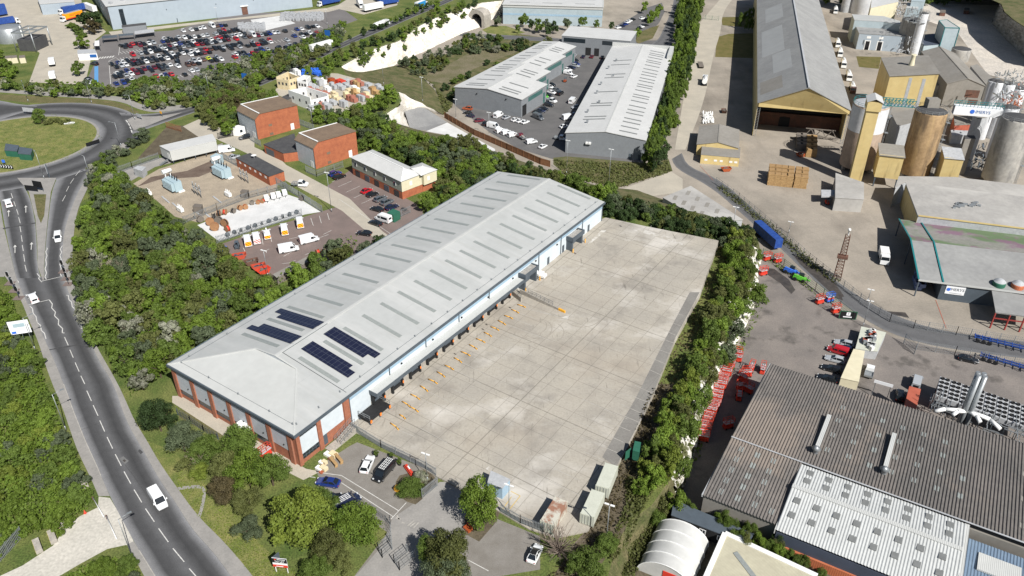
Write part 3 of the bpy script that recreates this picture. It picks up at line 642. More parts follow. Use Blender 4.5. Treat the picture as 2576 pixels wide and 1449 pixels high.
m=M();m.box(xE,20.2,.1,xE+.3,74.0,2.05);m.obj('dock_wall',MATS['concrete'],wh)
DD=[21.9+5.8*k for k in range(9)]
for c in DD:
 zf=ys(c)+.05
 m=M()
 for e in(-1.75,1.35):m.box(xE+.31,c+e,zf,xE+.95,c+e+.4,4.35)
 m.box(xE+.31,c-1.35,3.7,xE+.95,c+1.35,4.34);sh=m.obj('dock_shelter',MATS['black_rubber'],wh)
 m=M();m.box(xE+.31,c-1.34,1.6+zf*.3,xE+.36,c+1.34,3.69);m.obj('dock_door',MATS['dark_steel'],wh)
 m=M();m.box(xE+.31,c-1.2,zf+.5,xE+.8,c+1.2,1.55+zf*.3);m.obj('dock_leveller',MATS['black_rubber'],wh)
 m=M();m.box(xE+.951,c+1.40,zf+.9,xE+1.02,c+1.70,zf+1.5);m.obj('bumper',MATS['paint_orange'],sh)
for c in DD[:-1]:
 m=M();m.box(xE,c+1.9,2.06,xE+.28,c+3.9,4.34);m.obj('wall_panel',MATS['white_paint'],wh)
def portal(s0,s1,out):
 m=M();m.box(xE,s0,5.0,xE+out,s1,5.9);p=m.obj('porch',MATS['dark_steel'],wh)
 m=M();m.box(xE+.1,s0+.35,5.9,xE+out-.35,s1-.35,5.93);m.obj('porch_roof',MATS['gravel_roof'],p)
 m=M();m.box(xE+.1,s0,5.9,xE+out,s0+.3,6.2);m.box(xE+.1,s1-.3,5.9,xE+out,s1,6.2);m.box(xE+out-.3,s0+.3,5.9,xE+out,s1-.3,6.2);m.obj('parapet',MATS['dark_steel'],p)
 m=M();m.box(xE,s0+.2,.5,xE+out-.4,s0+.8,5.0);m.box(xE,s1-.8,.5,xE+out-.4,s1-.2,5.0);m.obj('porch_leg',MATS['dark_steel'],p)
 m=M();m.box(xE,s0+.8,1.4,xE+.08,s1-.8,5.0);m.obj('shutter_door',MATS['dark_steel'],wh)
 for s in(s0-.2,s1+.2):
  g=m=M();m.lathe((xE+out+.2,s,ys(s)),[(.14,0),(.14,1.1),(.09,1.2)],10)
  tag(m.obj('bollard',MATS['paint_yellow'],None),'yellow steel bollard guarding the edge of a warehouse door porch','bollard','yellow bollards at the warehouse porches').matrix_world=Matrix.Translation(A0)@Matrix.Rotation(-AZ,4,'Z')
portal(74.6,80.8,2.3);portal(98.0,104.2,2.3)
for s in(96.6,110.5,89,77.5):m=M();m.box(xE,s-.5,ys(s),xE+.09,s+.5,ys(s)+2.1);m.obj('door',MATS['dark_steel'],wh)
m=M();m.box(xE-.02,14.3,-.2,xE+.02,LW,.2)
pf=thing('loading_platform','black steel loading platform with orange markers at the near end of the docks','platform',WH(14.9,40.5,.3),AZ)
m=M();m.box(-3.0,1.2,1.0,.3,7.4,1.3);m.obj('deck',MATS['black_rubber'],pf)
for x in(-2.8,.1):
 for y in(1.4,4.3,7.2):m=M();m.box(x-.12,y-.12,0,x+.12,y+.12,1.0);m.obj('leg',MATS['dark_steel'],pf)
m=M()
for y in(1.3,7.3):
 for x in(-2.9,-1.4,.2):m.bar((x,y,1.3),(x,y,2.4),.07)
 for z in(1.85,2.4):m.bar((-2.9,y,z),(.2,y,z),.07)
m.obj('guardrail',MATS['steel_galv'],pf)
for y in(1.5,4.3,7.1):m=M();m.box(.31,y-.22,.6,.4,y+.22,1.3);m.obj('marker',MATS['paint_orange'],pf)
guides=[px('11',a,b,c,d)for a,b,c,d in((1328,852,1395,872),(1284,890,1345,915),(1230,935,1298,957),(1182,973,1245,1003),(1127,1020,1195,1045),(1077,1062,1140,1092),(1018,1110,1090,1137),(965,1155,1030,1188),(903,1208,978,1237),(850,1254,915,1288),(780,1310,853,1342),(722,1360,789,1398),(655,1415,731,1447))]+[px('12',a,b,c,d)for a,b,c,d in((595,17,660,57),(522,80,598,117),(458,135,525,172),(512,172,588,211),(440,235,490,264),(370,298,440,346))]
for q in guides:
 a,b=Gy(q[0]),Gy(q[1]);z=yard_z(a)+.2;mid=a.lerp(b,.6);d=(b-a).normalized();nn=Vector((d.y,-d.x,0))
 r=thing('wheel_guide','yellow steel wheel guide rail bolted to the yard in front of a loading dock','wheel guide',(a.x,a.y,yard_z(a)),0,'yellow wheel guides at the loading docks')
 m=M();m.tube((0,0,.2),mid-a+Vector((0,0,.2)),.10,.10,8);m.tube(mid-a+Vector((0,0,.2)),b-a+nn*.25+Vector((0,0,.2)),.10,.10,8);m.obj('rail',MATS['paint_yellow'],r)
 m=M()
 for f in(.1,.9):p=(b-a)*f;m.box(p.x-.12,p.y-.12,0,p.x+.12,p.y+.12,.2)
 m.obj('foot',MATS['dark_steel'],r)
ra,rb=Gy(P('11',1350,765)),Gy(P('11',1640,890));re=Gy(P('11',1688,912))
w=thing('retaining_wall','grey concrete retaining wall with a steel guardrail and yellow end block','wall',(ra.x,ra.y,yard_z(ra)))
v=rb-ra;v.z=0
m=M();nn=Vector((v.y,-v.x,0)).normalized()*.2
def slab(m,a,b,h0,h1,zb=-.3):
 m.add([a-nn+Vector((0,0,zb)),b-nn+Vector((0,0,zb)),b+nn+Vector((0,0,zb)),a+nn+Vector((0,0,zb)),a-nn+Vector((0,0,h0)),b-nn+Vector((0,0,h1)),b+nn+Vector((0,0,h1)),a+nn+Vector((0,0,h0))],[(3,2,1,0),(4,5,6,7),(0,1,5,4),(1,2,6,5),(2,3,7,6),(3,0,4,7)])
slab(m,Vector(),v,1.3,.55);m.obj('wall_face',MATS['concrete'],w)
m=M()
for k in range(9):p=v*(k/8*.85);h=1.3-.75*k/8*.85;m.bar(p+Vector((0,0,h)),p+Vector((0,0,h+1.0)),.06)
for dz in(.5,1.0):m.bar(Vector((0,0,1.3+dz)),v*.85+Vector((0,0,.66+dz)),.06)
m.obj('guardrail',MATS['dark_steel'],w)
e=re-ra;e.z=0;m=M();slab(m,v,e,.55,.5);m.obj('end_block',MATS['paint_yellow'],w)
rc,rd=Gy(P('11',1280,770)),Gy(P('11',1358,830));m=M();v2=rd-rc;v2.z=0
w2=thing('dock_ramp_wall','short concrete wall with railing beside the last loading dock','wall',(rc.x,rc.y,yard_z(rc)))
nn=Vector((v2.y,-v2.x,0)).normalized()*.15;m=M();slab(m,Vector(),v2,1.3,1.3);m.obj('wall_face',MATS['concrete'],w2)
m=M()
for k in range(4):p=v2*(k/3);m.bar(p+Vector((0,0,1.3)),p+Vector((0,0,2.3)),.06)
for dz in(.5,1.0):m.bar(Vector((0,0,1.3+dz)),v2+Vector((0,0,1.3+dz)),.06)
m.obj('guardrail',MATS['dark_steel'],w2)
# ==== PLANTS
FOL={}
def fol(name,c,c2):
 m=mk('leaf_'+name,c,c2,1.6,.6,spec=.2,var=.22);FOL[name]=m
 nt=m.node_tree;N=nt.nodes;b=N['Principled BSDF'];t=N.new('ShaderNodeBsdfTranslucent');x=N.new('ShaderNodeMixShader');x.inputs[0].default_value=.36
 nt.links.new(b.inputs['Base Color'].links[0].from_socket,t.inputs[0]);nt.links.new(b.outputs[0],x.inputs[1]);nt.links.new(t.outputs[0],x.inputs[2]);nt.links.new(x.outputs[0],N['Material Output'].inputs[0]);return m
fol('bright',(.172,.245,.038),(.112,.175,.026));fol('mid',(.130,.185,.038),(.088,.135,.026));fol('dark',(.058,.094,.032),(.040,.068,.022));fol('olive',(.145,.160,.050),(.098,.112,.036));fol('grey',(.125,.155,.085),(.088,.114,.060));fol('yellow',(.195,.240,.042),(.135,.180,.030))
fol('blossom',(.22,.24,.15),(.10,.13,.06));fol('brown',(.140,.125,.060),(.095,.088,.042))
fol('blossom',(.34,.34,.27),(.13,.15,.07));fol('brown',(.105,.085,.040),(.065,.055,.028))
mk('bark',(.10,.075,.05),(.06,.045,.03),2,.95,coord='obj');mk('pale_bark',(.34,.29,.21),(.24,.20,.15),2,.95)
def crown_mesh(seed,nclump,nleaf,leaf,squash=1.0,hole=.0):
 r=np.random.RandomState(seed);V=[];
 cs=[]
 for k in range(nclump):
  th=r.uniform(0,2*np.pi);u=r.uniform(-.75,1);rr=r.uniform(.45,.80)*np.sqrt(max(.05,1-.75*u*u))
  cs.append((rr*np.cos(th),rr*np.sin(th),.50+.40*u*squash,r.uniform(.20,.36)))
 cs+=[(0,0,.5,.45),(r.uniform(-.2,.2),r.uniform(-.2,.2),.78,.28),(.3,0,.35,.35),(-.3,.1,.4,.35)]
 per=nleaf//len(cs)
 for cx,cy,cz,cr in cs:
  n=r.normal(size=(per,3));n/=np.linalg.norm(n,axis=1)[:,None];n[:,2]=np.where(n[:,2]<-.3,-n[:,2],n[:,2])
  c=np.array([cx,cy,cz])+n*np.array([cr,cr,cr*.55])*r.uniform(.55,1.08,(per,1))
  nn=n+r.normal(size=(per,3))*.55;nn/=np.linalg.norm(nn,axis=1)[:,None]
  t=np.cross(nn,r.normal(size=(per,3)));t/=np.linalg.norm(t,axis=1)[:,None];b=np.cross(nn,t)
  s=leaf*r.uniform(.55,1.3,(per,1));s2=s*r.uniform(.5,.9,(per,1));zs=np.array([1,1,.6])
  V.append(np.stack([c-t*s*zs,c+b*s2*zs,c+t*s*zs,c-b*s2*zs],1).reshape(-1,3))
 V=np.concatenate(V);nq=len(V)//4
 me=bpy.data.meshes.new('crown');me.vertices.add(len(V));me.vertices.foreach_set('co',V.ravel())
 me.loops.add(nq*4);me.loops.foreach_set('vertex_index',np.arange(nq*4));me.polygons.add(nq);me.polygons.foreach_set('loop_start',np.arange(nq)*4)
 me.update(calc_edges=True);me.materials.append(FOL['mid']);return me
def trunk_mesh(mat='bark'):
 m=M();m.tube((0,0,-.05),(.02,0,.30),.055,.040,7,False);m.tube((.02,0,.30),(0,.03,.62),.040,.018,6,False)
 for k in range(5):a=k*1.3;m.tube((.02,0,.26+.05*k),(.5*math.cos(a),.5*math.sin(a),.52+.05*k),.026,.008,5,False)
 return m.mesh('trunk',MATS[mat])
CROWN={'far':[crown_mesh(s,10,800,.12)for s in range(5)],'mid':[crown_mesh(10+s,15,2600,.068)for s in range(7)],'near':[crown_mesh(30+s,30,10000,.036)for s in range(5)],'tall':[crown_mesh(40+s,14,1400,.09,1.1)for s in range(3)],'pine':[crown_mesh(50+s,30,2600,.075)for s in range(2)]}
TRUNK=trunk_mesh()
pl_poly=[(p.x,p.y)for p in plate]
def pdist(p,line):
 b=1e9
 for a,c in zip(line,line[1:]):
  d=c-a;t=max(0,min(1,((p-a).dot(d))/max(1e-6,d.length_squared)));b=min(b,(a+d*t-p).length)
 return b
def flat(q,z):return[Vector((p.x,p.y,0))for p in Gs(q,z)]
tline=flat(c_top+e_top[1:]+n_top[1:]+s_top[1:]+r_top[1:],0);bline=flat(c_bot+e_bot[1:]+n_bot[1:]+s_bot[1:]+r_bot[1:],LOW)
ypoly=[(p.x,p.y)for p in yp]
slope_poly=[(p.x,p.y)for p in tline]+[(p.x,p.y)for p in bline[::-1]]
def ground_z(p):
 p=Vector((p[0],p[1],0))
 if inside(p,bank_poly):return BANK
 if inside(p,ypoly):return yard_z(p)
 if inside(p,pl_poly):return 0.0
 if inside(p,slope_poly):
  a=pdist(p,tline);b=pdist(p,bline);return LOW*a/max(1e-3,a+b)
 return LOW
def Gt(q,up=0.0):
 p=G(q,up);z=ground_z(p)
 for _ in range(4):p=G(q,z+up);z=ground_z(p)
 p.z=z;return p
WORD=dict(bright='bright green',mid='mid green',dark='dark green',olive='olive green',grey='grey green',yellow='yellow green',blossom='white flowering',brown='brownish')
TREES=[]
def tree_obj(*a,**k):TREES.append((a,k))
def tree_make(loc,h,r,kind,lod,label,cat,group,name='tree',az=None):
 root=bpy.data.objects.new(name,None);COL.objects.link(root);root.location=loc;root.rotation_euler=(0,0,rnd.uniform(0,6.28)if az is None else az);root.scale=(r,r,h)
 tag(root,label,cat,group)
 c=bpy.data.objects.new('crown'if name!='shrub'else 'foliage',rnd.choice(CROWN[lod]));COL.objects.link(c);c.parent=root
 c.material_slots[0].link='OBJECT';c.material_slots[0].material=FOL[kind]
 if name=='shrub':c.location.z=-.18;c.scale.z=1.15
 t=bpy.data.objects.new('trunk'if name!='shrub'else 'stem',TRUNK);COL.objects.link(t);t.parent=root
 if name=='shrub':t.scale=(.8,.8,.8)
 return root
def scatter(poly,spacing,hr,kinds,lod,where,group,cat='tree',zup=3.0,ratio=.52,keep=1.0,zabs=None):
 ps=[G(q,zup if zabs is None else zabs)for q in poly]
 if zabs is None and ground_z(sum((p for p in ps),Vector())/len(ps))<-6:ps=[G(q,LOW+zup)for q in poly]
 pol=[(p.x,p.y)for p in ps];xs=[p[0]for p in pol];ys_=[p[1]for p in pol];n=0
 y=min(ys_);row=0
 while y<max(ys_):
  x=min(xs)+(row%2)*spacing/2
  while x<max(xs):
   p=(x+rnd.uniform(-.42,.42)*spacing,y+rnd.uniform(-.42,.42)*spacing)
   if inside(p,pol)and rnd.random()<keep:
    h=rnd.uniform(*hr);k=rnd.choice(kinds);r=h*ratio*rnd.uniform(.85,1.15);z=ground_z(p)
    tree_obj((p[0],p[1],z-.1),h,r,k,lod,f'{WORD[k]} {"bush" if cat == "shrub" else "tree"} {where}',cat,group,'shrub'if cat=='shrub'else 'tree');n+=1
   x+=spacing
  y+=spacing*.87;row+=1
 return n
UG={}
def undergrowth(poly,n,hmax,size,mat,zup=.5,name='undergrowth',low=False):
 ps=[G(q,(LOW if low else 0)+zup)for q in poly];pol=[(p.x,p.y)for p in ps];xs=[p[0]for p in pol];ys_=[p[1]for p in pol]
 r=np.random.RandomState(len(UG)+5);V=[];cnt=0
 while cnt<n:
  p=(r.uniform(min(xs),max(xs)),r.uniform(min(ys_),max(ys_)))
  if not inside(p,pol):cnt+=.2;continue
  z=ground_z(p)+r.uniform(.0,1)**1.5*hmax;nn=r.normal(size=3)+np.array([0,0,.8]);nn/=np.linalg.norm(nn);t=np.cross(nn,r.normal(size=3));t/=np.linalg.norm(t);b=np.cross(nn,t)
  s=size*r.uniform(.5,1.3);c=np.array([p[0],p[1],z]);V+=[c-t*s,c+b*s*.6,c+t*s,c-b*s*.6];cnt+=1
 V=np.array(V);nq=len(V)//4
 me=bpy.data.meshes.new(name);me.vertices.add(len(V));me.vertices.foreach_set('co',V.ravel());me.loops.add(nq*4);me.loops.foreach_set('vertex_index',np.arange(nq*4))
 me.polygons.add(nq);me.polygons.foreach_set('loop_start',np.arange(nq)*4);me.update(calc_edges=True);me.materials.append(FOL[mat])
 o=bpy.data.objects.new(name,me);COL.objects.link(o);o['kind']='stuff';UG[len(UG)]=o;return o
w1=px('d',268,405,310,455,335,485,392,515,440,560,500,600,545,620,600,675,650,720,700,710,800,655,860,605,905,612,870,655,640,790,425,917,350,975,330,1000,290,900,250,850,230,800,205,730,196,640,205,560,225,490,245,445)
wt='in the wood between the main road and the long grey warehouse'
scatter(w1,3.8,(3.0,7.6),['bright','bright','mid','mid','olive','grey','grey','mid','olive','bright','bright','mid','grey','mid','bright','olive','blossom'],'mid',wt,'trees in the wood beside the warehouse',ratio=.50)
undergrowth(w1,14000,3.0,.40,'mid')
scatter(px('d',900,615,960,600,1010,575,1060,545,1075,500,1105,480,1180,440,1262,418,1255,432,1100,522,905,636),3.4,(3.2,5.2),['bright','mid','grey','mid','dark'],'mid','in the strip along the far eave of the long warehouse','trees along the far side of the warehouse',zup=3.5)
w2=px('10',90,830,340,880,390,930,520,1000,640,1015,850,1050,1150,1160,1500,1285,1700,1345,2080,1450,2000,1520,1560,1365,1200,1295,930,1460,740,1460,735,1330,500,1200,275,1120,115,1120,100,1040,-140,920,-280,850)
scatter(w2,4.4,(4.0,6.8),['bright','mid','bright','olive','mid','grey','dark'],'mid','on the slope between the long warehouse and the pale concrete track','trees on the slope behind the warehouse')
undergrowth(w2,5000,2.0,.5,'mid')
for x,y,h in((360,720,8),(300,770,7),(230,790,6.5),(150,830,6)):tree_obj(Gt(P('10',x,y),3.5),h,h*.55,'bright','mid','bright green tree by the chalk spur at the corner of the stacked building materials','tree','trees by the chalk spur','tree')
w3=px('d',1500,490,1560,495,1640,515,1700,525,1850,562,1885,585,1900,610,1870,628,1800,606,1700,575,1600,548,1524,528)
scatter(w3,3.2,(3.0,4.8),['dark','olive','mid','dark','grey'],'mid','in the hedge along the far end of the concrete yard','bushes along the far end of the yard','shrub',zup=1.8,ratio=.55)
undergrowth(w3,3000,1.5,.4,'dark')
w4=px('d',1852,590,1895,605,1900,660,1892,700,1862,735,1835,790,1805,870,1780,940,1757,1010,1740,1080,1728,1150,1712,1215,1650,1245,1610,1235,1618,1190,1650,1100,1672,1040,1712,950,1745,870,1780,780,1812,690,1835,620)
scatter(w4,3.1,(4.0,6.4),['mid','bright','yellow','mid','olive','bright','olive'],'mid','in the belt along the chalk edge right of the concrete yard','trees in the belt right of the yard',zup=3.0,ratio=.46)
w4b=px('d',1812,610,1850,595,1820,690,1780,780,1740,880,1700,960,1660,1050,1630,1130,1600,1210,1568,1230,1600,1110,1640,1020,1700,870,1765,745)
undergrowth(w4b,3200,1.0,.35,'brown');undergrowth(w4,4000,2.5,.5,'olive')
scatter(px('d',1905,640,1925,740,1900,790,1850,900,1815,960,1790,1040,1765,1110,1740,1165,1722,1160,1745,1060,1775,960,1812,870,1850,770,1885,700),3.2,(2.6,4.4),['mid','grey','mid','olive','bright'],'mid','on the chalk slope down to the hire yard','bushes on the chalk slope','shrub',zup=-3,ratio=.55,keep=.28)
undergrowth(px('d',1880,650,1910,650,1925,740,1900,790,1850,900,1790,1040,1770,1100,1745,1140,1730,1120,1790,930,1860,750),1800,1.0,.45,'mid',zup=-4)
undergrowth(px('d',1570,1230,1650,1250,1700,1265,1660,1330,1600,1430,1530,1449,1540,1380,1570,1300),4500,.9,.3,'olive',zup=-3)
w5=px('d',-30,735,0,730,30,745,55,840,95,905,120,975,160,1090,205,1190,232,1250,215,1285,150,1315,60,1345,0,1395,-40,1420)
scatter(w5,3.4,(2.0,3.8),['bright','bright','bright','mid','yellow','bright','mid','grey'],'mid','on the bank left of the main road','bushes on the bank left of the road','shrub',zup=1.5,ratio=.75,keep=.85)
undergrowth(w5,26000,1.6,.32,'bright')
w5b=px('d',150,1460,200,1428,270,1400,330,1412,360,1455,370,1500,100,1500)
scatter(w5b,3.0,(1.8,3.2),['mid','grey','bright','dark'],'near','in the corner between the dirt track and the road','bushes at the corner of the dirt track','shrub',zup=1.2,ratio=.7)
undergrowth(w5b,2500,1.0,.3,'bright')
w6=px('00',0,620,500,635,700,640,960,660,1020,610,1300,595,1450,615,1560,520,1760,470,1900,430,2050,390,2280,330,2420,240,2500,200,2600,180,2576,330,2250,485,2000,585,1900,625,1750,700,1560,750,1440,780,1200,790,1060,770,960,715,800,695,400,695,0,655)
scatter(w6,4.4,(3.2,5.2),['bright','mid','olive','mid','grey','blossom','grey'],'far','in the belt between the depot car park and the road','trees between the depot car park and the road',zup=2.5,ratio=.55)
undergrowth(w6,3000,2.5,.8,'mid')
w7=px('00',1500,900,1530,790,1650,710,1850,660,2050,700,2080,760,1820,800,1820,890,1720,970,1600,930)
scatter(w7,3.6,(4,6.5),['olive','olive','mid','brown','mid','bright'],'mid','in the thicket left of the tall brick sheds','trees left of the brick sheds')
w8=px('10',-330,480,-150,440,0,372,270,290,480,180,700,75,900,12,1060,5,640,165,430,290,240,360,0,480,-200,640)
scatter(w8,4.8,(3,5),['mid','dark','mid','olive','bright'],'far','on top of the white cliff below the link road','trees on top of the white cliff',zup=2.5)
w8b=px('10',0,275,230,180,440,90,500,40,640,5,800,-10,760,0,540,92,230,212,0,318)
scatter(w8b,5,(2.6,4.2),['mid','bright','olive','dark'],'far','along the upper side of the link road','trees along the upper side of the link road')
w9=px('10',430,490,600,420,850,320,960,255,1250,300,1640,315,1540,350,1100,380,850,400,800,500,650,560,560,575)
scatter(w9,5.0,(3,5.5),['dark','grey','dark','olive','blossom','grey','mid'],'far','at the foot of the tall white cliff','bushes at the foot of the white cliff','shrub',zup=2)
undergrowth(px('10',430,490,560,560,700,640,780,860,840,800,640,600),1200,1.0,.6,'olive',low=True)
for x,y,h in((1180,160,7),(1375,150,9),(1430,190,7),(1490,200,8),(1550,190,8.5),(1610,210,7),(1700,185,7),(1820,170,7),(1925,185,5),(2040,200,5),(1560,240,6),(1330,220,5)):
 tree_obj(Gt(P('10',x,y),h*.5),h,h*.42,rnd.choice(['grey','dark','mid']),'far','slender tree in front of the pale blue banded shed','tree','trees in front of the pale blue shed')
for x,y,h in((2370,110,8),(2340,130,7),(2230,250,7),(2330,160,6),(2290,60,7),(2400,70,7)):
 tree_obj(Gt(P('10',x,y),h*.5),h,h*.45,'bright','far','bright green tree beside the office parking at the pit road','tree','trees beside the office parking')
w10=px('20',-20,-10,150,-10,130,120,100,240,70,420,20,700,-40,760,-150,1000,-200,1210,-290,1210,-230,1000,-130,700,-90,500,-60,250)
scatter(w10,4.2,(7,11),['mid','bright','mid','dark'],'tall','in the tall belt between the estate and the works road','trees in the tall belt beside the works road',zup=5,ratio=.24)
scatter(px('20',-110,620,-20,720,-60,950,-130,1220,-280,1230,-210,980),4.0,(3,5),['mid','dark','bright','grey'],'mid','beside the wall of the right hand estate shed','bushes beside the right hand estate shed','shrub',zup=2,ratio=.6)
w11=px('10',815,870,930,880,1080,970,1125,1050,1330,1150,1480,1190,1610,1250,1560,1250,1400,1190,1200,1090,1000,980)
scatter(w11,3.3,(2.5,4),['dark','grey','dark','olive'],'mid','in the hedge inside the brown timber fence','bushes inside the timber fence','shrub',zup=1.5,ratio=.6)
for x,y in((870,680),(830,720),(790,660),(1100,470),(1180,480),(900,590),(850,610),(960,570)):tree_obj(Gt(P('10',x,y),1.5),3.5,2.6,rnd.choice(['dark','mid']),'far','dark bush beside the blank wall of the left hand estate shed','shrub','bushes by the left hand estate shed','shrub')
undergrowth(px('10',1600,1200,2300,1235,2470,1210,2490,1290,2080,1420,1700,1330),3500,.7,.45,'olive',low=True)
for x,y in((440,140),(470,130),(500,120),(530,110),(550,100),(430,170),(540,190),(510,190),(480,190)):tree_obj(Gt(P('20',x,y),3.5),7.5,1.4,'mid','tall','slim upright conifer on the lawn beside the huge storage shed','tree','slim conifers beside the storage shed')
scatter(px('20',1000,-30,2300,-30,2300,10,1800,15,1000,10),7,(4,7),['dark','mid'],'far','on the far rim behind the works','trees behind the works',zup=3)
scatter(px('20',2420,30,2576,30,2600,150,2576,190,2480,90),6,(2,4),['olive','dark','brown'],'far','on the rim above the dark quarry face','bushes above the quarry face','shrub',zup=7,keep=.7)
w12=px('22',0,845,150,855,500,1025,760,1135,770,1290,520,1190,340,1090,120,960)
scatter(w12,2.0,(3.4,4.8),['mid','olive','mid','dark','bright'],'near','between the black cabin and the dark ribbed roof','bushes behind the black cabin','shrub',ratio=.38,zabs=-1.9)
for x,y,h in((800,1300,2.6),(860,1340,2.4),(910,1350,2.6),(1050,1430,2.2)):tree_obj(Gt(P('22',x,y),1),h,h*.5,'mid','near','small bush in the gap beside the orange ribbed container','shrub','small bushes beside the orange container','shrub')
ONE=[('02',1185,245,7.0,4.0,'dark','near','dense dark green domed tree at the kerb left of the brick office front'),('02',1370,420,5.5,4.2,'grey','near','pale grey green tree in front of the warehouse path'),('02',1560,500,5.5,3.6,'mid','near','mid green tree beside the pale grey green one in front of the office'),('02',1430,590,3.6,3.0,'olive','near','olive bush below the pale grey green tree'),('02',1510,660,2.6,2.2,'yellow','near','bright yellow green bush above the worn path'),('02',1800,430,8,3.8,'mid','near','tall tree close against the brick office front hiding its middle bays'),('02',1700,620,6,3.6,'olive','near','olive tree left of the bright green crown before the office'),('02',1860,640,8.0,4.2,'bright','near','big bright green tree before the brick office corner'),('02',2040,660,6.5,3.8,'mid','near','mid green tree right of the bright crown near the office corner'),('02',1680,800,5.5,3.2,'brown','near','thin brownish tree beside the worn path'),('02',1880,880,5,3.2,'olive','near','sparse olive tree above the large rounded crown'),('02',2250,990,9.5,6.0,'yellow','near','largest yellow green rounded tree between the road and the car park'),('02',2440,900,7,3.0,'mid','near','mid green tree against the black estate car'),('02',1860,1090,4.2,2.8,'grey','near','dark grey green bush on the verge left of the largest rounded tree'),('02',2480,1220,5.5,3.4,'olive','near','dark olive tree right of the to let board'),('02',2370,1390,4.0,3.0,'mid','near','mid green bush just right of the to let board'),('12',110,1040,6.5,5.0,'bright','near','bright green spreading tree at the edge of the entrance drive'),('12',-20,1330,4,2.6,'olive','near','olive bush below the spreading tree at the drive'),('12',1050,890,10.5,4.0,'bright','near','tall green tree beside the pale blue gatehouse'),('12',800,1290,9.0,4.6,'olive','near','tall dense tree at the bottom of the entrance drive'),('12',690,1250,6.0,2.8,'mid','near','smaller crown leaning from the tall tree at the drive'),('12',780,1440,6.0,4.2,'grey','near','low grey green crown at the bottom edge beside the drive'),('12',1850,1370,4.0,4.0,'mid','near','green bush below the bare tree in the lower yard corner'),('12',2010,1200,3.5,2.4,'mid','near','green bush beside the lamp post right of the bare tree'),('12',520,770,2.6,3.0,'mid','near','clipped green bush in the planting bed by the gate'),('12',600,700,2.2,1.7,'blossom','near','small white flowering bush by the entrance gate'),('00',300,870,6,3.0,'mid','mid','round green tree on the roundabout lawn'),('00',1070,1020,4.5,4.0,'grey','mid','grey green bush beside the roundabout exit'),('00',1780,900,6,4,'dark','mid','dark tree beside the white cabin at the brick sheds'),('00',585,505,7,3.4,'mid','far','round green tree beside the blue painted lane'),('00',615,318,6,4,'bright','far','bright green tree at the depot entrance'),('00',680,150,10,7,'dark','far','dark tree against the end wall of the huge blue grey depot'),('00',700,200,7,5,'brown','far','brownish tree below the dark one at the depot wall'),('11',640,70,6,3.6,'bright','mid','bright green round tree beside the cream building corner'),('21',450,850,4,4,'mid','mid','green bush at the foot of the white chalk face'),('21',560,750,5,4,'mid','mid','green bush on the bank right of the white chalk face'),('21',360,1000,5,4,'grey','mid','grey bush at the foot of the chalk beside the hire yard'),('21',320,1180,4.5,3.6,'grey','mid','dark grey bush beside the row of red lifts'),('12',2380,1000,3,2,'mid','near','small bush beside the black cabin end')]
for t,x,y,h,r,k,lod,lab in ONE:tree_obj(Gt(P(t,x,y),h*.55),h,r,k,lod,lab,'shrub'if 'bush'in lab else 'tree',None,'shrub'if 'bush'in lab else 'tree')
for k in range(9):tree_obj(Gt(P('00',345+k*20,915+rnd.uniform(-12,12)),.8),1.8,1.7,'olive','far','low olive bush in the bed on the roundabout lawn','shrub','low bushes on the roundabout','shrub')
for x,y in((700,1290),(740,1240),(790,1200),(840,1160),(890,1140),(930,1150),(760,1300),(830,1240),(700,1370),(770,1390),(850,1310),(1000,1080)):tree_obj(Gt(P('00',x,y),1.5),rnd.uniform(3,4.5),rnd.uniform(2.2,3.2),rnd.choice(['grey','blossom','grey','mid']),'mid','grey green bush beside the kerb at the roundabout exit','shrub','bushes by the roundabout exit kerb','shrub')
for x,y in((530,190),(560,210),(590,240),(615,260),(20,480),(60,500),(100,530),(30,560),(80,570),(0,420)):tree_obj(Gt(P('00',x,y),1.5),4,3.2,rnd.choice(['mid','bright']),'far','rounded bush beside the depot entrance lanes','shrub','bushes by the depot entrance','shrub')
def bare_tree(loc,h,r,label,mat,seed,twigs=4):
 root=thing('bare_tree',label,'tree',loc);R=random.Random(seed);tr=M();br=M()
 def grow(m,p,d,l,rad,lv):
  q=p+d*l;m.tube(p,q,rad,rad*.62,5 if lv else 7,False)
  if lv>=4:return
  for k in range(3 if lv<3 else twigs):
   dd=(d+Vector((R.uniform(-1,1),R.uniform(-1,1),R.uniform(-.25,.7)))*(.75 if lv else.9)).normalized();grow(br,q-d*l*R.uniform(0,.35),dd,l*R.uniform(.6,.85),rad*.55,lv+1)
 if twigs>4:
  for k in range(130):a=R.uniform(0,6.28);q=R.uniform(.2,1)*h*.62;br.tube((0,0,h*R.uniform(.05,.3)),(math.cos(a)*q,math.sin(a)*q,h*R.uniform(.25,.85)),.055,.02,4,False)
 tr.tube((0,0,-.1),(0,0,h*.22),h*.035,h*.025,8,False)
 for k in range(4):
  a=k*1.57+R.uniform(-.4,.4);grow(br,Vector((0,0,h*.2)),Vector((math.cos(a)*r,math.sin(a)*r,.9)).normalized(),h*.30,h*.018,1)
 tr.obj('trunk',MATS[mat],root);br.obj('branches',MATS[mat],root)
mk('twig',(.24,.19,.155),(.17,.135,.11),2,.95);bare_tree(Gt(P('12',1640,1290)),6.5,1.3,'bare brown leafless tree beside the green striped container','twig',3,5)
bare_tree(Gt(P('01',865,665)),7,.8,'pale leafless tree standing in the wood near the road','pale_bark',5);bare_tree(Gt(P('01',1055,1285)),5,.7,'small pale leafless tree in the wood near the warehouse corner','pale_bark',6);bare_tree(Gt(P('02',1515,630)),5,.6,'pale leafless tree between the green ones before the office','pale_bark',8)
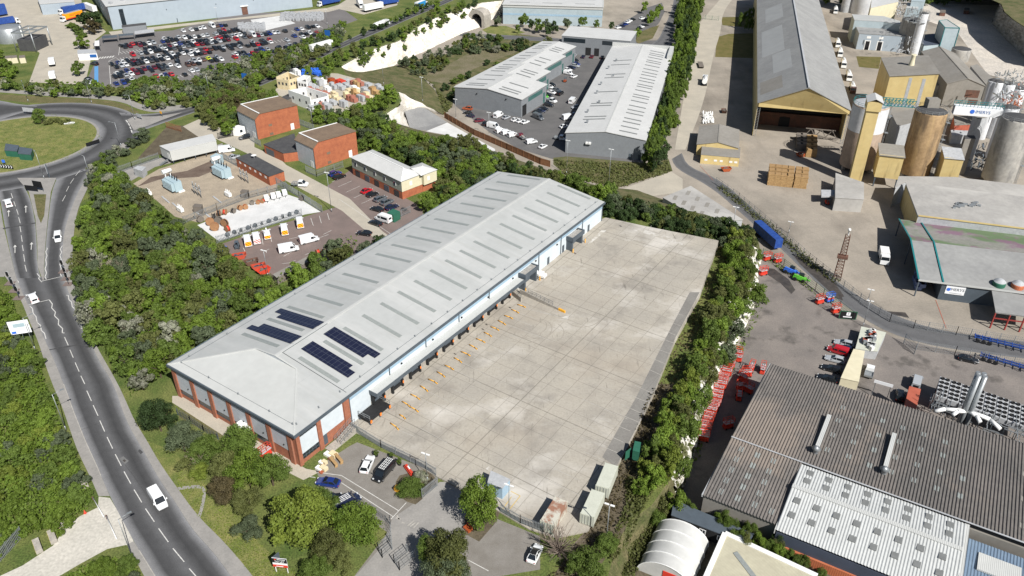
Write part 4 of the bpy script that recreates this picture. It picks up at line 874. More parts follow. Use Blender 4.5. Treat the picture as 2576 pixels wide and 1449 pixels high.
undergrowth(px('02',1320,620,1560,740,1800,1000,1950,1200,2300,1449,1900,1449,1680,1180,1480,990,1350,790),2600,.22,.18,'yellow',0.1,name='rough_grass')
undergrowth(px('00',20,940,400,860,700,950,770,1040,700,1120,400,1240,50,1280,-60,1100),2000,.2,.25,'yellow',0.1,name='rough_grass')
def _show(a):p=Vector(a[0]);return a[2]*max(a[2],a[1]*.7)/(p-cam.location).length_squared
for nm in('tree','shrub'):
 L_=[(a,k)for a,k in TREES if(a[8]if len(a)>8 else k.get('name','tree'))==nm]
 L_.sort(key=lambda q:-(_show(q[0])+(1 if q[0][7]is None else 0)))
 for a,k in L_[:296]:tree_make(*a,**k)
 rest=L_[296:]
 if rest:
  co=[];mi=[];mats=[FOL[k]for k in FOL]+[MATS['bark']];names=list(FOL);tq=[];tm=[]
  for a,k in rest:
   loc,h,r,kind,lod=a[:5];me=rnd.choice(CROWN[lod]);v=np.empty(len(me.vertices)*3);me.vertices.foreach_get('co',v);v=v.reshape(-1,3)
   t=rnd.uniform(0,6.28);c,s_=math.cos(t),math.sin(t)
   v=np.stack([(v[:,0]*c-v[:,1]*s_)*r+loc[0],(v[:,0]*s_+v[:,1]*c)*r+loc[1],v[:,2]*h+loc[2]-(.18*h if nm=='shrub'else 0)],1)
   co.append(v);mi.append(np.full(len(v)//4,names.index(kind)))
  V=np.concatenate(co);MI=np.concatenate(mi).astype(np.int32);nq=len(MI)
  me=bpy.data.meshes.new('far_wood');me.vertices.add(len(V));me.vertices.foreach_set('co',V.ravel());me.loops.add(nq*4);me.loops.foreach_set('vertex_index',np.arange(nq*4))
  me.polygons.add(nq);me.polygons.foreach_set('loop_start',np.arange(nq)*4)
  for m_ in mats:me.materials.append(m_)
  me.polygons.foreach_set('material_index',MI);me.update(calc_edges=True)
  o=bpy.data.objects.new('distant_woodland'if nm=='tree'else 'distant_scrub',me);COL.objects.link(o);o['kind']='stuff'
  # ==== VEHICLES
mk('car_glass',(.012,.016,.020),None,rough=.06,spec=.9);mk('tyre',(.016,.016,.017),None,rough=.85);mk('hub',(.35,.36,.37),None,rough=.35,metal=.7)
mk('lamp_clear',(.6,.62,.62),None,rough=.15,spec=.8);mk('lamp_red',(.35,.02,.015),None,rough=.2,spec=.7);mk('plastic_black',(.02,.02,.022),None,rough=.6)
PAINT={}
for n_,c_ in dict(white=(.74,.75,.75),black=(.010,.011,.013),silver=(.36,.38,.40),grey=(.10,.11,.12),blue=(.012,.03,.16),navy=(.010,.015,.045),red=(.42,.012,.02),maroon=(.12,.01,.02),green=(.10,.42,.04),lime=(.62,.72,.03),orange=(.33,.07,.02),brown=(.10,.05,.035),cream=(.66,.62,.48),skyblue=(.03,.26,.55)).items():
 PAINT[n_]=mk('paint_'+n_,c_,None,rough=.25,spec=.6)
 PAINT[n_].node_tree.nodes['Principled BSDF'].inputs['Coat Weight'].default_value=.6
mk('curtain_blue',(.018,.05,.22),(.03,.08,.28),1,.45);mk('curtain_orange',(.85,.33,.01),None,rough=.45);mk('chevron',(.85,.62,.02),None,rough=.5)
overlay(MATS['chevron'],'wave',(.65,.02,.01),1.0,.75,dir='DIAGONAL');mk('chevron_white',(.8,.78,.76),None,rough=.5);overlay(MATS['chevron_white'],'wave',(.62,.05,.02),1.0,.75,dir='DIAGONAL')
def sec(y,wb,wm,wt,z0,zm,z1):return[(-wb,y,z0),(-wm,y,zm),(-wt,y,z1),(wt,y,z1),(wm,y,zm),(wb,y,z0)]
def wheels(kit,xs,ys_,r,w,rims=True):
 for y in ys_:
  for s in(-1,1):
   m=M();m.tube((s*(xs-w),y,r),(s*xs,y,r),r,r,14);i=len(kit);kit.append(('wheel',m.mesh('wheel',MATS['tyre']),None))
   if rims:m=M();m.tube((s*(xs-.02),y,r),(s*(xs+.015),y,r),r*.6,r*.55,10);kit.append(('rim',m.mesh('rim',MATS['hub']),i))
def car_kit(L=4.4,Wd=1.8,Ht=1.48,est=False,full=True,suv=False):
 w=Wd/2;h=L/2;k=[];m=M();zb=.93 if not suv else 1.05;m.smooth=False
 R=[sec(-h,w*.80,w*.82,w*.76,.45,.66,.80),sec(-h+.12,w*.92,w*.96,w*.86,.28,.62,zb-.02),sec(-h+.7,w*.98,w,w*.90,.24,.64,zb),sec(.45,w*.98,w,w*.88,.24,.64,zb-.02),sec(h-1.15,w*.98,w,w*.84,.24,.62,zb-.06),sec(h-.35,w*.95,w*.97,w*.74,.26,.58,zb-.18),sec(h-.06,w*.84,w*.86,w*.62,.32,.54,zb-.30),sec(h,w*.74,w*.76,w*.56,.40,.52,.58)]
 m.rings(R)
 rb=-h+(.18 if est or suv else.35);rt=-h+(.55 if est or suv else 1.05);ft=.10;fb=.95
 t=Ht;wt=w*.66
 m.rings([[(-wt,rt,t-.06),(-wt*.9,rt+.1,t),(wt*.9,rt+.1,t),(wt,rt,t-.06)],[(-wt,-.35,t-.03),(-wt*.92,-.35,t+.02),(wt*.92,-.35,t+.02),(wt,-.35,t-.03)],[(-wt*.96,ft,t-.08),(-wt*.86,ft-.08,t-.03),(wt*.86,ft-.08,t-.03),(wt*.96,ft,t-.08)]])
 for s in(-1,1):
  m.bar((s*w*.86,fb,zb-.04),(s*wt*.97,ft,t-.05),.07);m.bar((s*w*.88,rb+.1,zb-.02),(s*wt*.98,rt,t-.05),.10);m.bar((s*w*.885,-.35,zb-.02),(s*wt,-.35,t-.05),.08)
  m.box(s*(w+.07)-.09,.55,zb-.03,s*(w+.07)+.09,.72,zb+.12)
 k.append(('body',m.mesh('body',PAINT['white']),None))
 m=M();g=.015;m.rings([[(-w*.875,rb,zb-.05),(w*.875,rb,zb-.05),(w*.85,fb+.03,zb-.06),(-w*.85,fb+.03,zb-.06)],[(-wt+g,rt-g,t-.05),(wt-g,rt-g,t-.05),(wt*.95,ft+g,t-.07),(-wt*.95,ft+g,t-.07)]])
 k.append(('windows',m.mesh('windows',MATS['car_glass']),None))
 if full:
  wheels(k,w-.02,(-h+.82,h-.85),.32,.2)
  for s in(-1,1):
   m=M();m.box(s*w*.62-.16,h-.16,.55,s*w*.62+.16,h+.01,.68);k.append(('headlight',m.mesh('headlight',MATS['lamp_clear']),None))
   m=M();m.box(s*w*.74-.13,-h-.01,.66,s*w*.74+.13,-h+.1,.82);k.append(('tail_light',m.mesh('tail_light',MATS['lamp_red']),None))
 return k
def van_kit(L=5.5,Wd=2.0,Ht=2.4,rear=None,rack=False,side_glass=False,hoist=False):
 w=Wd/2;h=L/2;k=[];m=M();hood=h-.95;zc=1.15 if Ht>2.1 else 1.02;ws=h-1.75 if Ht>2.1 else h-1.85
 def r(y,z1,tp=.86):return[(-w*.96,y,.35),(-w,y,.9),(-w*(1-(1-tp)*.4),y,z1*.72+.2),(-w*tp,y,z1),(w*tp,y,z1),(w*(1-(1-tp)*.4),y,z1*.72+.2),(w,y,.9),(w*.96,y,.35)]
 m.rings([r(-h,Ht-.06),r(-h+.12,Ht),r(0,Ht+.02),r(ws,Ht-.02),r(ws+.25,Ht-.12)],True)
 def n(y,z1,ww):return[(-w*ww*.96,y,.35),(-w*ww,y,.6),(-w*ww,y,z1*.8),(-w*ww*.9,y,z1),(w*ww*.9,y,z1),(w*ww,y,z1*.8),(w*ww,y,.6),(w*ww*.96,y,.35)]
 m.rings([n(ws+.2,zc+.1,1),n(hood,zc+.05,.99),n(h-.25,zc-.25,.93),n(h,.75,.84)])
 for s in(-1,1):m.bar((s*w*.9,hood+.02,zc+.02),(s*w*.84,ws+.22,Ht-.14),.12);m.box(s*(w+.12)-.1,hood-.15,1.25,s*(w+.12)+.1,hood+.02,1.55)
 k.append(('body',m.mesh('body',PAINT['white']),None))
 m=M();m.rings([[(-w*.92,ws+.1,zc+.02),(w*.92,ws+.1,zc+.02),(w*.90,hood+.06,zc+.02),(-w*.90,hood+.06,zc+.02)],[(-w*.86,ws+.1,Ht-.14),(w*.86,ws+.1,Ht-.14),(w*.83,ws+.27,Ht-.15),(-w*.83,ws+.27,Ht-.15)]])
 for s in(-1,1):
  m.add([(s*w*1.005,ws-.65,zc+.08),(s*w*1.005,ws+.2,zc+.08),(s*w*.955,ws+.12,Ht*.80),(s*w*.955,ws-.65,Ht*.80)],[(0,1,2,3)if s>0 else(3,2,1,0)])
  if side_glass:m.add([(s*w*1.005,-h+.4,zc+.1),(s*w*1.005,ws-.9,zc+.1),(s*w*.95,ws-.9,Ht*.83),(s*w*.95,-h+.4,Ht*.83)],[(0,1,2,3)if s>0 else(3,2,1,0)])
 k.append(('windows',m.mesh('windows',MATS['car_glass']),None))
 wheels(k,w-.02,(-h+1.0,h-.95),.34,.22)
 for s in(-1,1):
  m=M();m.box(s*w*.66-.15,h-.2,.72,s*w*.66+.15,h+.01,.92);k.append(('headlight',m.mesh('headlight',MATS['lamp_clear']),None))
  m=M();m.box(s*w*.9-.06,-h-.03,.9,s*w*.9+.06,-h,1.4);k.append(('tail_light',m.mesh('tail_light',MATS['lamp_red']),None))
 if rear:m=M();m.box(-w*.80,-h-.02,.55,w*.80,-h,Ht*.78);k.append(('rear_panel',m.mesh('rear_panel',MATS[rear]),None))
 else:m=M();m.box(-w*.6,-h-.01,Ht*.55,w*.6,-h,Ht*.8);k.append(('rear_window',m.mesh('rear_window',MATS['car_glass']),None))
 if rack:
  m=M()
  for s in(-.55,-.2,.2,.55):m.bar((s,-h+.2,Ht+.14),(s,ws,Ht+.14),.06)
  for q in range(6):y=-h+.3+q*(ws+h-.5)/5;m.bar((-.65,y,Ht+.09),(.65,y,Ht+.09),.05)
  k.append(('roof_rack',m.mesh('roof_rack',MATS['white_paint']),None))
 if hoist:
  m=M();m.bar((0,-h+.8,Ht),(0,.6,Ht+.5),.3);m.obox((0,-h+.7,Ht+.35),(.8,.9,.7));k.append(('hoist',m.mesh('hoist',MATS['white_paint']),None))
 return k
def pickup_kit(bed='grey',load=None):
 k=van_kit(5.3,2.0,2.1)[:0];w=1.0;m=M()
 m.rings([[(-w,2.65,.4),(w,2.65,.4),(w*.9,2.6,.95),(-w*.9,2.6,.95)],[(-w,1.7,.4),(w,1.7,.4),(w*.95,1.75,1.15),(-w*.95,1.75,1.15)],[(-w,.9,.4),(w,.9,.4),(w*.86,.95,1.95),(-w*.86,.95,1.95)],[(-w,-.4,.4),(w,-.4,.4),(w*.86,-.3,1.95),(-w*.86,-.3,1.95)]]);k.append(('cab',m.mesh('cab',PAINT['white']),None))
 m=M();m.add([(-w*.92,1.72,1.2),(w*.92,1.72,1.2),(w*.86,1.0,1.9),(-w*.86,1.0,1.9)],[(0,1,2,3)])
 for v in(0,):
  for s in(-1,1):m.add([(s*w*1.0,-.2,1.2),(s*w*1.0,1.4,1.2),(s*w*.9,.95,1.85),(s*w*.9,-.2,1.85)],[(0,1,2,3)if s>0 else(3,2,1,0)])
 for i,q in enumerate(m.v):m.v[i]=(q[0]*1.01,q[1]+.03,q[2])
 k.append(('windows',m.mesh('windows',MATS['car_glass']),None))
 m=M();m.box(-w,-2.6,.7,w,-.5,.85)
 for a in((-w,-2.6,w,-2.52),(-w,-.58,w,-.5),(-w,-2.52,-w+.08,-.58),(w-.08,-2.52,w,-.58)):m.box(a[0],a[1],.85,a[2],a[3],1.2)
 k.append(('flatbed',m.mesh('flatbed',MATS['steel_galv']),None));wheels(k,w-.03,(-1.7,1.75),.34,.22)
 if load:m=M();[m.obox((rnd.uniform(-.5,.5),-2.2+i*.3,1.1+.1*(i%3)),(rnd.uniform(.4,.9),.5,.4),i)for i in range(6)];k.append(('load',m.mesh('load',MATS[load]),None))
 return k
def cab_mesh(m,y0,w=1.22,ht=3.0):
 m.rings([[(-w,y0-2.0,.6),(w,y0-2.0,.6),(w,y0-2.0,ht),(-w,y0-2.0,ht)],[(-w,y0-.25,.6),(w,y0-.25,.6),(w*.95,y0-.5,ht),(-w*.95,y0-.5,ht)],[(-w*.95,y0,.45),(w*.95,y0,.45),(w*.9,y0-.12,1.7),(-w*.9,y0-.12,1.7)]][:2]);m.box(-w,y0-.26,.45,w,y0,1.7)
def truck_kit(kind,L=10.0,Ht=3.9,mat='white_paint',front=None):
 k=[];h=L/2;w=1.25;y0=h
 if kind!='trailer':
  m=M();cab_mesh(m,y0);k.append(('cab',m.mesh('cab',PAINT['white']),None))
  m=M();m.add([(-1.1,y0-.20,1.72),(1.1,y0-.20,1.72),(1.05,y0-.44,2.7),(-1.05,y0-.44,2.7)],[(0,1,2,3)])
  for s in(-1,1):m.add([(s*1.235,y0-1.5,1.75),(s*1.235,y0-.4,1.75),(s*1.225,y0-.6,2.6),(s*1.225,y0-1.5,2.6)],[(0,1,2,3)if s>0 else(3,2,1,0)])
  k.append(('windscreen',m.mesh('windscreen',MATS['car_glass']),None));yb=y0-2.4
 else:yb=y0
 m=M();m.box(-.9,-h,.75,.9,y0-(.3 if kind!='trailer'else 1.0),1.05);k.append(('chassis',m.mesh('chassis',MATS['plastic_black']),None))
 if kind in('box','trailer'):
  m=M();m.box(-w,-h,1.1,w,yb,Ht);k.append(('box_body',m.mesh('box_body',MATS[mat]),None))
  m=M();m.box(-w+.05,-h+.05,Ht,w-.05,yb-.05,Ht+.03);k.append(('box_roof',m.mesh('box_roof',MATS[front or mat]),None))
  m=M();m.box(-w+.08,-h-.03,1.15,w-.08,-h,Ht-.1);k.append(('rear_door',m.mesh('rear_door',MATS['white_paint'if mat!='curtain_blue'else mat]),None))
 if kind=='tanker':
  m=M();m.tube((0,-h,2.25),(0,yb,2.25),1.15,1.15,18);m.bar((0,-h+.5,3.45),(0,yb-.5,3.45),.6,.08);k.append(('tank',m.mesh('tank',MATS[mat]),None))
  m=M();[m.lathe((0,-h+1+i*(yb+h-2)/3,3.35),[(.35,0),(.35,.2)],10)for i in range(4)];k.append(('hatches',m.mesh('hatches',MATS['steel_galv']),None))
 if kind=='skeletal':
  del k[:];m=M()
  for s in(-.5,.5):m.bar((s,-h,1.15),(s,h,1.25),.16,.3)
  for i in range(8):y=-h+.2+i*(L-.4)/7;m.bar((-1.2,y,1.2),(1.2,y,1.2),.16,.2)
  k.append(('frame',m.mesh('frame',MATS['curtain_blue']),None));m=M();m.bar((-.8,h*.45,0.05),(-.8,h*.45,1.1),.15);m.bar((.8,h*.45,0.05),(.8,h*.45,1.1),.15);k.append(('landing_leg',m.mesh('landing_leg',MATS['plastic_black']),None))
 ay=(-h+1,-h+2.3,-h+3.6)if L>8.5 else(-h+1.4,)
 wheels(k,1.22,ay+(()if kind in('trailer','skeletal')else(h-1.3,)),.5,.38,False)
 return k
mk('stone_grey_roof',(.30,.30,.30),None,rough=.6)
KITS=dict(hatch=car_kit(4.1,1.78,1.5),saloon=car_kit(4.6,1.82,1.44),estate=car_kit(4.7,1.85,1.5,est=True),suv=car_kit(4.6,1.9,1.7,suv=True),far_hatch=car_kit(4.1,1.78,1.5,full=False),far_saloon=car_kit(4.6,1.82,1.45,full=False),far_suv=car_kit(4.6,1.9,1.7,suv=True,full=False),van=van_kit(),van_rack=van_kit(5.2,2.0,2.0,rack=True),small_van=van_kit(4.6,1.85,1.9),small_glass=van_kit(4.9,1.9,1.95,side_glass=True),service=van_kit(rear='chevron'),service_red=van_kit(rear='chevron_white'),hoist_van=van_kit(4.9,1.9,1.9,rear='chevron',hoist=True),minibus=van_kit(5.5,2.0,2.4,side_glass=True),pickup=pickup_kit(),pickup_load=pickup_kit(load='gravel_roof'),boxvan=truck_kit('box',6.5,3.2),rigid=truck_kit('box',9.5,3.9),tanker=truck_kit('tanker',12.5,mat='white_paint'),powder=truck_kit('tanker',9.0,mat='white_paint'),trailer=truck_kit('trailer',13.0,4.0),blue_trailer=truck_kit('trailer',13.0,4.0,'curtain_blue'),blue_artic=truck_kit('box',15.5,4.0,'curtain_blue'),orange_artic=truck_kit('box',13.5,4.0,'curtain_orange','stone_grey_roof'),blue_rigid=truck_kit('box',10.5,4.0,'white_paint'),skeletal=truck_kit('skeletal',12.0))
def inst(kit,loc,az,label,cat,name,group=None,paint=None,body=('body','cab'),root_mesh=False):
 root=bpy.data.objects.new(name,None);COL.objects.link(root);root.location=loc;root.rotation_euler=(0,0,-az);tag(root,label,cat,group);obs=[]
 for nm,me,par in KITS[kit]:
  o=bpy.data.objects.new(nm,me);COL.objects.link(o);o.parent=root if par is None else obs[par];obs.append(o)
  if paint and nm in body:o.material_slots[0].link='OBJECT';o.material_slots[0].material=PAINT[paint]if paint in PAINT else MATS[paint]
 return root
def veh(t,x0,y0,x1,y1,kit,paint,label,z=0.0,cat='car',name=None,group=None,yard=False):
 """rear and front pixel of the vehicle at about waist height"""
 f=(lambda q:Gy(q,.7))if yard else(lambda q:G(q,z+.7))
 a,b=f(P(t,x0,y0)),f(P(t,x1,y1));c=(a+b)/2;c.z-=.7
 return inst(kit,c,az_of(a,b),label,cat,name or{'car':'parked_car','van':'van','lorry':'lorry','pickup':'pickup_truck','tanker':'tanker_lorry','trailer':'trailer'}[cat],group,paint)
CP=('905,90w 1000,78w 1050,72k 1095,60w 1145,52w 1295,30n 1345,28b 1395,22k 1330,92k 1380,77r 1440,98k 1495,88k 1530,72k 1565,88k 1285,125s 1335,118k 1385,110k 840,165s 680,185w 735,182k 920,172w 960,158k 985,172k 1030,162w 1080,155k 1130,145w 1180,140s 660,215b 715,210k 770,198k 825,193k ''170,262k 215,278k 230,252k 275,270m 300,245r 350,240k 400,235k 395,260m 440,245k 500,238w 510,212k 555,228s 460,305k 520,298k 570,290k 640,280s 690,270k 740,262m 800,245w 860,240b 910,235k 970,230k 1020,222w 1070,212k 1120,205k 1170,203k 1230,188w 1290,175r 1330,168r 1370,160k 1420,158k 1475,152s 1525,145w 1575,135w 1620,125k ''400,355s 465,348k 520,338w 575,328k 620,318k 685,308w 735,300k 790,295g 850,285k 900,277s 960,265g 1010,260k 1065,250r 1120,245m 1180,240k 1230,230s 1280,222k 1330,210s 1380,203k 1430,195m 1530,185r 1625,165g 1680,158n 1780,145m 1820,138s 1870,130k 1920,122b 1970,112w 2015,108s 2100,92k 2245,72b 2290,65w 2375,50k 2430,40k 2480,35w ''780,368w 840,362k 900,355w 950,345k 1000,335w 1060,325w 1110,318k 1165,310r 1220,305n 1280,298k 1330,290k 1375,282s 1430,270k 1490,260k 1530,258k 1580,245k 130,465b 195,458w 250,450k 315,443m 370,438k 435,430k 490,420k 550,410k 620,398w 665,390k 730,380k 310,370r 60,485k 115,515k 175,500s 230,490w 305,482k 360,475k 415,465k 470,452w 530,445k 590,438k 650,425k 710,415w 765,405k 820,390k ''990,370w 1045,365k 1100,358k 1150,348m 1210,342k 1370,315k 1470,298k 1570,280s 1660,265k 1730,258k 1780,250r 1830,242k 1870,232k 1930,222w 1720,222s 1830,205k 1920,193r 2125,198s 2210,150b 2300,130k 2350,125k 2400,118w 2440,138k 2485,103r 2310,165w 120,590w 180,585k 245,570b 315,555r 375,548k 440,540m 500,530b 565,522m 620,510k 680,500k 745,490w 840,470k 830,435k ''100,630k 160,620k 225,610s 290,595w 355,585m 415,575k 530,555k 650,540k 715,528g 840,505w 960,490n 1020,480n 1080,472k 1140,428n 1090,435w 1230,442k 1290,435k 1350,425w 970,455s 1035,445s 1195,415y 1300,400s 1515,365w 1560,355k 1620,348k 1510,398r 1610,380g 1675,375b 1730,362r 1780,355m 1775,325k 1830,312b 1890,305s 1960,330k 2025,310k 2030,280k 2120,290k 2150,260s 2230,248k 2170,280k 2320,225k 2375,210k ''110,710b 200,700b 250,680k 300,660w 580,625r 640,620w 700,612b 760,602r 920,605k 1000,560w 1055,550s 1225,520k 1335,500b 700,350k 880,330k')
PC=dict(w='white',k='black',s='silver',g='grey',b='blue',n='brown',r='red',m='maroon',y='lime')
q0,q1=G(P('A',1000,300)),G(P('A',1052,331));caz=az_of(q0,q1)
for i,c in enumerate(CP.split()):
 xy,col=c[:-1],c[-1];x,y=map(float,xy.split(','));p=G(P('A',x,y+6),.5);p.z=.02
 if col=='y':lb='bright lime yellow car, the only one of its colour in the large car park'
 else:lb=f'{PC[col]} car parked in the rows of the large depot car park'
 inst(('far_hatch','far_saloon','far_suv')[i%3],p,caz+rnd.uniform(-.05,.05)+(PI if rnd.random()<.4 else 0),lb,'car','parked_car','cars in the large depot car park',PC[col]if not(col=='k'and i%4==0)else 'navy'if False else PC[col])
veh('A',1215,20,1275,50,'van','white','white van in the top row of the depot car park',0.02,'van');veh('A',1690,125,1760,160,'van','white','white van parked below the stacked wire cages in the depot car park',.02,'van')
veh('02',1150,800,1235,935,'van_rack','white','white van with a ladder rack driving down the main road',0,'van')
veh('01',442,300,436,385,'small_van','white','white van driving down past the zigzag lines right of the island',0,'van');veh('01',270,835,228,768,'small_van','white','white van crossing the stop line at the pedestrian crossing',0,'van');veh('01',78,122,48,48,'small_glass','white','white people carrier heading to the roundabout in the left lane',0,'van')
veh('10',225,225,380,165,'tanker','white','white tanker lorry on the link road above the white cliff',0,'tanker','tanker_lorry');
t_=veh('10',550,72,660,30,'blue_rigid','white','box lorry with a bright blue side on the link road',0,'lorry');veh('00',2290,410,2560,335,'trailer',None,'long white box trailer half hidden by trees on the link road',0,'trailer','trailer')
for o in t_.children:
 if o.name.startswith('box_body'):o.material_slots[0].link='OBJECT';o.material_slots[0].material=PAINT['skyblue']
veh('12',165,670,225,535,'estate','white','white estate car parked beside the yard fence in front of the office');veh('12',375,600,265,725,'van_rack','black','black van with a ladder rack and a white door in the front car park',cat='van',name='van')
veh('02',2572,752,2380,722,'saloon','blue','shiny blue saloon car parked near the office entrance');veh('02',2440,880,2555,845,'hatch','black','black hatchback beside the blue saloon, half under a tree');veh('12',-40,935,120,850,'van_rack','navy','dark van with roof ladders under the tree by the office',cat='van')
def vb(x0,y0,x1,y1,kit,paint,label,cat='car',**k):veh('B',x0,y0,x1,y1,kit,paint,label,LOW+.02,cat,**k)
vb(235,810,130,795,'suv','orange','burnt orange car by the blank wall of the left estate shed');vb(220,862,150,848,'hatch','black','black car in the hedge row behind the burnt orange one');vb(250,897,180,880,'hatch','navy','dark blue car at the hedge beside the dark red one',);vb(280,950,370,935,'saloon','maroon','dark red car parked at the hedge')
vb(370,1000,450,960,'suv','black','black car between the dark red car and the green striped van');vb(500,915,600,860,'van','white','white van parked by the corner of the blank wall','van');vb(600,925,685,890,'hatch','silver','silver hatchback right of the white van at the blank wall')
for i,(a,b)in enumerate(((708,792),(764,850),(825,912))):vb(a,950+i*14,b,918+i*14,'hatch','white',('leftmost','middle','rightmost')[i]+' of three white cars in front of the estate shed corner')
vb(960,885,1090,940,'van','grey','large grey panel van parked at the corner of the estate shed','van');vb(425,1005,560,1035,'van','white','white van with green stripes at the hedge','van')
for i,(x,y,s)in enumerate(((575,1070,'left'),(645,1090,'middle'),(720,1118,'right'))):vb(x-50,y+14,x+50,y-14,'small_van','white',f'{s} of three small white vans nosed into the hedge','van')
vb(860,1165,775,1115,'pickup_load','maroon','dark red pickup with a load of rubble at the hedge','pickup');vb(890,1210,1000,1190,'small_van','white','white van alone at the right end of the hedge','van');vb(1045,1270,1115,1235,'hatch','white','small white car near the bins at the far right end of the hedge')
for i,(x,y,c)in enumerate(((1020,843,'black'),(1055,825,'navy'),(1090,803,'black'))):vb(x-55,y-8,x+55,y+12,'saloon',c,('nearest','middle','farthest')[i]+' of three dark cars parked beside the left estate shed')
vb(1095,750,1205,770,'suv','black','black car parked beside the white dropside truck');vb(1110,690,1250,730,'pickup','white','white dropside truck parked at the left estate shed','pickup');vb(1245,650,1330,600,'small_van','black','black van standing out in the estate road','van')
vb(1090,630,1190,650,'saloon','black','dark car in the row beside the green one');vb(1085,640,1130,665,'hatch','green','bright green car at the shed wall');vb(1135,595,1240,625,'saloon','white','white saloon in the middle row at the left shed');vb(1200,575,1290,590,'estate','grey','grey estate behind the white saloon');vb(1120,535,1205,555,'hatch','white','white hatchback in the upper row at the left shed');vb(1140,505,1230,530,'saloon','black','black saloon behind the white hatchback at the left shed')
vb(1415,435,1485,405,'hatch','white','white car out in the road by the orange forklift');vb(1330,375,1430,395,'small_van','white','white van beside the goods stacked at the shed door','van');vb(1320,330,1430,350,'saloon','white','white saloon far up the estate road');vb(1375,305,1470,325,'saloon','navy','dark blue saloon behind the far white one');vb(1430,285,1500,300,'estate','silver','silver car far up the estate road');vb(1440,265,1510,280,'saloon','blue','blue car far up the estate road');vb(1440,225,1500,240,'hatch','black','black car at the top of the left shed')
vb(1400,745,1460,690,'van','white','white van driving up the middle of the estate road','van');vb(1330,925,1430,905,'van','white','white lettered van in the shade of the right estate shed','van');vb(1285,1025,1380,1005,'hatch','white','white car in the shade of the right shed');vb(1225,1150,1355,1165,'pickup','white','white pickup in the shade at the near corner of the right shed','pickup');vb(1470,880,1400,870,'hatch','blue','blue car in the shade of the right shed');vb(1500,780,1440,790,'hatch','silver','silver car in deep shade beside the right shed')
for i,(x,y,c)in enumerate(((1760,415,'silver'),(1825,425,'navy'),(1890,425,'maroon'),(1970,430,'black'))):veh('10',x-10,y+16,x+12,y-16,'hatch',c,f'{PC.get(c, c)} car parked below the cross shed at the head of the estate'.replace('navy','navy blue'),LOW+.02)
for i,(x,y)in enumerate(((2090,205),(2120,195),(2145,180),(2160,165),(2175,155),(2200,145),(2270,135),(2305,145),(2250,210),(2265,200),(2280,190),(2195,262))):veh('10',x-28,y+7,x+28,y-7,'far_hatch',('white','navy','blue','white','white','black','white','black','black','white','black','white')[i],('white','navy','blue','white','white','black','white','black','black','white','black','white')[i]+' car in the office parking beside the pale blue shed',LOW+.02,group='cars in the office parking')
def vc(x0,y0,x1,y1,kit,paint,label,cat='van',**k):veh('C',x0,y0,x1,y1,kit,paint,label,.02,cat,**k)
for i,(x0,y0,x1,y1,k_,s)in enumerate(((262,1140,240,1055,'service','service van with roof equipment and yellow chevrons, nearest the forklift'),(338,1115,318,1035,'service_red','white van with red and white chevrons parked at the cage fence'),(428,1075,412,1000,'hoist_van','small white van with a hoist and yellow chevrons'),(578,1040,562,960,'service','tall white van with yellow chevrons alone in the middle of the bays'),(712,980,696,900,'service','tall white van with yellow chevrons in the bay nearest the slab gate'))):vc(x0,y0,x1,y1,k_,'white',s)
vc(525,1180,690,1150,'service_red','white','white panel van side on at the front of the brick paved yard');vc(705,1105,862,1065,'service_red','white','white panel van side on behind the front one in the brick paved yard')
vc(-10,320,155,300,'service','white','white van with yellow chevrons beside the pale raised cabin');vc(85,375,185,355,'hatch','silver','silver car beside the grey roofed brick block','car');vc(645,600,765,605,'pickup_load','white','white service pickup with yellow chevrons on the pale drive','pickup');vc(280,185,180,205,'suv','black','black car at the foot of the upper brick shed','car')
vc(950,530,1065,490,'suv','blue','bright blue car beside the railings of the lower brick shed','car');vc(990,555,1100,515,'suv','black','black car beside the bright blue one','car');vc(1240,675,1320,640,'hatch','red','small red and black car at the cream building','car');vc(1275,705,1385,670,'hatch','black','black hatchback next to the small red car','car')
vc(1330,755,1465,695,'estate','grey','grey estate car in front of the cream building','car');vc(1395,785,1520,725,'suv','grey','dark grey car next to the estate at the cream building','car');vc(1435,820,1560,775,'saloon','navy','dark saloon beside the green metal cabinet','car');vc(1425,830,1320,800,'saloon','black','black saloon out on the drive below the cream building','car')
vc(1500,930,1350,880,'minibus','white','white minibus beside the green metal cabinet');vc(1415,955,1300,915,'saloon','black','black saloon parked below the white minibus','car');vc(1315,1030,1205,1015,'saloon','black','black car half under the trees by the warehouse eave','car')
veh('20',158,675,172,565,'powder','white','white tanker lorry on the works road',LOW+.02,'tanker')
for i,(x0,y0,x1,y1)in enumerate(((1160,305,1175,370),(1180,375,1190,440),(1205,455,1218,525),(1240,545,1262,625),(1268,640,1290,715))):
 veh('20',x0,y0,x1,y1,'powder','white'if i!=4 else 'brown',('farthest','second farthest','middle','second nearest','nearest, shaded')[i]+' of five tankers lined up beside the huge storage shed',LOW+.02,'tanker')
veh('20',1150,50,1155,125,'powder','white','white tanker near the far silo tower',LOW,'tanker');veh('21',1500,425,1530,585,'boxvan',None,'cream box lorry parked alone in the shade of the works canopy',LOW+.02,'lorry')
veh('21',560,290,710,425,'blue_trailer',None,'long blue container trailer behind the green fence',LOW,'trailer')
for i,(x0,y0,x1,y1,k_,c,s)in enumerate(((1290,1155,1145,1120,'estate','silver','silver estate car beside the container loaded with drums'),(1290,1195,1180,1165,'saloon','navy','dark saloon between the silver estate and the red van'),(1235,1215,1105,1175,'small_glass','red','bright red van in the row of cars at the hire yard'),(1220,1275,1080,1240,'estate','silver','silver estate car below the red van'),(1195,1350,1055,1310,'estate','black','black estate car below the silver one in the hire yard'),(1170,1425,1015,1380,'saloon','black','black car nearest the dark ribbed roof'))):veh('21',x0,y0,x1,y1,k_,c,s,LOW+.02,'van'if c=='red'else 'car')
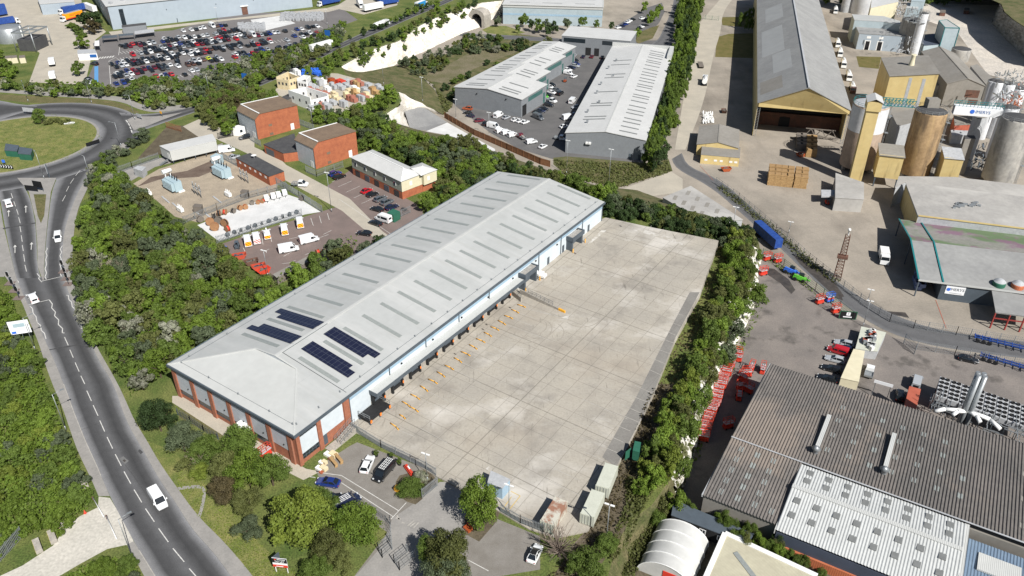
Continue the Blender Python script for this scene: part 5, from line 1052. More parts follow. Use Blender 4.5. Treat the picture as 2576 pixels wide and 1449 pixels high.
veh('21',2080,1240,2235,1275,'saloon','black','black saloon alone in the fenced trailer yard',LOW+.02)
veh('21',2200,1095,2600,1195,'skeletal',None,'long blue skeletal trailer on the upper side of the mesh fence',LOW+.02,'trailer');veh('21',2300,1250,2600,1340,'skeletal',None,'long blue skeletal trailer on the near side of the mesh fence',LOW+.02,'trailer')
for a in(('00',690,60,400,115,'blue_artic','blue curtain sided lorry parked behind the orange one at the depot'),('00',650,110,430,170,'orange_artic','orange curtain sided lorry with a white cab at the depot'),('00',-90,200,150,165,'blue_artic','nearest blue lorry at the left edge of the depot'),('00',-140,140,60,105,'blue_trailer','blue trailer behind the nearest lorry at the left edge'),('00',-130,100,30,75,'blue_trailer','farthest blue trailer at the left edge'),('10',280,40,430,15,'blue_trailer','blue trailer beside the cliff top road at the depot'),('10',270,5,400,-15,'blue_trailer','farther blue trailer beside the cliff top road'),('10',190,80,290,60,'trailer','white trailer at the end of the depot apron'),('10',120,20,165,65,'rigid','blue and white lorry facing the camera at the depot'),('00',2560,10,2400,45,'blue_artic','blue lorry with white cab at the corner of the huge depot'),('00',730,95,640,60,'trailer','white trailer between the blue lorry and the depot wall')):
 veh(*a[:5],a[5],'white'if 'artic'in a[5]or a[5]=='rigid'else None,a[6],.02,'trailer'if 'trailer'in a[5]else 'lorry')
for x,y,lb in((395,480,'white van at the upper gate of the depot entrance lanes'),(400,585,'white lorry queuing in the depot entrance lane')):veh('00',x,y+25,x,y-25,'boxvan','white',lb,.02,'lorry')
veh('00',750,487,672,470,'suv','black','black car by the depot gatehouse');
for i,(x,y,c)in enumerate(((325,285,'black'),(630,360,'black'),(670,595,'black'),(670,608,'silver'),(660,628,'white'))):veh('00',x-38,y-4,x+38,y+4,'far_hatch',c,('black car beside the depot wash gantry','black car below the depot entrance tree','black car in the short row by the blue lane','silver car in the short row by the blue lane','white car in the short row by the blue lane')[i],.02)
# ==== OTHER BUILDINGS
mk('cement_roof',(.30,.30,.29),(.24,.24,.235),.12,.8,fine=(.8,.08));overlay(MATS['cement_roof'],'wave',(.19,.19,.185),.3,1.3,dir='Y',bump=.25)
mk('old_roof',(.22,.205,.18),(.27,.255,.23),.1,.85,fine=(1,.08));overlay(MATS['old_roof'],'wave',(.16,.15,.13),.3,1.3,dir='Y',bump=.2)
mk('pale_roof',(.40,.385,.36),(.29,.28,.265),.12,.8,fine=(1,.08));overlay(MATS['pale_roof'],'wave',(.25,.24,.22),.35,1.2,dir='X',bump=.25);overlay(MATS['pale_roof'],'noise',(.50,.485,.45),.6,.06,lo=.5,hi=.62)
mk('algae_roof',(.25,.23,.22),(.21,.22,.18),.15,.85,fine=(1,.1));overlay(MATS['algae_roof'],'noise',(.11,.17,.08),.9,.10,lo=.46,hi=.56,mscale=(1,.5,1));overlay(MATS['algae_roof'],'noise',(.21,.11,.17),.8,.11,lo=.52,hi=.60,loc=(9,3,0))
mk('white_roof',(.53,.53,.515),(.48,.48,.465),.15,.5,fine=(1,.04));overlay(MATS['white_roof'],'wave',(.45,.45,.44),.25,1.3,dir='X',bump=.25)
mk('grey_block',(.235,.25,.262),(.21,.222,.235),.4,.8,fine=(2,.05));overlay(MATS['grey_block'],'wave',(.145,.155,.165),.5,2.2,dir='Z',bump=.3)
mk('pale_blue',(.37,.435,.46),(.33,.395,.42),.3,.55,fine=(1,.04));mk('depot_blue',(.335,.385,.43),(.305,.355,.40),.06,.55,fine=(.5,.04));mk('green_glass',(.05,.13,.12),None,rough=.1,spec=.8)
mk('works_yellow',(.66,.53,.26),(.57,.44,.20),.25,.6,fine=(1,.08));overlay(MATS['works_yellow'],'wave',(.36,.25,.08),.4,1.6,dir='Z',bump=.25);overlay(MATS['works_yellow'],'noise',(.22,.15,.07),.5,.5,lo=.58,hi=.72,mscale=(1,1,.15))
mk('cream',(.62,.57,.41),(.57,.52,.37),.4,.7,fine=(1,.04));mk('sage',(.30,.32,.26),(.27,.29,.235),.4,.7);mk('brown_roof',(.20,.145,.10),(.155,.112,.08),.3,.8,fine=(2,.1));mk('dark_roof',(.055,.055,.058),(.075,.075,.075),.4,.9,fine=(2,.15))
mk('rust',(.17,.08,.055),(.10,.06,.045),.5,.9,fine=(2,.2));mk('timber_fence',(.25,.12,.06),(.19,.09,.045),1,.85);mk('navy_steel',(.05,.06,.09),(.04,.05,.07),.5,.6);overlay(MATS['navy_steel'],'wave',(.10,.12,.16),.5,2.5,dir='X')
mk('silo_tan',(.40,.275,.15),(.27,.18,.095),.18,.75,fine=(1,.15));overlay(MATS['silo_tan'],'noise',(.075,.055,.04),.8,.35,lo=.5,hi=.68,mscale=(1,1,.10));overlay(MATS['silo_tan'],'noise',(.50,.35,.16),.6,.5,lo=.56,hi=.7,mscale=(1,1,.12),loc=(4,1,2))
mk('silo_grey',(.42,.40,.36),(.30,.29,.27),.2,.8,fine=(1,.12));overlay(MATS['silo_grey'],'noise',(.10,.10,.105),.75,.3,lo=.52,hi=.68,mscale=(1,1,.2));mk('silo_white',(.66,.67,.68),(.55,.56,.58),.3,.5,fine=(1,.06))
mk('silo_brown',(.46,.36,.28),(.34,.26,.20),.2,.8,fine=(1,.1));overlay(MATS['silo_brown'],'wave',(.26,.20,.16),.35,.9,dir='Z',bump=.3)
mk('pallet_wood',(.50,.33,.15),(.40,.25,.11),.8,.85,fine=(4,.25));overlay(MATS['pallet_wood'],'wave',(.20,.12,.06),.55,2.2,dir='Z');mk('grey_wood',(.22,.19,.16),(.16,.14,.12),.8,.9);overlay(MATS['grey_wood'],'wave',(.09,.08,.07),.5,2.2,dir='Z')
mk('hire_red',(.60,.06,.03),(.48,.05,.03),2,.5);mk('container_white',(.55,.56,.47),(.48,.49,.41),.5,.6,fine=(2,.08));overlay(MATS['container_white'],'wave',(.40,.42,.36),.45,1.9,dir='Y',bump=.4)
mk('container_rusty',(.55,.55,.47),(.27,.12,.07),.35,.75,ramp=(.48,.58));overlay(MATS['container_rusty'],'wave',(.33,.24,.19),.45,1.9,dir='Y',bump=.4);mk('container_red',(.44,.12,.075),(.38,.10,.06),.6,.65);overlay(MATS['container_red'],'wave',(.28,.07,.045),.3,2.2,dir='Y',bump=.3)
mk('orange_steel',(.50,.16,.075),(.42,.13,.06),.6,.65);overlay(MATS['orange_steel'],'wave',(.25,.075,.035),.5,1.8,dir='Y',bump=.4);mk('skip_red',(.48,.05,.03),(.36,.09,.05),1,.6);mk('teal',(.02,.17,.18),None,rough=.5);mk('cabinet_green',(.03,.13,.085),(.025,.11,.07),1,.6)
mk('ribbed',(.165,.148,.135),(.11,.104,.098),.1,.9,fine=(1.5,.14));overlay(MATS['ribbed'],'noise',(.28,.23,.19),.55,.05,lo=.54,hi=.62);overlay(MATS['ribbed'],'noise',(.10,.095,.09),.5,.6,lo=.55,hi=.7,mscale=(1,.3,1));mk('rib_light',(.47,.48,.47),(.43,.44,.43),.1,.6,fine=(1,.05));mk('canvas',(.44,.44,.42),(.52,.52,.50),.4,.75);mk('cable_wood',(.36,.19,.09),(.24,.13,.07),1,.85);mk('cable_red',(.50,.05,.03),None,rough=.6)
mk('trafo',(.36,.46,.50),(.32,.42,.46),.6,.5);mk('hivis',(.35,.75,.05),None,rough=.7);mk('skin',(.45,.28,.20),None,rough=.6);mk('fan_black',(.012,.012,.013),None,rough=.6);mk('fence_mesh',(.20,.22,.23),None,rough=.5,metal=.4);mk('fence_green',(.03,.11,.06),None,rough=.6);mk('sign_white',(.78,.79,.80),None,rough=.4);mk('sign_blue',(.02,.10,.32),None,rough=.4);mk('sign_red',(.62,.05,.03),None,rough=.4);mk('sack_blue',(.03,.12,.55),(.05,.18,.65),2,.6);mk('stone_cream',(.66,.57,.38),(.56,.46,.28),1,.8);mk('stone_grey',(.42,.43,.44),(.32,.33,.34),1,.8);mk('stone_red',(.38,.15,.10),(.30,.13,.10),1,.8);mk('blue_sack',(.16,.20,.33),None,rough=.6);mk('yellow_block',(.62,.48,.10),(.4,.36,.28),.9,.85)
def text_mesh(s,size,mat,parent,loc,rot,name='lettering'):
 cu=bpy.data.curves.new('t','FONT');cu.body=s;cu.size=size;cu.align_x='CENTER';cu.align_y='CENTER';cu.extrude=.01
 o=bpy.data.objects.new('t',cu);COL.objects.link(o);bpy.context.view_layer.update()
 me=bpy.data.meshes.new_from_object(o.evaluated_get(bpy.context.evaluated_depsgraph_get()));bpy.data.objects.remove(o);me.materials.clear();me.materials.append(MATS[mat])
 r=bpy.data.objects.new(name,me);COL.objects.link(r);r.parent=parent;r.location=loc;r.rotation_euler=rot;return r
def frame(t,a,b,c,z):
 A,B,C=G(P(t,*a),z),G(P(t,*b),z),G(P(t,*c),z);U=B-A;L=U.length;U.normalize();V=Vector((U.y,-U.x,0));Wd=(C-A).dot(V)
 if Wd<0:A=A+V*Wd;Wd=-Wd
 return A,math.atan2(U.x,U.y),L,Wd
def gable(name,label,cat,A,az,L,Wd,ze,zb,rise,wall,roof,group=None,y0=0,y1=None,root=None,x0=0,ov=.25,walls=True,trim='dark_steel',asym=None):
 r=root or thing(name,label,cat,(A.x,A.y,zb),az,group);h=ze-zb;y1=L if y1 is None else y1;i=ov;xm=(x0+Wd)/2 if asym is None else asym;x1=Wd
 if walls:
  m=M();m.add([(x0+i,y0+i,0),(x0+i,y1-i,0),(x1-i,y1-i,0),(x1-i,y0+i,0),(x0+i,y0+i,h-.05),(x0+i,y1-i,h-.05),(x1-i,y1-i,h-.05),(x1-i,y0+i,h-.05),(xm,y0+i,h+rise-.1),(xm,y1-i,h+rise-.1)],[(0,4,5,1),(1,5,9,6,2),(2,6,7,3),(3,7,8,4,0)]);m.obj('wall',MATS[wall],r)
 m=M();roof_panel(m,[(x0,y0,h),(xm,y0,h+rise),(xm,y1,h+rise),(x0,y1,h)],.22);roof_panel(m,[(x1,y0,h),(x1,y1,h),(xm,y1,h+rise),(xm,y0,h+rise)],.22);rf=m.obj('roof',MATS[roof],r)
 m=M();m.bar((xm,y0,h+rise+.05),(xm,y1,h+rise+.05),.5,.1);m.obj('ridge_cap',MATS['roof_light'if roof in('white_roof','roof_grey')else roof],rf)
 if trim:
  m=M();m.box(x0-.15,y0,h-.35,x0,y1,h-.02);m.box(x1,y0,h-.35,x1+.15,y1,h-.02);m.obj('gutter',MATS[trim],r)
 return r
def flatbox(name,label,cat,t,q,zt,zb,wall,roof,group=None,world=None,par=.0):
 pts=world or[G(P(t,*a),zt)for a in q];c=sum(pts,Vector())/len(pts);r=thing(name,label,cat,(c.x,c.y,zb),0,group);p2=[(p.x-c.x,p.y-c.y)for p in pts]
 m=M();m.prism(p2,0,zt-zb-.15);m.obj('wall',MATS[wall],r);m=M();m.prism([(x*1.015,y*1.015)for x,y in p2],zt-zb-.149,zt-zb);m.obj('roof',MATS[roof],r)
 return r,[Vector((x,y,0))for x,y in p2]
def face_panel(r,a,b,f0,f1,z0,z1,mat,name,d=.06):
 """panel on the wall between local corners a and b, outward is away from the root's centre"""
 p,q=a.lerp(b,f0),a.lerp(b,f1);n=Vector(((b-a).y,-(b-a).x,0)).normalized()
 if n.dot((a+b)/2)<0:n=-n
 m=M();m.prism([(p.x,p.y),(q.x,q.y),((q+n*d).x,(q+n*d).y),((p+n*d).x,(p+n*d).y)],z0,z1);return m.obj(name,MATS[mat],r)
def lights_on(r,Wd,h,rise,ys_,sides,x0=0,mat='dark_light',f0=.22,f1=.78,w=.5):
 xm=(x0+Wd)/2;hw=xm-x0
 for y in ys_:
  for s in sides:
   xa,xb=(x0+hw*f0,x0+hw*f1)if s==0 else(Wd-hw*f0,Wd-hw*f1);za,zb_=h+rise*f0+.05,h+rise*f1+.05
   m=M();roof_panel(m,[(xa,y-w,za),(xa,y+w,za),(xb,y+w,zb_),(xb,y-w,zb_)],.04);m.obj('rooflight',MATS[mat],r)
mk('dark_light',(.16,.165,.16),(.20,.205,.20),1,.4)
A,az,L,Wd=frame('10',(850,655),(1520,310),(1358,752),-1)
ul=thing('estate_shed','left estate shed of grey blockwork with a stepped white roof','shed',(A.x,A.y,LOW),az)
for y0,y1,w,ys_ in((0,23.6,33.5,(4,6.5,13,20)),(23.6,41.0,26.4,(27,31,34,38)),(41.0,66.3,21.8,(45,50,55,61)),(66.3,84.3,18.9,(69,72,75,80))):
 gable('','','',A,az,L,w,-1,LOW,1.9*w/33,'grey_block','white_roof',y0=y0,y1=y1,root=ul,trim='roof_light');lights_on(ul,w,8,1.9*w/33,ys_,(0,));lights_on(ul,w,8,1.9*w/33,ys_[:3],(1,))
 wallbox(ul,84,w-.25,'E',y0+6.5,y1-4,5.0,6.8,'green_glass','window');wallbox(ul,84,w-.25,'E',y0+1.2,y0+4.8,.1,4.8,'black_rubber','shutter_door');wallbox(ul,84,w-.25,'E',y1-3.2,y1-1.6,.1,4.8,'green_glass','door')
for x,z in((11.5,6.6),(26,6.6)):m=M();m.lathe((x,.1,z),[(.05,0),(.3,.1),(.3,.4),(.05,.5)],8);m.obj('floodlight',MATS['black_rubber'],ul)
A,az,L,Wd=frame('10',(1690,1000),(2045,350),(2295,1055),-.8)
ur=gable('estate_shed','right estate shed, a long plain grey building with a white roof','shed',A,az,L,30.4,-.8,LOW,1.9,'grey_block','white_roof',trim='roof_light')
lights_on(ur,30.4,8.2,1.9,(14,17,30,33,48,68,73,88,95),(0,),f0=.28,f1=.85);lights_on(ur,30.4,8.2,1.9,(4,9,14,18,24,28,33,39,44,47,53,58,61,66,70,75,79,84,90,95,98,103,107,110,114),(1,),f0=.25,f1=.7)
for x in(24.5,28):wallbox(ur,L,30.4,'S',x,x+1.1,.1,2.2,'dark_steel','door',out=-.24)
for x in(8,9.1):m=M();m.box(x,-.6,4.6,x+.9,.24,5.3);m.obj('air_conditioner',MATS['white_paint'],ur)
m=M();m.box(0,L-.1,8.2,30.4,L+.2,10.4);m.box(28.5,L-16,8.2,30.5,L-.1,10.2);m.obj('parapet',MATS['roof_light'],ur)
for s in range(8):m=M();m.obox((8+rnd.uniform(-5,2),10+s*12,9.7),(.8,.8,.7));m.obj('vent',MATS['steel_galv'],ur)
for y in range(8):wallbox(ur,L,30.15,'W',8+y*14,13+y*14,.1,4.5,'dark_steel','shutter_door',out=-.24)
A=G(P('10',1665,270),0);B=G(P('10',2180,312),0.0);d=(B-A).normalized();n=Vector((-d.y,d.x,0))
cs,c4=flatbox('cross_shed','grey office shed with ribbon windows across the head of the estate yard','shed',None,None,.2,LOW,'grey_block','white_roof',world=[A,B,B+n*20,A+n*20])
for f0,f1 in((.03,.35),(.6,.96)):w=face_panel(cs,c4[0],c4[1],f0,f1,6.2,8.2,'glass_dark','window',.1)
for f0,f1 in((.36,.44),(.49,.56)):face_panel(cs,c4[0],c4[1],f0,f1,.1,4,'black_rubber','shutter_door',.08)
A=G(P('10',1220,180),LOW);B=G(P('10',1960,202),LOW);d=(B-A).normalized();n=Vector((-d.y,d.x,0));B2=A+d*58
ps,c4=flatbox('distribution_shed','pale blue banded warehouse with a low white roof beyond the estate','warehouse',None,None,2.2,LOW,'pale_blue','white_roof',world=[A,B2,B2+n*95,A+n*95])
for a,b in((0,1),(1,2)):face_panel(ps,c4[a],c4[b],0,1,5.2,6.3,'band_blue','blue_band',.05);face_panel(ps,c4[a],c4[b],0,1,9.6,11.35,'roof_light','parapet',.3)
face_panel(ps,c4[1],c4[2],.28,.6,.4,6.5,'green_glass','office_glazing',.2)
u,v=(c4[1]-c4[0]),(c4[3]-c4[0])
for j in range(3):
 for i in range(8):
  p=c4[0]+u*(.06+.33*j)+v*(.06+.115*i);e=u*(.2);g=v*.008;m=M();roof_panel(m,[Vector((*(p).xy,11.25)),Vector((*(p+g).xy,11.25)),Vector((*(p+e+g).xy,11.25)),Vector((*(p+e).xy,11.25))],.04);m.obj('rooflight',MATS['dark_light'],ps)
A=G(P('00',855,225),0);B=G(P('00',2360,52),0);d=(B-A).normalized();n=Vector((-d.y,d.x,0))
dp,c4=flatbox('depot_warehouse','huge blue grey distribution depot along the top of the large car park','warehouse',None,None,12.2,0,'depot_blue','white_roof',world=[A,B,B+n*90,A+n*75-d*2])
face_panel(dp,c4[0],c4[1],.045,.065,1.5,10,'glass_dark','window',.1);face_panel(dp,c4[0],c4[1],.625,.655,.1,4.5,'rust','shutter_door',.1);face_panel(dp,c4[0],c4[1],.62,.66,4.5,5,'white_paint','door_frame',.5)
for f in(.26,.30,.5,.69,.8):face_panel(dp,c4[0],c4[1],f,f+.004,7 if f!=.3 else 0,7.6 if f!=.3 else 2.2,'dark_steel','vent',.1)
for k in range(6):p=c4[0].lerp(c4[1],.02+k*.06)+n*(4+k%3*5);m=M();m.obox((p.x,p.y,12.8),(1.6,1.6,1.2),.3);m.obj('roof_unit',MATS['stone_grey'],dp)
flatbox('depot_annex','pale grey warehouse at the top edge beside the lorry yard','warehouse','00',[(300,30),(560,10),(520,-60),(270,-50)],6,0,'depot_blue','white_roof')
flatbox('plant_room','long grey flat roofed store at the foot of the depot wall','store','00',[(920,205),(1100,185),(1100,170),(920,190)],3.5,0,'grey_block','dark_roof')
gh,c4=flatbox('gatehouse','small grey gatehouse with blue sign at the depot car park entrance','gatehouse','00',[(585,405),(730,400),(715,370),(585,375)],3.2,0,'white_paint','stone_grey');face_panel(gh,c4[0],c4[1],.6,.95,1.2,2.6,'sign_blue','sign',.1)
for q,lb in(([(770,290),(885,280),(880,265),(768,272)],'left dark cycle shelter beside the depot car park'),([(895,272),(1010,262),(1005,250),(893,258)],'right dark cycle shelter beside the depot car park'),([(1015,258),(1165,240),(1160,215),(1015,235)],'glazed smoking shelter beside the depot car park'),([(712,345),(750,345),(748,305),(715,308)],'white canopy roof beside the depot gatehouse')):
 ps_=[G(P('00',*a),2.6)for a in q];c=sum(ps_,Vector())/4;r=thing('shelter',lb,'shelter',(c.x,c.y,0));m=M();m.prism([((p-c).x,(p-c).y)for p in ps_],2.5,2.62);m.obj('roof',MATS['white_paint'if 'white'in lb else 'stone_grey'if 'glazed'in lb else 'dark_steel'],r)
 for p in ps_:m=M();p=(p-c)*.95;m.tube((p.x,p.y,0),(p.x,p.y,2.5),.08,.08,6);m.obj('post',MATS['dark_steel'],r)
c=G(P('00',90,310),0);r=thing('water_tank','round galvanised water tank beside the depot entrance','tank',c);m=M();m.lathe((0,0,0),[(6.2,0),(6.2,7),(5.8,7.3),(.3,8)],28);m.obj('shell',MATS['steel_galv'],r);m=M();m.tube((6.2,0,0),(6.2,0,7.5),.3,.3,8);m.obj('pipe',MATS['white_paint'],r)
c=G(P('00',240,375),0);r=thing('wash_gantry','steel framed lorry wash gantry with dark brushes at the depot entrance','gantry',c,.1)
for x in(-5,5):
 for y in(-4,9):m=M();m.tube((x,y,0),(x,y,9),.3,.3,6);m.obj('post',MATS['steel_galv'],r)
m=M()
for x in(-5,0,5):m.bar((x,-4,9),(x,9,9),.5)
for y in(-4,2.5,9):m.bar((-5,y,9),(5,y,9),.5)
m.obj('top_frame',MATS['steel_galv'],r);m=M();m.box(-4,-3,.1,4,8,5.5);m.obj('brush_curtain',MATS['dark_roof'],r)
for x,y,lb in((60,440,'leftmost'),(105,437,'middle'),(165,437,'rightmost')):flatbox('kiosk',f'{lb} of three small beige kiosks on the depot lawn','kiosk','00',[(x-22,y),(x+22,y-4),(x+22,y-22),(x-22,y-18)],2.6,0,'cream','grey_wood')
for x0,y0,x1,y1,n_,lb in((1800,190,2000,240,260,'left'),(2120,110,2440,160,320,'right')):
 m=M()
 for k in range(n_):p=G(P('00',x0+(x1-x0)*rnd.random(),y0+(y1-y0)*rnd.random()),0);m.obox((p.x,p.y,.9),(.7,.9,rnd.uniform(1.4,1.9)),.4)
 o=m.obj('wire_cages',MATS['stone_grey']);o['kind']='stuff';o['label']=f'{lb} block of stacked grey wire cages at the depot car park'
def chamfer_shed(lb,A,az,L,Wd,h):
 r=thing('brick_shed',lb,'building',(A.x,A.y,0),az);m=M();pr=[(0,0),(L,0),(L,h),(2.2,h+.9),(0,h-1.0)]
 prof=lambda x:[(0,x,0),(0,x,h-1),(1,x,h)]
 m.add([(0,0,0),(Wd,0,0),(Wd,L,0),(0,L,0),(0,0,h-1.2),(2.0,0,h+.5),(Wd,0,h),(Wd,L,h),(2.0,L,h+.5),(0,L,h-1.2)],[(0,1,6,5,4),(1,2,7,6),(2,3,9,8,7)]);m.obj('brick_wall',MATS['brick_red'],r)
 m=M();m.add([(-.05,.2,0),(-.05,L-.2,0),(-.05,L-.2,h-1.2),(-.05,.2,h-1.2)],[(0,3,2,1)]);m.obj('clad_wall',MATS['wall_silver'],r)
 m=M();roof_panel(m,[(-.2,-.2,h-1.25),(2.0,-.2,h+.55),(2.0,L+.2,h+.55),(-.2,L+.2,h-1.25)],.2);roof_panel(m,[(2.0,-.2,h+.55),(Wd+.2,-.2,h+.05),(Wd+.2,L+.2,h+.05),(2.0,L+.2,h+.55)],.2);m.obj('roof',MATS['brown_roof'],r)
 m=M();m.bar((2.0,L*.0,h+.62),(2.0,L,h+.62),.5,.1);m.bar((2,L,h+.6),(Wd,L,h+.1),.5,.1);m.obj('roof_trim',MATS['white_paint'],r)
 for x in(.42,):wallbox(r,L,Wd,'S',Wd*.28,Wd*.36,1.2+2.6,4.6,'brown_roof','vent');wallbox(r,L,Wd,'S',Wd*.28,Wd*.36,.4,1.3,'brown_roof','vent');wallbox(r,L,Wd,'S',Wd*.78,Wd*.86,.2,2.6,'white_paint','door')
 wallbox(r,L,Wd,'W',L*.1,L*.25,.1,2.4,'white_paint','door',out=.06)
 return r
chamfer_shed('upper of the two tall orange brick sheds, behind the black car',G(P('00',1950,1055),0),math.radians(-44),13.5,17.5,9.0);chamfer_shed('lower of the two tall orange brick sheds, nearest the cream building',G(P('C',845,475),0),math.radians(-46),11.0,17.5,8.8)
ls,c4=flatbox('link_building','low dark flat roofed building between the two tall brick sheds','building','C',[(390,258),(560,335),(690,320),(655,165)],3.4,0,'brick_red','dark_roof');face_panel(ls,c4[0],c4[1],.1,.5,.2,2.4,'dark_steel','door',.05)
lb_,c4=flatbox('brick_block','long narrow red brick block with a dark flat roof beside the transformers','building','C',[(435,535),(150,375),(275,335),(565,490)],3.4,0,'brick_red','dark_roof')
for k in range(6):w=face_panel(lb_,c4[0],c4[1],.08+k*.155,.13+k*.155,2.0,2.7,'white_paint','window',.06)
m=M();p=c4[2]*.55;m.lathe((p.x,p.y,3.5),[(.1,0),(.1,.5),(.9,.9)],14);m.obj('satellite_dish',MATS['white_paint'],lb_)
A,az,L,Wd=frame('C',(1580,580),(1145,370),(1680,550),6.3);az_c=az;A2=G(P('C',1580,580),6.3)
U=Vector((math.sin(az),math.cos(az),0));V=Vector((U.y,-U.x,0))
cb=thing('cream_building','two storey cream and brick office with a white hipped roof','building',(A2.x,A2.y,0),az)
m=M();m.box(.15,.15,0,8.2,L,2.6);m.box(8.2,.0,0,13.5,6.5,2.6);m.obj('brick_wall',MATS['brick_red'],cb);m=M();m.box(.1,.1,2.6,8.2,L,6.2);m.obj('upper_wall',MATS['sage'],cb)
m=M();m.box(.06,.04,2.62,8.0,.10,6.18);m.box(8.2,-.9,2.6,13.5,6.5,6.2);m.obj('cream_wall',MATS['cream'],cb)
m=M();h=6.3
m.add([(-.3,-.3,h),(9,-.3,h),(9,L+.3,h),(-.3,L+.3,h),(4.3,4.0,h+1.9),(4.3,L-4,h+1.9)],[(0,1,4),(1,2,5,4),(2,3,5),(3,0,4,5)]);m.add([(7,-1.2,h+.02),(13.8,-1.2,h+.02),(13.8,6.8,h+.02),(7,6.8,h+.02),(10.4,2.2,h+1.3),(6.5,3.2,h+1.3)],[(0,1,4),(1,2,4),(2,3,5,4),(0,4,5)]);m.obj('roof',MATS['white_roof'],cb)
m=M();m.bar((4.3,4,h+1.95),(4.3,L-4,h+1.95),.3,.1);m.bar((-.3,-.3,h+.04),(4.3,4,h+1.95),.25,.1);m.bar((7,-1.2,h+.06),(10.4,2.2,h+1.35),.25,.1);m.obj('ridge_cap',MATS['white_paint'],cb)
for k in range(5):
 m=M();y=3.0+k*5.2;m.box(.0,y,3.8,.1,y+1.2,5.2);w=m.obj('window',MATS['white_paint'],cb);m=M();m.box(-.03,y+.12,3.92,0,y+.55,5.08);m.box(-.03,y+.65,3.92,0,y+1.08,5.08);m.obj('pane',MATS['glass_dark'],w)
 m=M();m.box(.05,y-1.2,.2,.15,y+1.2,2.2);m.obj('door',MATS['dark_steel'if k%2 else 'glass_dark'],cb)
for x,z0,y in((3.2,3.8,-.0),(9.6,3.8,-.93)):m=M();m.box(x,y,z0,x+1,y+.05 if y else.04,z0+1.4);m.obj('window',MATS['white_paint'],cb)
flatbox('green_cabinet','green metal equipment cabinet beside the white minibus','cabinet','C',[(1455,840),(1570,820),(1545,810),(1480,815)][:0]or[(1457,850),(1515,870),(1570,840),(1510,815)],2.6,0,'cabinet_green','cabinet_green')
ga,c4=flatbox('white_shed','long white metal cabin raised on stilts above the gravel compound','cabin','00',[(1280,1140),(1630,1060),(1600,1010),(1205,1100)],5.0,1.4,'roof_light','white_roof')
m=M()
for k in range(5):
 for a,b in((0,1),(3,2)):p=c4[a].lerp(c4[b],k/4)*.94;m=M();m.tube((p.x,p.y,-1.4),(p.x,p.y,.0),.12,.12,6);m.obj('stilt',MATS['dark_steel'],ga)
m=M()
for k in range(7):p=c4[0].lerp(c4[3],.3)+(c4[0]-c4[1]).normalized()*(.6+k*.42);m.obox((p.x,p.y,-.1-k*.19),(.5,1.2,.06),az_of(c4[0],c4[1])+PI/2)
m.obj('steps',MATS['steel_galv'],ga);face_panel(ga,c4[0],c4[3],.1,.35,.2,2.3,'white_paint','door',.05)
cw,c4=flatbox('site_cabin','small white cabin beside the black steel gates at the upper brick shed','cabin','C',[(85,115),(150,120),(225,105),(170,92)],3.0,0,'white_paint','white_paint');face_panel(cw,c4[1],c4[2],.4,.7,1,2,'glass_dark','window',.05)
flatbox('blue_kiosk','blue grey metal kiosk at the end of the raised white cabin','kiosk','00',[(1585,1180),(1640,1200),(1680,1170),(1630,1155)],2.6,0,'trafo','trafo')
flatbox('grey_kiosk','grey brown metal kiosk on the left of the gravel compound','kiosk','00',[(1005,1270),(1070,1290),(1100,1260),(1040,1250)],2.6,0,'stone_grey','stone_grey')
for x,y,t in((225,665,'C'),(1490,105,'01')):flatbox('switch_cabinet',f'brown grey metal cabinet on the gravel, the {"right hand" if t == "C" else "left hand"} one of two','cabinet',t,[(x-38,y+4),(x+25,y+10),(x+38,y-12),(x-20,y-18)],2.2,0,'grey_wood','grey_wood')
for t,x,y,lb in(('00',1690,1330,'right'),('00',1320,1430,'left')):
 c=G(P(t,x,y),0);r=thing('transformer',f'{lb} hand grey blue power transformer with black bushings on the gravel','transformer',c,math.radians(42));m=M();m.box(-3.2,-1.2,.4,3.2,1.2,3.6);m.obj('tank',MATS['trafo'],r)
 for k in range(7):m=M();m.box(-3.0+k*.9,-2.2,.8,-2.5+k*.9,-1.2,3.4);m.obj('radiator',MATS['trafo'],r)
 m=M();m.tube((-4.6,-.8,4.8),(-4.6,2.2,4.8),.7,.7,14);m.obj('conservator',MATS['white_paint'],r)
 for k in range(4):m=M();m.tube((-2.4+k*1.5,.4,3.6),(-2.6+k*1.6,.6,5.2),.2,.1,8);m.obj('bushing',MATS['black_rubber'],r)
 m=M();m.bar((-4.6,0,.4),(-4.6,0,4.2),.3);m.bar((-4.6,1.6,.4),(-4.6,1.6,4.2),.3);m.box(-5,-.4,.0,3.6,1.6,.4);m.obj('base_frame',MATS['white_paint'],r)
 c=c+Vector((8.2,-4.2,0))if lb=='right'else c+Vector((9,-4.6,0));r=thing('busbar_frame',f'steel busbar posts beside the {lb} hand transformer','switchgear',c,math.radians(42))
 for k in range(3):m=M();m.tube((-2+k*2,0,0),(-2+k*2,0,3.2),.13,.13,6);m.tube((-2+k*2,0,3.2),(-2+k*2,0,4.4),.18,.1,6);m.obj('post',MATS['steel_galv'],r)
 m=M();m.bar((-2.6,0,2.4),(2.6,0,2.4),.18);m.bar((-2.6,0,3.1),(2.6,0,3.1),.18);m.obj('crossbar',MATS['steel_galv'],r)
for i,(t,x,y)in enumerate((('01',1365,150),('01',1725,35),('01',1125,25))):
 c=G(P(t,x,y),0);r=thing('switchgear',('left','right','uppermost')[i]+' small white switchgear unit standing on the gravel','switchgear',c,.7);m=M();m.box(-1.2,-.5,.3,1.2,.5,1.5);m.obj('tank',MATS['white_paint'],r)
 for k in range(3):m=M();m.tube((-.8+k*.8,0,1.5),(-.9+k*.9,.1,2.4),.15,.1,8);m.obj('bushing',MATS['white_paint'],r)
 m=M();m.tube((-1.6,0,1.2),(-1.2,0,1.2),.35,.35,10);m.obj('drum',MATS['white_paint'],r)
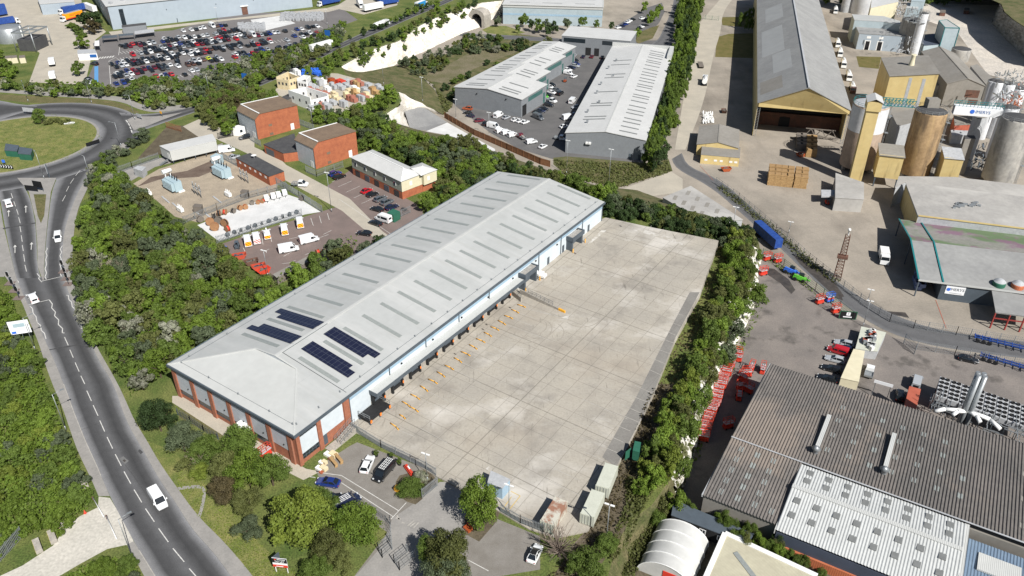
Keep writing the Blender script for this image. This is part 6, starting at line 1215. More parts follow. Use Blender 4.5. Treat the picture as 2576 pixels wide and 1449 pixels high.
def drum(c,az,rad,w,mat,lb,gr):
 r=thing('cable_drum',lb,'cable drum',c,az,gr);d=w/2
 for s in(-1,1):m=M();m.tube((s*d,0,rad),(s*(d-.1),0,rad),rad,rad,18);m.obj('flange',MATS[mat],r)
 m=M();m.tube((-d+.1,0,rad),(d-.1,0,rad),rad*.75,rad*.75,14);m.obj('cable',MATS['cable_red'if mat=='cable_wood'and rnd.random()<.4 else 'black_rubber'],r)
for i,(x,y,s)in enumerate(((1515,225,1.0),(1590,250,1.2),(1625,290,1.3),(1655,240,1.2),(1700,260,1.2),(1720,300,1.1),(1620,210,1.1),(1655,180,1.0),(1700,170,.9),(1765,158,.8),(1815,135,.8),(1855,128,.8),(1905,95,.7),(1950,90,.7),(1985,82,.7),(2280,65,.9),(2400,470,.8),(2440,460,.7))):
 drum(G(P('01',x,y),0),.8+i*.3,s,.9,'cable_wood'if i%3 else 'grey_wood','wooden cable drum stored on or beside the white slab of the electricity compound','cable drums in the electricity compound')
for i,(x,y)in enumerate(((2015,65),(2065,50),(2105,40),(2150,25))):
 c=G(P('01',x,y),0);r=thing('generator_trailer',('leftmost','second','third','rightmost')[i]+' of four white generator trailers on the white slab','trailer',c,-.4);m=M();m.box(-.7,-1.2,.5,.7,1.0,1.7);m.obj('canopy',MATS['white_paint'],r);m=M();m.bar((0,-1.2,.5),(0,-2.2,.45),.12);m.obj('drawbar',MATS['dark_steel'],r)
 for s in(-1,1):m=M();m.tube((s*.7,0,.35),(s*.9,0,.35),.35,.35,10);m.obj('wheel',MATS['tyre'],r)
def skip(t,x,y,az,mat,lb,z=0):
 c=G(P(t,x,y),z);r=thing('skip',lb,'skip',c,az);m=M();q=[(-.9,-1.0),(.9,-1.0),(.9,1.0),(-.9,1.0)]
 o=[(-.95,-1.1,.1),(.95,-1.1,.1),(.95,1.1,.1),(-.95,1.1,.1),(-.95,-1.9,1.3),(.95,-1.9,1.3),(.95,1.9,1.3),(-.95,1.9,1.3)];n_=[(a*.93,b*.95,max(c_,.2))for a,b,c_ in o]
 m.add(o+n_,[(3,2,1,0),(0,1,5,4),(1,2,6,5),(2,3,7,6),(3,0,4,7),(8,9,10,11),(8,12,13,9),(9,13,14,10),(10,14,15,11),(11,15,12,8),(4,5,13,12),(5,6,14,13),(6,7,15,14),(7,4,12,15)]);m.obj('body',MATS[mat],r);m=M();[m.obox((rnd.uniform(-.6,.6),-1+i*.3,.9),(.5,.5,.6),i)for i in range(7)];m.obj('rubble',MATS['grey_wood'if mat!='skip_red'else 'dark_steel'],r);return r
skip('01',1810,500,1.2,'skip_red','large red skip at the corner of the brick paved yard');skip('01',1900,545,1.1,'rust','rusty skip behind the red containers below the large red skip');skip('01',1955,580,1.1,'skip_red','small red skip beside the rusty one');skip('01',1990,610,.8,'hire_red','small bright red bin beside the lamp post at the brick yard');skip('20',325,1290,1.4,'paint_orange','orange and yellow skip filled with timber below the yellow gatehouse',LOW);skip('20',310,850,.1,'rust','rust red skip in the shadow of the huge storage shed',LOW);skip('20',890,1180,1.2,'paint_orange','orange tipping skip by the stacked grey pallets',LOW)
flatbox('timber_lean_to','long low green brown corrugated lean to beside the brick paved yard','shelter','01',[(2060,620),(2090,645),(2385,495),(2330,480)],2.2,0,'grey_wood','old_roof');flatbox('blue_bin','blue and orange plastic bins at the left corner of the brick yard','bin','01',[(1640,425),(1665,437),(1710,410),(1680,400)],1.1,0,'sign_blue','sack_blue')
def forklift(c,az,lb,col='paint_orange'):
 r=thing('forklift',lb,'forklift',c,az);m=M();m.box(-.55,-1.1,.3,.55,.6,1.0);m.box(-.5,-1.2,.3,.5,-.7,1.3);m.obj('body',MATS[col],r);m=M()
 for s in(-.45,.45):m.bar((s,.75,.1),(s,.75,2.3),.12);m.bar((s,.5,1),(s,.4,2.1),.08);m.bar((s,-.8,1.2),(s,-.7,2.1),.08)
 m.box(-.5,-.8,2.1,.5,.5,2.16);m.obj('mast',MATS['dark_steel'],r)
 for s in(-1,1):
  for y in(-.8,.4):m=M();m.tube((s*.4,y,.3),(s*.62,y,.3),.3,.3,10);m.obj('wheel',MATS['tyre'],r)
forklift(G(P('C',165,1160),0),3.0,'grey and orange forklift beside the chevron vans on the brick paving','dark_steel');forklift(G(P('B',1345,490),LOW),.4,'orange forklift out in the estate yard');forklift(G(P('I',80,340),LOW),3.1,'red forklift under the lean to roof at the foot of the yellow tower','hire_red')
def ruin(t,q,h,lb,wall='white_paint'):
 ps_=[G(P(t,*a),0)for a in q];c=sum(ps_,Vector())/len(ps_);r=thing('ruined_building',lb,'ruin',(c.x,c.y,0));k=len(ps_)
 for i in range(k):
  a,b=ps_[i]-c,ps_[(i+1)%k]-c;n_=Vector(((b-a).y,-(b-a).x,0)).normalized()*.2;m=M();hh=h*rnd.uniform(.75,1.05);m.prism([((a-n_).x,(a-n_).y),((b-n_).x,(b-n_).y),((b+n_).x,(b+n_).y),((a+n_).x,(a+n_).y)],0,hh);w=m.obj('wall',MATS[wall],r)
  for f in(.2,.5,.8):p=a.lerp(b,f);m=M();m.obox((p.x,p.y,h*.5),(.9,.5,1.1),az_of(a,b)+PI/2);m.obj('opening',MATS['dark_roof'],w)
ruin('D',[(430,690),(870,850),(1220,760),(780,620)],5.5,'largest roofless white walled building in the stacked building materials yard');ruin('D',[(180,400),(420,440),(620,370),(420,290)],5,'roofless cream and white ruin at the left of the materials yard','stone_cream');ruin('D',[(600,430),(790,460),(860,380),(720,360)],5,'small white gabled ruin in the middle of the materials yard')
flatbox('dark_shed','dark pitched slate roof beside the white ruins','shed','D',[(220,590),(310,660),(670,480),(590,415)],2.5,0,'grey_wood','dark_roof')
STK=[(720,'stone_grey',1010,800),(0,'stone_grey',940,810),(0,'stone_red',1130,790),(0,'stone_grey',1230,800),(0,'stone_cream',1290,620),(0,'stone_cream',1360,560),(0,'stone_cream',1400,660),(0,'stone_cream',1470,650),(0,'stone_red',1690,620),(0,'stone_red',1760,640),(0,'stone_red',1970,590),(0,'stone_cream',2040,580),(0,'stone_grey',1890,620),(0,'stone_grey',1340,690),(0,'white_paint',1220,430),(0,'stone_grey',890,400),(0,'stone_grey',960,380),(0,'white_paint',1110,280),(0,'stone_grey',1050,300),(0,'stone_red',880,450),(0,'stone_red',1040,500),(0,'stone_grey',1130,500),(0,'stone_red',1190,530),(0,'stone_grey',1330,380),(0,'stone_grey',1500,380),(0,'stone_grey',1620,370),(0,'stone_grey',1630,270),(0,'stone_red',1870,310),(0,'stone_red',1760,330),(0,'stone_cream',1710,480),(0,'stone_cream',1790,460),(0,'white_paint',1780,400),(0,'stone_cream',1620,560),(0,'pallet_wood',1780,530),(0,'pallet_wood',1800,360),(0,'stone_grey',2010,470),(0,'pallet_wood',2180,490),(0,'stone_grey',2060,380),(0,'stone_grey',2280,390),(0,'paint_orange',1340,260),(0,'hire_red',1500,290),(0,'stone_grey',1550,740),(0,'grey_wood',1180,150),(0,'grey_wood',760,280),(0,'grey_wood',900,250),(0,'white_paint',500,140),(0,'white_paint',600,110)]
for i,(_,mt,x,y)in enumerate(STK):
 c=G(P('D',x,y),.5);c.z=0;nm={'stone_grey':'grey','stone_red':'red brick','stone_cream':'cream','white_paint':'white','pallet_wood':'timber','paint_orange':'orange','hire_red':'red','grey_wood':'weathered timber'}[mt]
 r=thing('material_stack',f'{nm} stack of palletised materials in the builders yard','stack',c,.75,'stacks in the builders yard');hh=rnd.uniform(1.6,3.2);w,d=rnd.uniform(1.2,2.4),rnd.uniform(1.4,2.6);m=M();m.box(-w,-d,.15,0,0,hh);m.box(.06,-d+.2,.15,w,.1,hh*rnd.uniform(.6,1));m.obj('blocks',MATS[mt],r);m=M();m.box(-w-.05,-d-.05,0,w+.05,.12,.15);m.obj('pallet',MATS['grey_wood'],r)
m=M()
for k in range(120):p=G(P('D',rnd.uniform(680,1100),rnd.uniform(110,200)),0);m.obox((p.x,p.y,rnd.uniform(.5,2.6)),(1.1,1.2,1.0),rnd.random()*3)
o=m.obj('blue_sacks',MATS['sack_blue']);o['kind']='stuff';o['label']='heap of bright blue sacks at the back of the builders yard'
m=M()
for k in range(160):p=G(P('D',rnd.uniform(560,1000),rnd.uniform(190,320)),0);m.obox((p.x,p.y,rnd.uniform(.2,1.2)),(rnd.uniform(.5,2.2),.4,.3),rnd.random()*3)
o=m.obj('rubble',MATS['grey_wood']);o['kind']='stuff'
# ==== THE WORKS (right of the pit)
A,az,L,Wd=frame('20',(565,775),(560,80),(1275,830),5.0);L=235
mk('roof_patch_grey',(.335,.34,.335),(.30,.305,.30),.2,.8);bn=thing('storage_shed','huge grey roofed storage shed with a yellow gable and open front','shed',(A.x,A.y,LOW),az);h=14.0;rs=8.8;xm=Wd/2
m=M();roof_panel(m,[(0,0,h),(xm,-4,h+rs),(xm,L,h+rs),(0,L,h)],.3);roof_panel(m,[(Wd,0,h),(Wd,L,h),(xm,L,h+rs),(xm,-4,h+rs)],.3);rf=m.obj('roof',MATS['cement_roof'],bn)
m=M();m.bar((xm,-4,h+rs+.1),(xm,L,h+rs+.1),.7,.25);m.obj('ridge_cap',MATS['stone_grey'],rf)
for k,(x0,x1,y0,y1)in enumerate(((2,11,60,105),(6,13,30,58),(1,9,8,24),(4,12,120,150))):
 m=M();roof_panel(m,[(x0,y0,h+rs*x0/xm+.02),(x0,y1,h+rs*x0/xm+.02),(x1,y1,h+rs*x1/xm+.02),(x1,y0,h+rs*x1/xm+.02)],.03);m.obj('roof_patch',MATS['roof_patch_grey'if k!=2 else 'old_roof'],rf)
m=M();m.box(.2,1,0,.5,L,h-.2);m.box(Wd-.5,6,0,Wd-.2,L,h-.2);m.box(.5,L-.5,0,Wd-.5,L,h);m.obj('side_wall',MATS['works_yellow'],bn)
m=M();m.add([(.6,.1,h-1.6),(Wd-.6,.1,h-1.6),(Wd-.6,.1,h),(xm,-3.6,h+rs-.4),(.6,.1,h)],[(0,1,2,3,4)]);m.obj('gable_panel',MATS['works_yellow'],bn)
m=M();m.box(.6,15,0,Wd-.6,15.4,5.5);m.obj('inner_wall',MATS['rust'],bn);m=M();m.box(.6,16,5.5,Wd-.6,16.3,h-1);m.obj('interior_shade_sheet',MATS['fan_black'],bn);m=M();m.box(Wd*.30,14.8,0,Wd*.42,15,4);m.obj('doorway',MATS['fan_black'],bn)  # black sheet above the rust wall is added to stand for interior shade
for x in(.9,Wd-.9):
 m=M()
 for dx in(-.5,.5):m.bar((x+dx,.6,0),(x+dx,.6,h-1.6),.16)
 for k in range(11):m.bar((x-.5,.6,k*1.1),(x+.5,.6,k*1.1+1.1),.08)
 m.obj('lattice_column',MATS['steel_galv'],bn)
m=M()
for k in range(6):m.bar((Wd*.58+k*2.0,4,1+(k%2)*3),(Wd*.58+(k+1)*2.0,4,4-(k%2)*3),.3)
m.bar((Wd*.55,4,.8),(Wd*.95,4,.8),.35);m.bar((Wd*.58,4,4),(Wd*.9,4,4),.35);m.obj('hopper_frame',MATS['grey_wood'],bn)
def silo(lb,c,r,h,mat,top='dark_roof',ring=True,legs=True,group=None,band=None):
 s=thing('silo',lb,'silo',(c[0],c[1],c[2]if len(c)>2 else LOW),0,group);b=1.6 if legs else 0;m=M();m.lathe((0,0,0),[(r*.98,b),(r,b+.3),(r,h-.4),(r*.97,h)],36);m.obj('shell',MATS[mat],s)
 if band:m=M();m.lathe((0,0,0),[(r+.03,h*.62),(r+.03,h-.5)],36);m.f.pop();m.mi.pop();m.sm.pop();m.obj('painted_band',MATS[band],s)
 m=M();m.lathe((0,0,h),[(r*.97,0),(r*.6,.5),(.4,.8)],24);m.obj('top',MATS[top],s)
 if ring:
  m=M();n_=16
  for k in range(n_):
   a,a2=2*PI*k/n_,2*PI*(k+1)/n_;p,q=Vector((math.cos(a)*r,math.sin(a)*r,h)),Vector((math.cos(a2)*r,math.sin(a2)*r,h));m.bar(p,p+Vector((0,0,1.2)),.08)
   for z in(.6,1.2):m.bar(p+Vector((0,0,z)),q+Vector((0,0,z)),.08)
  m.obj('guardrail',MATS['steel_galv'if mat!='silo_brown'else 'teal'],s)
  m=M();a=-.35;c1=Vector((math.cos(a)*(r+.5),math.sin(a)*(r+.5),0))
  for dx in(-.4,.4):m.bar(c1+Vector((0,dx,0)),c1+Vector((0,dx,h+1)),.1)
  for k in range(int(h/.8)):m.bar(c1+Vector((0,-.4,k*.8)),c1+Vector((0,.4,k*.8)),.07)
  for z in(h*.3,h*.6,h*.85):m.obox((c1.x*1.05,c1.y*1.05,z),(1.2,1.2,.15))
  m.obj('ladder',MATS['steel_galv'],s)
 if legs:
  for k in range(6):a=k*PI/3+.2;m=M();m.box(math.cos(a)*r*.85-.5,math.sin(a)*r*.85-.5,0,math.cos(a)*r*.85+.5,math.sin(a)*r*.85+.5,b);m.obj('leg',MATS['concrete'],s)
 return s
bp=G(P('20',1305,1270),LOW);silo('tall brown and white banded silo behind the yellow elevator tower',bp,6.1,24.6,'silo_brown',band='silo_white',top='stone_grey')
b2=G(P('20',1735,1325),LOW);s2=silo('tall tan rust stained silo with a ladder, between the yellow blocks',b2,5.3,24.4,'silo_tan');m=M();m.box(-1.5,.5,24.6,2.5,3.5,28);m.obj('top_housing',MATS['old_roof'],s2)
b3=G(P('20',2365,1375),LOW);silo('tall grey concrete silo at the right edge of the works',b3,5.4,24.0,'silo_grey')
def silo_top(lb,t,x,y,zt,r,mat='silo_white',**k):p=G(P(t,x,y),zt);return silo(lb,(p.x,p.y,LOW),r,zt-LOW,mat,**k)
for i,(t,x,y,zt,r,lb)in enumerate((('F',2190,55,14,1.9,'slim white silo, left one of the pair before the rusty shed'),('F',2250,70,14,2.0,'slim white silo, right one of the pair before the rusty shed'),('F',2395,95,13,2.2,'white silo among the pipework right of the slim pair'),('F',2410,390,11,3.0,'white silo with orange stair behind the lettered gantry'),('F',2520,150,11,2.6,'white silo at the right edge amid rusty pipework'),('E',1310,170,12,2.3,'slim pale blue silo beside the dark round tower'))):silo_top(lb,t,x,y,zt,r,legs=False,ring=i>1)
silo_top('broad dark concrete round tower topped with pipework','E',1170,240,7,5.2,'silo_grey',legs=False);silo_top('low round concrete tank beside the pale blue tower','E',1790,615,-3,4.6,'silo_grey',legs=False,ring=False)
p=G(P('E',510,160),LOW);silo('very large white silo at the top edge of the works',p,7.0,34,'silo_white',legs=False)
for k in range(4):q=G(P('E',300+k*35,150-(k%2)*30),LOW);silo(f'dark steel hopper silo, number {k + 1} from the left behind the huge shed'.replace('number 1 from the left','leftmost of the group').replace('number 2 from the left','second of the group').replace('number 3 from the left','third of the group').replace('number 4 from the left','rightmost of the group'),q,2.6,20,'stone_grey',legs=False,ring=False)
def pipes(lb,t,x0,y0,x1,y1,z0,z1,n_,mat):
 m=M();R=random.Random(n_)
 r=thing('pipework',lb,'pipework',G(P(t,(x0+x1)/2,(y0+y1)/2),z0))
 o=r.location
 for k in range(n_):
  a=G(P(t,R.uniform(x0,x1),R.uniform(y0,y1)),R.uniform(z0,z1));d=Vector(R.choice(((1,0,0),(0,1,0),(0,0,1),(.6,0,.6),(0,.6,.5))))*R.uniform(.8,2.4);m.bar(a-o,a+d-o,R.choice((.12,.2,.35)))
 m.obj('pipes',MATS[mat],r)['kind']='stuff'
pipes('tangle of steel pipework on the right hand white silos','F',2200,-40,2560,300,8,16,150,'steel_galv');pipes('rusty orange stair and pipework among the white silos','F',2300,120,2570,420,4,12,70,'orange_steel');pipes('steel conveyors on the broad dark round tower','E',1060,120,1280,300,6,14,90,'steel_galv');pipes('dark steel framework beside the grey processing shed','E',950,430,1200,680,-9,0,110,'stone_grey');pipes('steel pipework on top of the far white silo','E',960,20,1080,220,-4,8,60,'stone_grey');pipes('pipework on the floor between the yellow blocks','F',1850,880,2120,1200,-9,-3,70,'dark_steel')
tw=thing('elevator_tower','narrow tall yellow clad elevator tower with a white gabled cap','tower',(118.9,258.0,LOW),math.radians(17.2));m=M();m.box(0,0,0,3.9,4.2,27);m.obj('shaft',MATS['works_yellow'],tw)
m=M();m.box(-.3,-.5,27,4.3,6,30.2);m.obj('head_housing',MATS['works_yellow'],tw);m=M();roof_panel(m,[(-.6,-.8,30.2),(2,-.8,31.4),(2,6.3,31.4),(-.6,6.3,30.2)],.15);roof_panel(m,[(4.6,-.8,30.2),(4.6,6.3,30.2),(2,6.3,31.4),(2,-.8,31.4)],.15);m.obj('cap_roof',MATS['white_roof'],tw)
A=G(P('20',1565,575),12);az=math.radians(14.5);yb=thing('yellow_block','largest yellow clad block with two grey window strips and a grey roof','building',(A.x,A.y,LOW),az);W_=17.5;L=26;m=M()
m.add([(0,0,0),(W_,0,0),(W_,L,0),(0,L,0),(0,0,21),(W_,0,23.5),(W_,L,23.5),(0,L,21)],[(0,1,5,4),(1,2,6,5),(2,3,7,6),(3,0,4,7)]);m.obj('wall',MATS['works_yellow'],yb);m=M();roof_panel(m,[(-.3,-.3,21.1),(W_+.3,-.3,23.6),(W_+.3,L,23.6),(-.3,L,21.1)],.25);m.obj('roof',MATS['old_roof'],yb)
for x in(7.2,12.2):m=M();m.box(x,-.07,8,x+1.2,-.005,21);m.obj('window_strip',MATS['stone_grey'],yb)
m=M();m.lathe((9.5,13,22.2),[(1.2,0),(.9,2),(.8,4),(1.1,4.6)],14);m.obj('roof_vent',MATS['cream'],yb)
A=G(P('20',1490,1165),3);r=thing('yellow_block','yellow clad block on the left, between the banded and tan silos','building',(A.x,A.y,LOW),math.radians(17));m=M();m.box(0,0,3.6,7.8,8,12);m.obj('wall',MATS['works_yellow'],r);m=M();roof_panel(m,[(-.3,-.4,11.9),(8.1,-.4,11.9),(8.1,8,13.2),(-.3,8,13.2)],.2);m.obj('roof',MATS['old_roof'],r)
for x in(.2,7.3):m=M();m.box(x,.2,0,x+.4,.6,3.6);m.obj('leg',MATS['dark_steel'],r)
A=G(P('F',1575,1030),2);r=thing('yellow_block','small yellow clad block right of the tan silo','building',(A.x,A.y,LOW),math.radians(16));m=M();m.box(0,0,0,6,7.5,11);m.obj('wall',MATS['works_yellow'],r);m=M();roof_panel(m,[(-.2,-.3,10.9),(6.2,-.3,11),(6.2,7.8,12),(-.2,7.8,12)],.2);m.obj('roof',MATS['stone_grey'],r)
for q,zt,wl,rfm,lb in(([(900,475),(975,630),(1240,560),(1175,415)],5,'stone_grey','old_roof','tall grey clad block between the banded silo and the tan silo'),([(810,420),(850,555),(1180,420),(1040,262)],1,'rust','old_roof','brown walled store with a grey hipped roof behind the grey block'),([(1815,750),(1830,790),(1965,790),(1945,750)],5,'old_roof','dark_roof','dark olive tower right of the small yellow block'),([(1935,490),(1990,540),(2105,520),(2070,470)],10,'stone_grey','old_roof','grey clad stair tower under the lettered gantry'),([(1685,500),(1700,620),(1910,610),(1925,505)],-4,'container_red','old_roof','low store with a red fascia below the lettered gantry'),([(1650,680),(1660,750),(1850,745),(1870,690)],-5.5,'stone_grey','stone_grey','pale flat roofed plant deck below the lettered gantry')):
 flatbox('plant_building',lb,'building','F',q,zt,LOW,wl,rfm)
for q,zt,wl,rfm,lb in(([(490,422),(1075,458),(1010,335),(435,305)],-.6,'depot_blue','cement_roof','blue grey processing shed with two white framed doors'),([(430,250),(800,275),(1010,310),(1000,265),(800,205),(400,180)],3,'pale_blue','roof_grey','stepped pale blue upper block behind the processing shed'),([(635,98),(985,18),(960,-60),(650,-40)],6,'cream','white_roof','cream building beside the far white silo'),([(1210,445),(1310,575),(1505,560),(1450,425)],-3.6,'pale_blue','navy_steel','low pale blue annex at the foot of the teal edged tower'),([(1500,262),(1575,350),(1760,355),(1600,250)],5,'pale_blue','roof_grey','pale blue tower with teal edges beside the chalk floor'),([(1085,100),(1235,110),(1240,38),(1100,32)],5,'pale_blue','roof_grey','pale blue cabin high beside the far pipework'),([(1150,10),(1310,20),(1340,-50),(1160,-50)],8,'pale_blue','pale_blue','tall pale blue slab tower at the top edge'),([(1900,838),(2120,1100),(2180,985),(1985,815)],-2.5,'stone_grey','old_roof','narrow grey roofed annex right of the rusty shed'),([(1290,742),(1340,845),(1430,842),(1420,752)],-1,'stone_grey','old_roof','uppermost of three small grey roofs beside the yellow block'),([(1355,850),(1400,945),(1500,945),(1480,850)],-2,'stone_grey','old_roof','middle of three small grey roofs beside the yellow block'),([(1400,945),(1375,1075),(1570,1085),(1550,950)],-3,'stone_grey','old_roof','lowest of three small grey roofs beside the yellow block')):
 r,c4=flatbox('plant_building',lb,'building','E',q,zt,LOW,wl,rfm)
 if 'processing'in lb:
  for f in(.16,.43):face_panel(r,c4[0],c4[1],f,f+.13,.1,5,'white_paint','door_frame',.06);face_panel(r,c4[0],c4[1],f+.02,f+.11,.1,4.6,'fan_black','door',.10);face_panel(r,c4[0],c4[1],f+.02,f+.11,6,7.2,'white_paint','window',.06)
  u_,v_=c4[1]-c4[0],c4[3]-c4[0]
  for k in range(5):p=c4[0]+u_*(.08+k*.14)+v_*.3;m=M();m.obox((p.x,p.y,8.42),(1.6,1.6,.06),.2);m.obj('rooflight',MATS['dark_light'],r)
 if 'teal'in lb and 'tower'in lb and 'foot'not in lb:
  m=M()
  for a in range(4):m.bar(c4[a]+Vector((0,0,14)),c4[(a+1)%4]+Vector((0,0,14)),.3);m.bar(c4[a]*1.01,c4[a]*1.01+Vector((0,0,14)),.3)
  m.obj('edge_trim',MATS['teal'],r)
A,az,L,Wd=frame('E',(1600,1060),(1270,650),(2110,1110),1);rs_=gable('works_shed','brown grey gabled shed with rusty streaked front','shed',A,az,L,Wd,1,LOW,2.8,'old_roof','old_roof',trim=None)
m=M();m.box(Wd*.55,.18,4.5,Wd*.9,.24,7.8);m.obj('rusty_panel',MATS['rust'],rs_);m=M();m.box(Wd*.68,.18,.1,Wd*.92,.24,3.6);m.obj('door',MATS['rust'],rs_)
pa,pb=G(P('F',1690,430),14),G(P('F',2300,480),14);g_=thing('gantry','white sided conveyor gantry with blue lettering and a green railing','gantry',(pa.x,pa.y,14));v=pb-pa;uz=v.normalized();nn=Vector((uz.y,-uz.x,0))
m=M();m.add([nn*.1+Vector((0,0,-1.5)),v+nn*.1+Vector((0,0,-1.5)),v+nn*.1+Vector((0,0,1.5)),nn*.1+Vector((0,0,1.5)),-nn*2.5+Vector((0,0,-1.5)),v-nn*2.5+Vector((0,0,-1.5)),v-nn*2.5+Vector((0,0,1.5)),-nn*2.5+Vector((0,0,1.5))],[(0,1,2,3),(5,4,7,6),(3,2,6,7),(1,0,4,5)]);m.obj('side_panel',MATS['sign_white'],g_)
m=M()
for k in range(14):p=v*(k/13)+Vector((0,0,1.5));m.bar(p,p+Vector((0,0,1.3)),.12);m.bar(p-nn*2.4,p-nn*2.4+Vector((0,0,1.3)),.12)
for s in(0,2.4):m.bar(Vector((0,0,2.8))-nn*s,v+Vector((0,0,2.8))-nn*s,.14)
m.obj('railing',MATS['teal'],g_)
ra_=math.atan2(uz.y,uz.x);text_mesh('IMERYS',1.5,'sign_blue',g_,v*.60+nn*.14,(PI/2,0,ra_));m=M();m.lathe((0,0,0),[(.75,0),(.75,.05)],16);e=m.obj('emblem',MATS['sack_blue'],g_);e.location=v*.38+nn*.12;e.rotation_euler=(PI/2,0,ra_)
pa,pb=G(P('F',800,370),16),G(P('F',1200,400),15.5);g_=thing('conveyor_bridge','green lattice conveyor bridge between the banded silo and the tan silo','gantry',(pa.x,pa.y,pa.z));v=pb-pa;m=M()
for s in(0,2):
 o=Vector((0,s,0));m.bar(o,v+o,.2);m.bar(o+Vector((0,0,2.2)),v+o+Vector((0,0,2.2)),.2)
 for k in range(9):m.bar(v*(k/9)+o,v*((k+1)/9)+o+Vector((0,0,2.2)),.13);m.bar(v*(k/9)+o,v*(k/9)+o+Vector((0,0,2.2)),.13)
m.obj('lattice',MATS['teal'],g_);m=M();m.bar((0,1,.2),v+Vector((0,1,.2)),1.6,.3);m.obj('belt',MATS['stone_grey'],g_)
r,c4=flatbox('works_shed','wide flat grey roofed works shed with a yellow wall in shadow','shed','I',[(1240,470),(2800,660),(2800,270),(1085,58)],-.5,LOW,'stone_grey','pale_roof')
face_panel(r,c4[3],c4[0],0,1,.1,7.6,'works_yellow','yellow_wall',.05);face_panel(r,c4[0],c4[1],0,1,8.1,8.52,'works_yellow','parapet',.2);m=M();p=c4[0].lerp(c4[1],.45)+(c4[3]-c4[0])*.45;[M().obox((p.x+rnd.uniform(-5,5),p.y+rnd.uniform(-2,2),8.7),(rnd.uniform(.8,2),rnd.uniform(.5,1.2),.5),rnd.random()).obj('roof_plant',MATS['steel_galv'],r)for _ in range(12)]
flatbox('works_shed','long low white roof at the foot of the tan silo','shed','I',[(950,125),(1090,58),(2800,265),(2800,120),(1700,-10),(1000,-20)],-1.8,LOW,'stone_grey','pale_roof')
flatbox('works_shed','small grey roofed loading store at the foot of the yellow tower','shed','I',[(185,250),(545,272),(545,60),(190,-60)],-4.2,LOW,'pale_roof','pale_roof');flatbox('shelter','low lean to roof over the red forklift','shelter','I',[(10,230),(180,225),(175,155),(5,150)],-5.6,-6.2,'stone_grey','stone_grey')
A,az,L,Wd=frame('I',(990,525),(2576,700),(1255,1290),-3.4);L=80
im=gable('works_warehouse','wide grey roofed warehouse with a teal edge, a white lettered sign and open canopy','warehouse',A,az,L,Wd,-3.4,LOW,2.6,'dark_steel','algae_roof',walls=False,trim=None)
m=M();i_=.3;m.add([(i_,6.2,0),(i_,L,0),(Wd-i_,L,0),(Wd-i_,6.2,0),(i_,6.2,5.5),(i_,L,5.5),(Wd-i_,L,5.5),(Wd-i_,6.2,5.5),(Wd/2,6.2,8)],[(0,4,5,1),(2,6,7,3),(3,7,8,4,0)]);m.obj('wall',MATS['dark_steel'],im)
for rf in im.children:
 if rf.name.startswith('roof'):rf.data.materials.append(MATS['cement_roof']);[setattr(p,'material_index',1)for p in rf.data.polygons if p.center.x>Wd/2];break
m=M()
for y in(0,6.2):m.bar((0,y,5.72),(Wd/2,y,8.35),.4,.25);m.bar((Wd,y,5.72),(Wd/2,y,8.35),.4,.25)
m.obj('edge_trim',MATS['teal'],im);m=M();m.box(Wd,0,5.2,Wd+.2,L,5.65);m.obj('gutter',MATS['roof_light'],im)
for x in(.4,Wd*.5,Wd-.4):m=M();m.box(x-.15,.2,0,x+.15,.5,5.4 if x!=Wd*.5 else 8);m.obj('canopy_post',MATS['dark_steel'],im)
m=M();m.box(Wd-.3,7.4,2.2,Wd-.18,12.2,4.9);sg=m.obj('sign_board',MATS['sign_white'],im);text_mesh('IMERYS',1.15,'dark_steel',sg,(Wd-.15,10.2,3.7),(PI/2,0,PI/2));m=M();m.lathe((0,0,0),[(.5,0),(.5,.04)],14);e=m.obj('emblem',MATS['sack_blue'],sg);e.location=(Wd-.17,8.1,3.6);e.rotation_euler=(0,PI/2,0);m=M();m.box(Wd-.179,8.6,2.5,Wd-.15,11.6,2.7);m.obj('small_print',MATS['stone_grey'],sg)
mk('post_red',(.25,.04,.035),None,rough=.6);r,c4=flatbox('canopy','open fronted canopy on red posts at the right edge','shelter','21',[(2365,905),(2700,950),(2700,800),(2335,740)],-4,-4.4,'cement_roof','cement_roof')
for k in range(4):p=c4[0].lerp(c4[1],k/3);m=M();m.box(p.x-.15,p.y-.15,-4.6,p.x+.15,p.y+.15,0);m.obj('post',MATS['post_red'],r)
m=M();m.bar(c4[0]+Vector((0,0,-1.5)),c4[1]+Vector((0,0,-1.5)),.25);m.obj('rail',MATS['post_red'],r)
for x,y,mt,lb in((2395,735,'cabinet_green','green topped storage tank behind the red posted canopy'),(2535,750,'orange_steel','orange topped storage tank behind the red posted canopy')):p=G(P('21',x,y-60),-2);silo(lb,(p.x,p.y,LOW),1.6,7,mt,legs=False,ring=False,top='stone_grey')
A,az,L,Wd=frame('20',(105,1085),(125,950),(425,1125),-4.5);r=gable('works_office','small yellow clad gabled office beside the works gate','building',A,az,L,Wd,-4.6,LOW,1.6,'works_yellow','old_roof',trim=None)
r,c4=flatbox('works_office','lower yellow front block of the gate office with three small windows','building','20',[(140,1165),(430,1190),(435,1110),(148,1100)],-5.4,LOW,'works_yellow','old_roof')
for f in(.1,.35,.5,.75,.88):w=face_panel(r,c4[0],c4[1],f,f+.08,1.3,2.0,'white_paint','window')
def pallets(t,x,y,n_,hh,mat,lb,gr,az=.25,z=LOW,W_p=2.3):
 r=thing('pallet_stack',lb,'pallets',G(P(t,x,y),z),az,gr);k=int(hh/.55)
 for i in range(min(k,8)):m=M();m.obox((rnd.uniform(-.1,.1),0,.27+i*.55),(W_p,W_p,.46),rnd.uniform(-.05,.05));m.obj('pallet',MATS[mat],r)
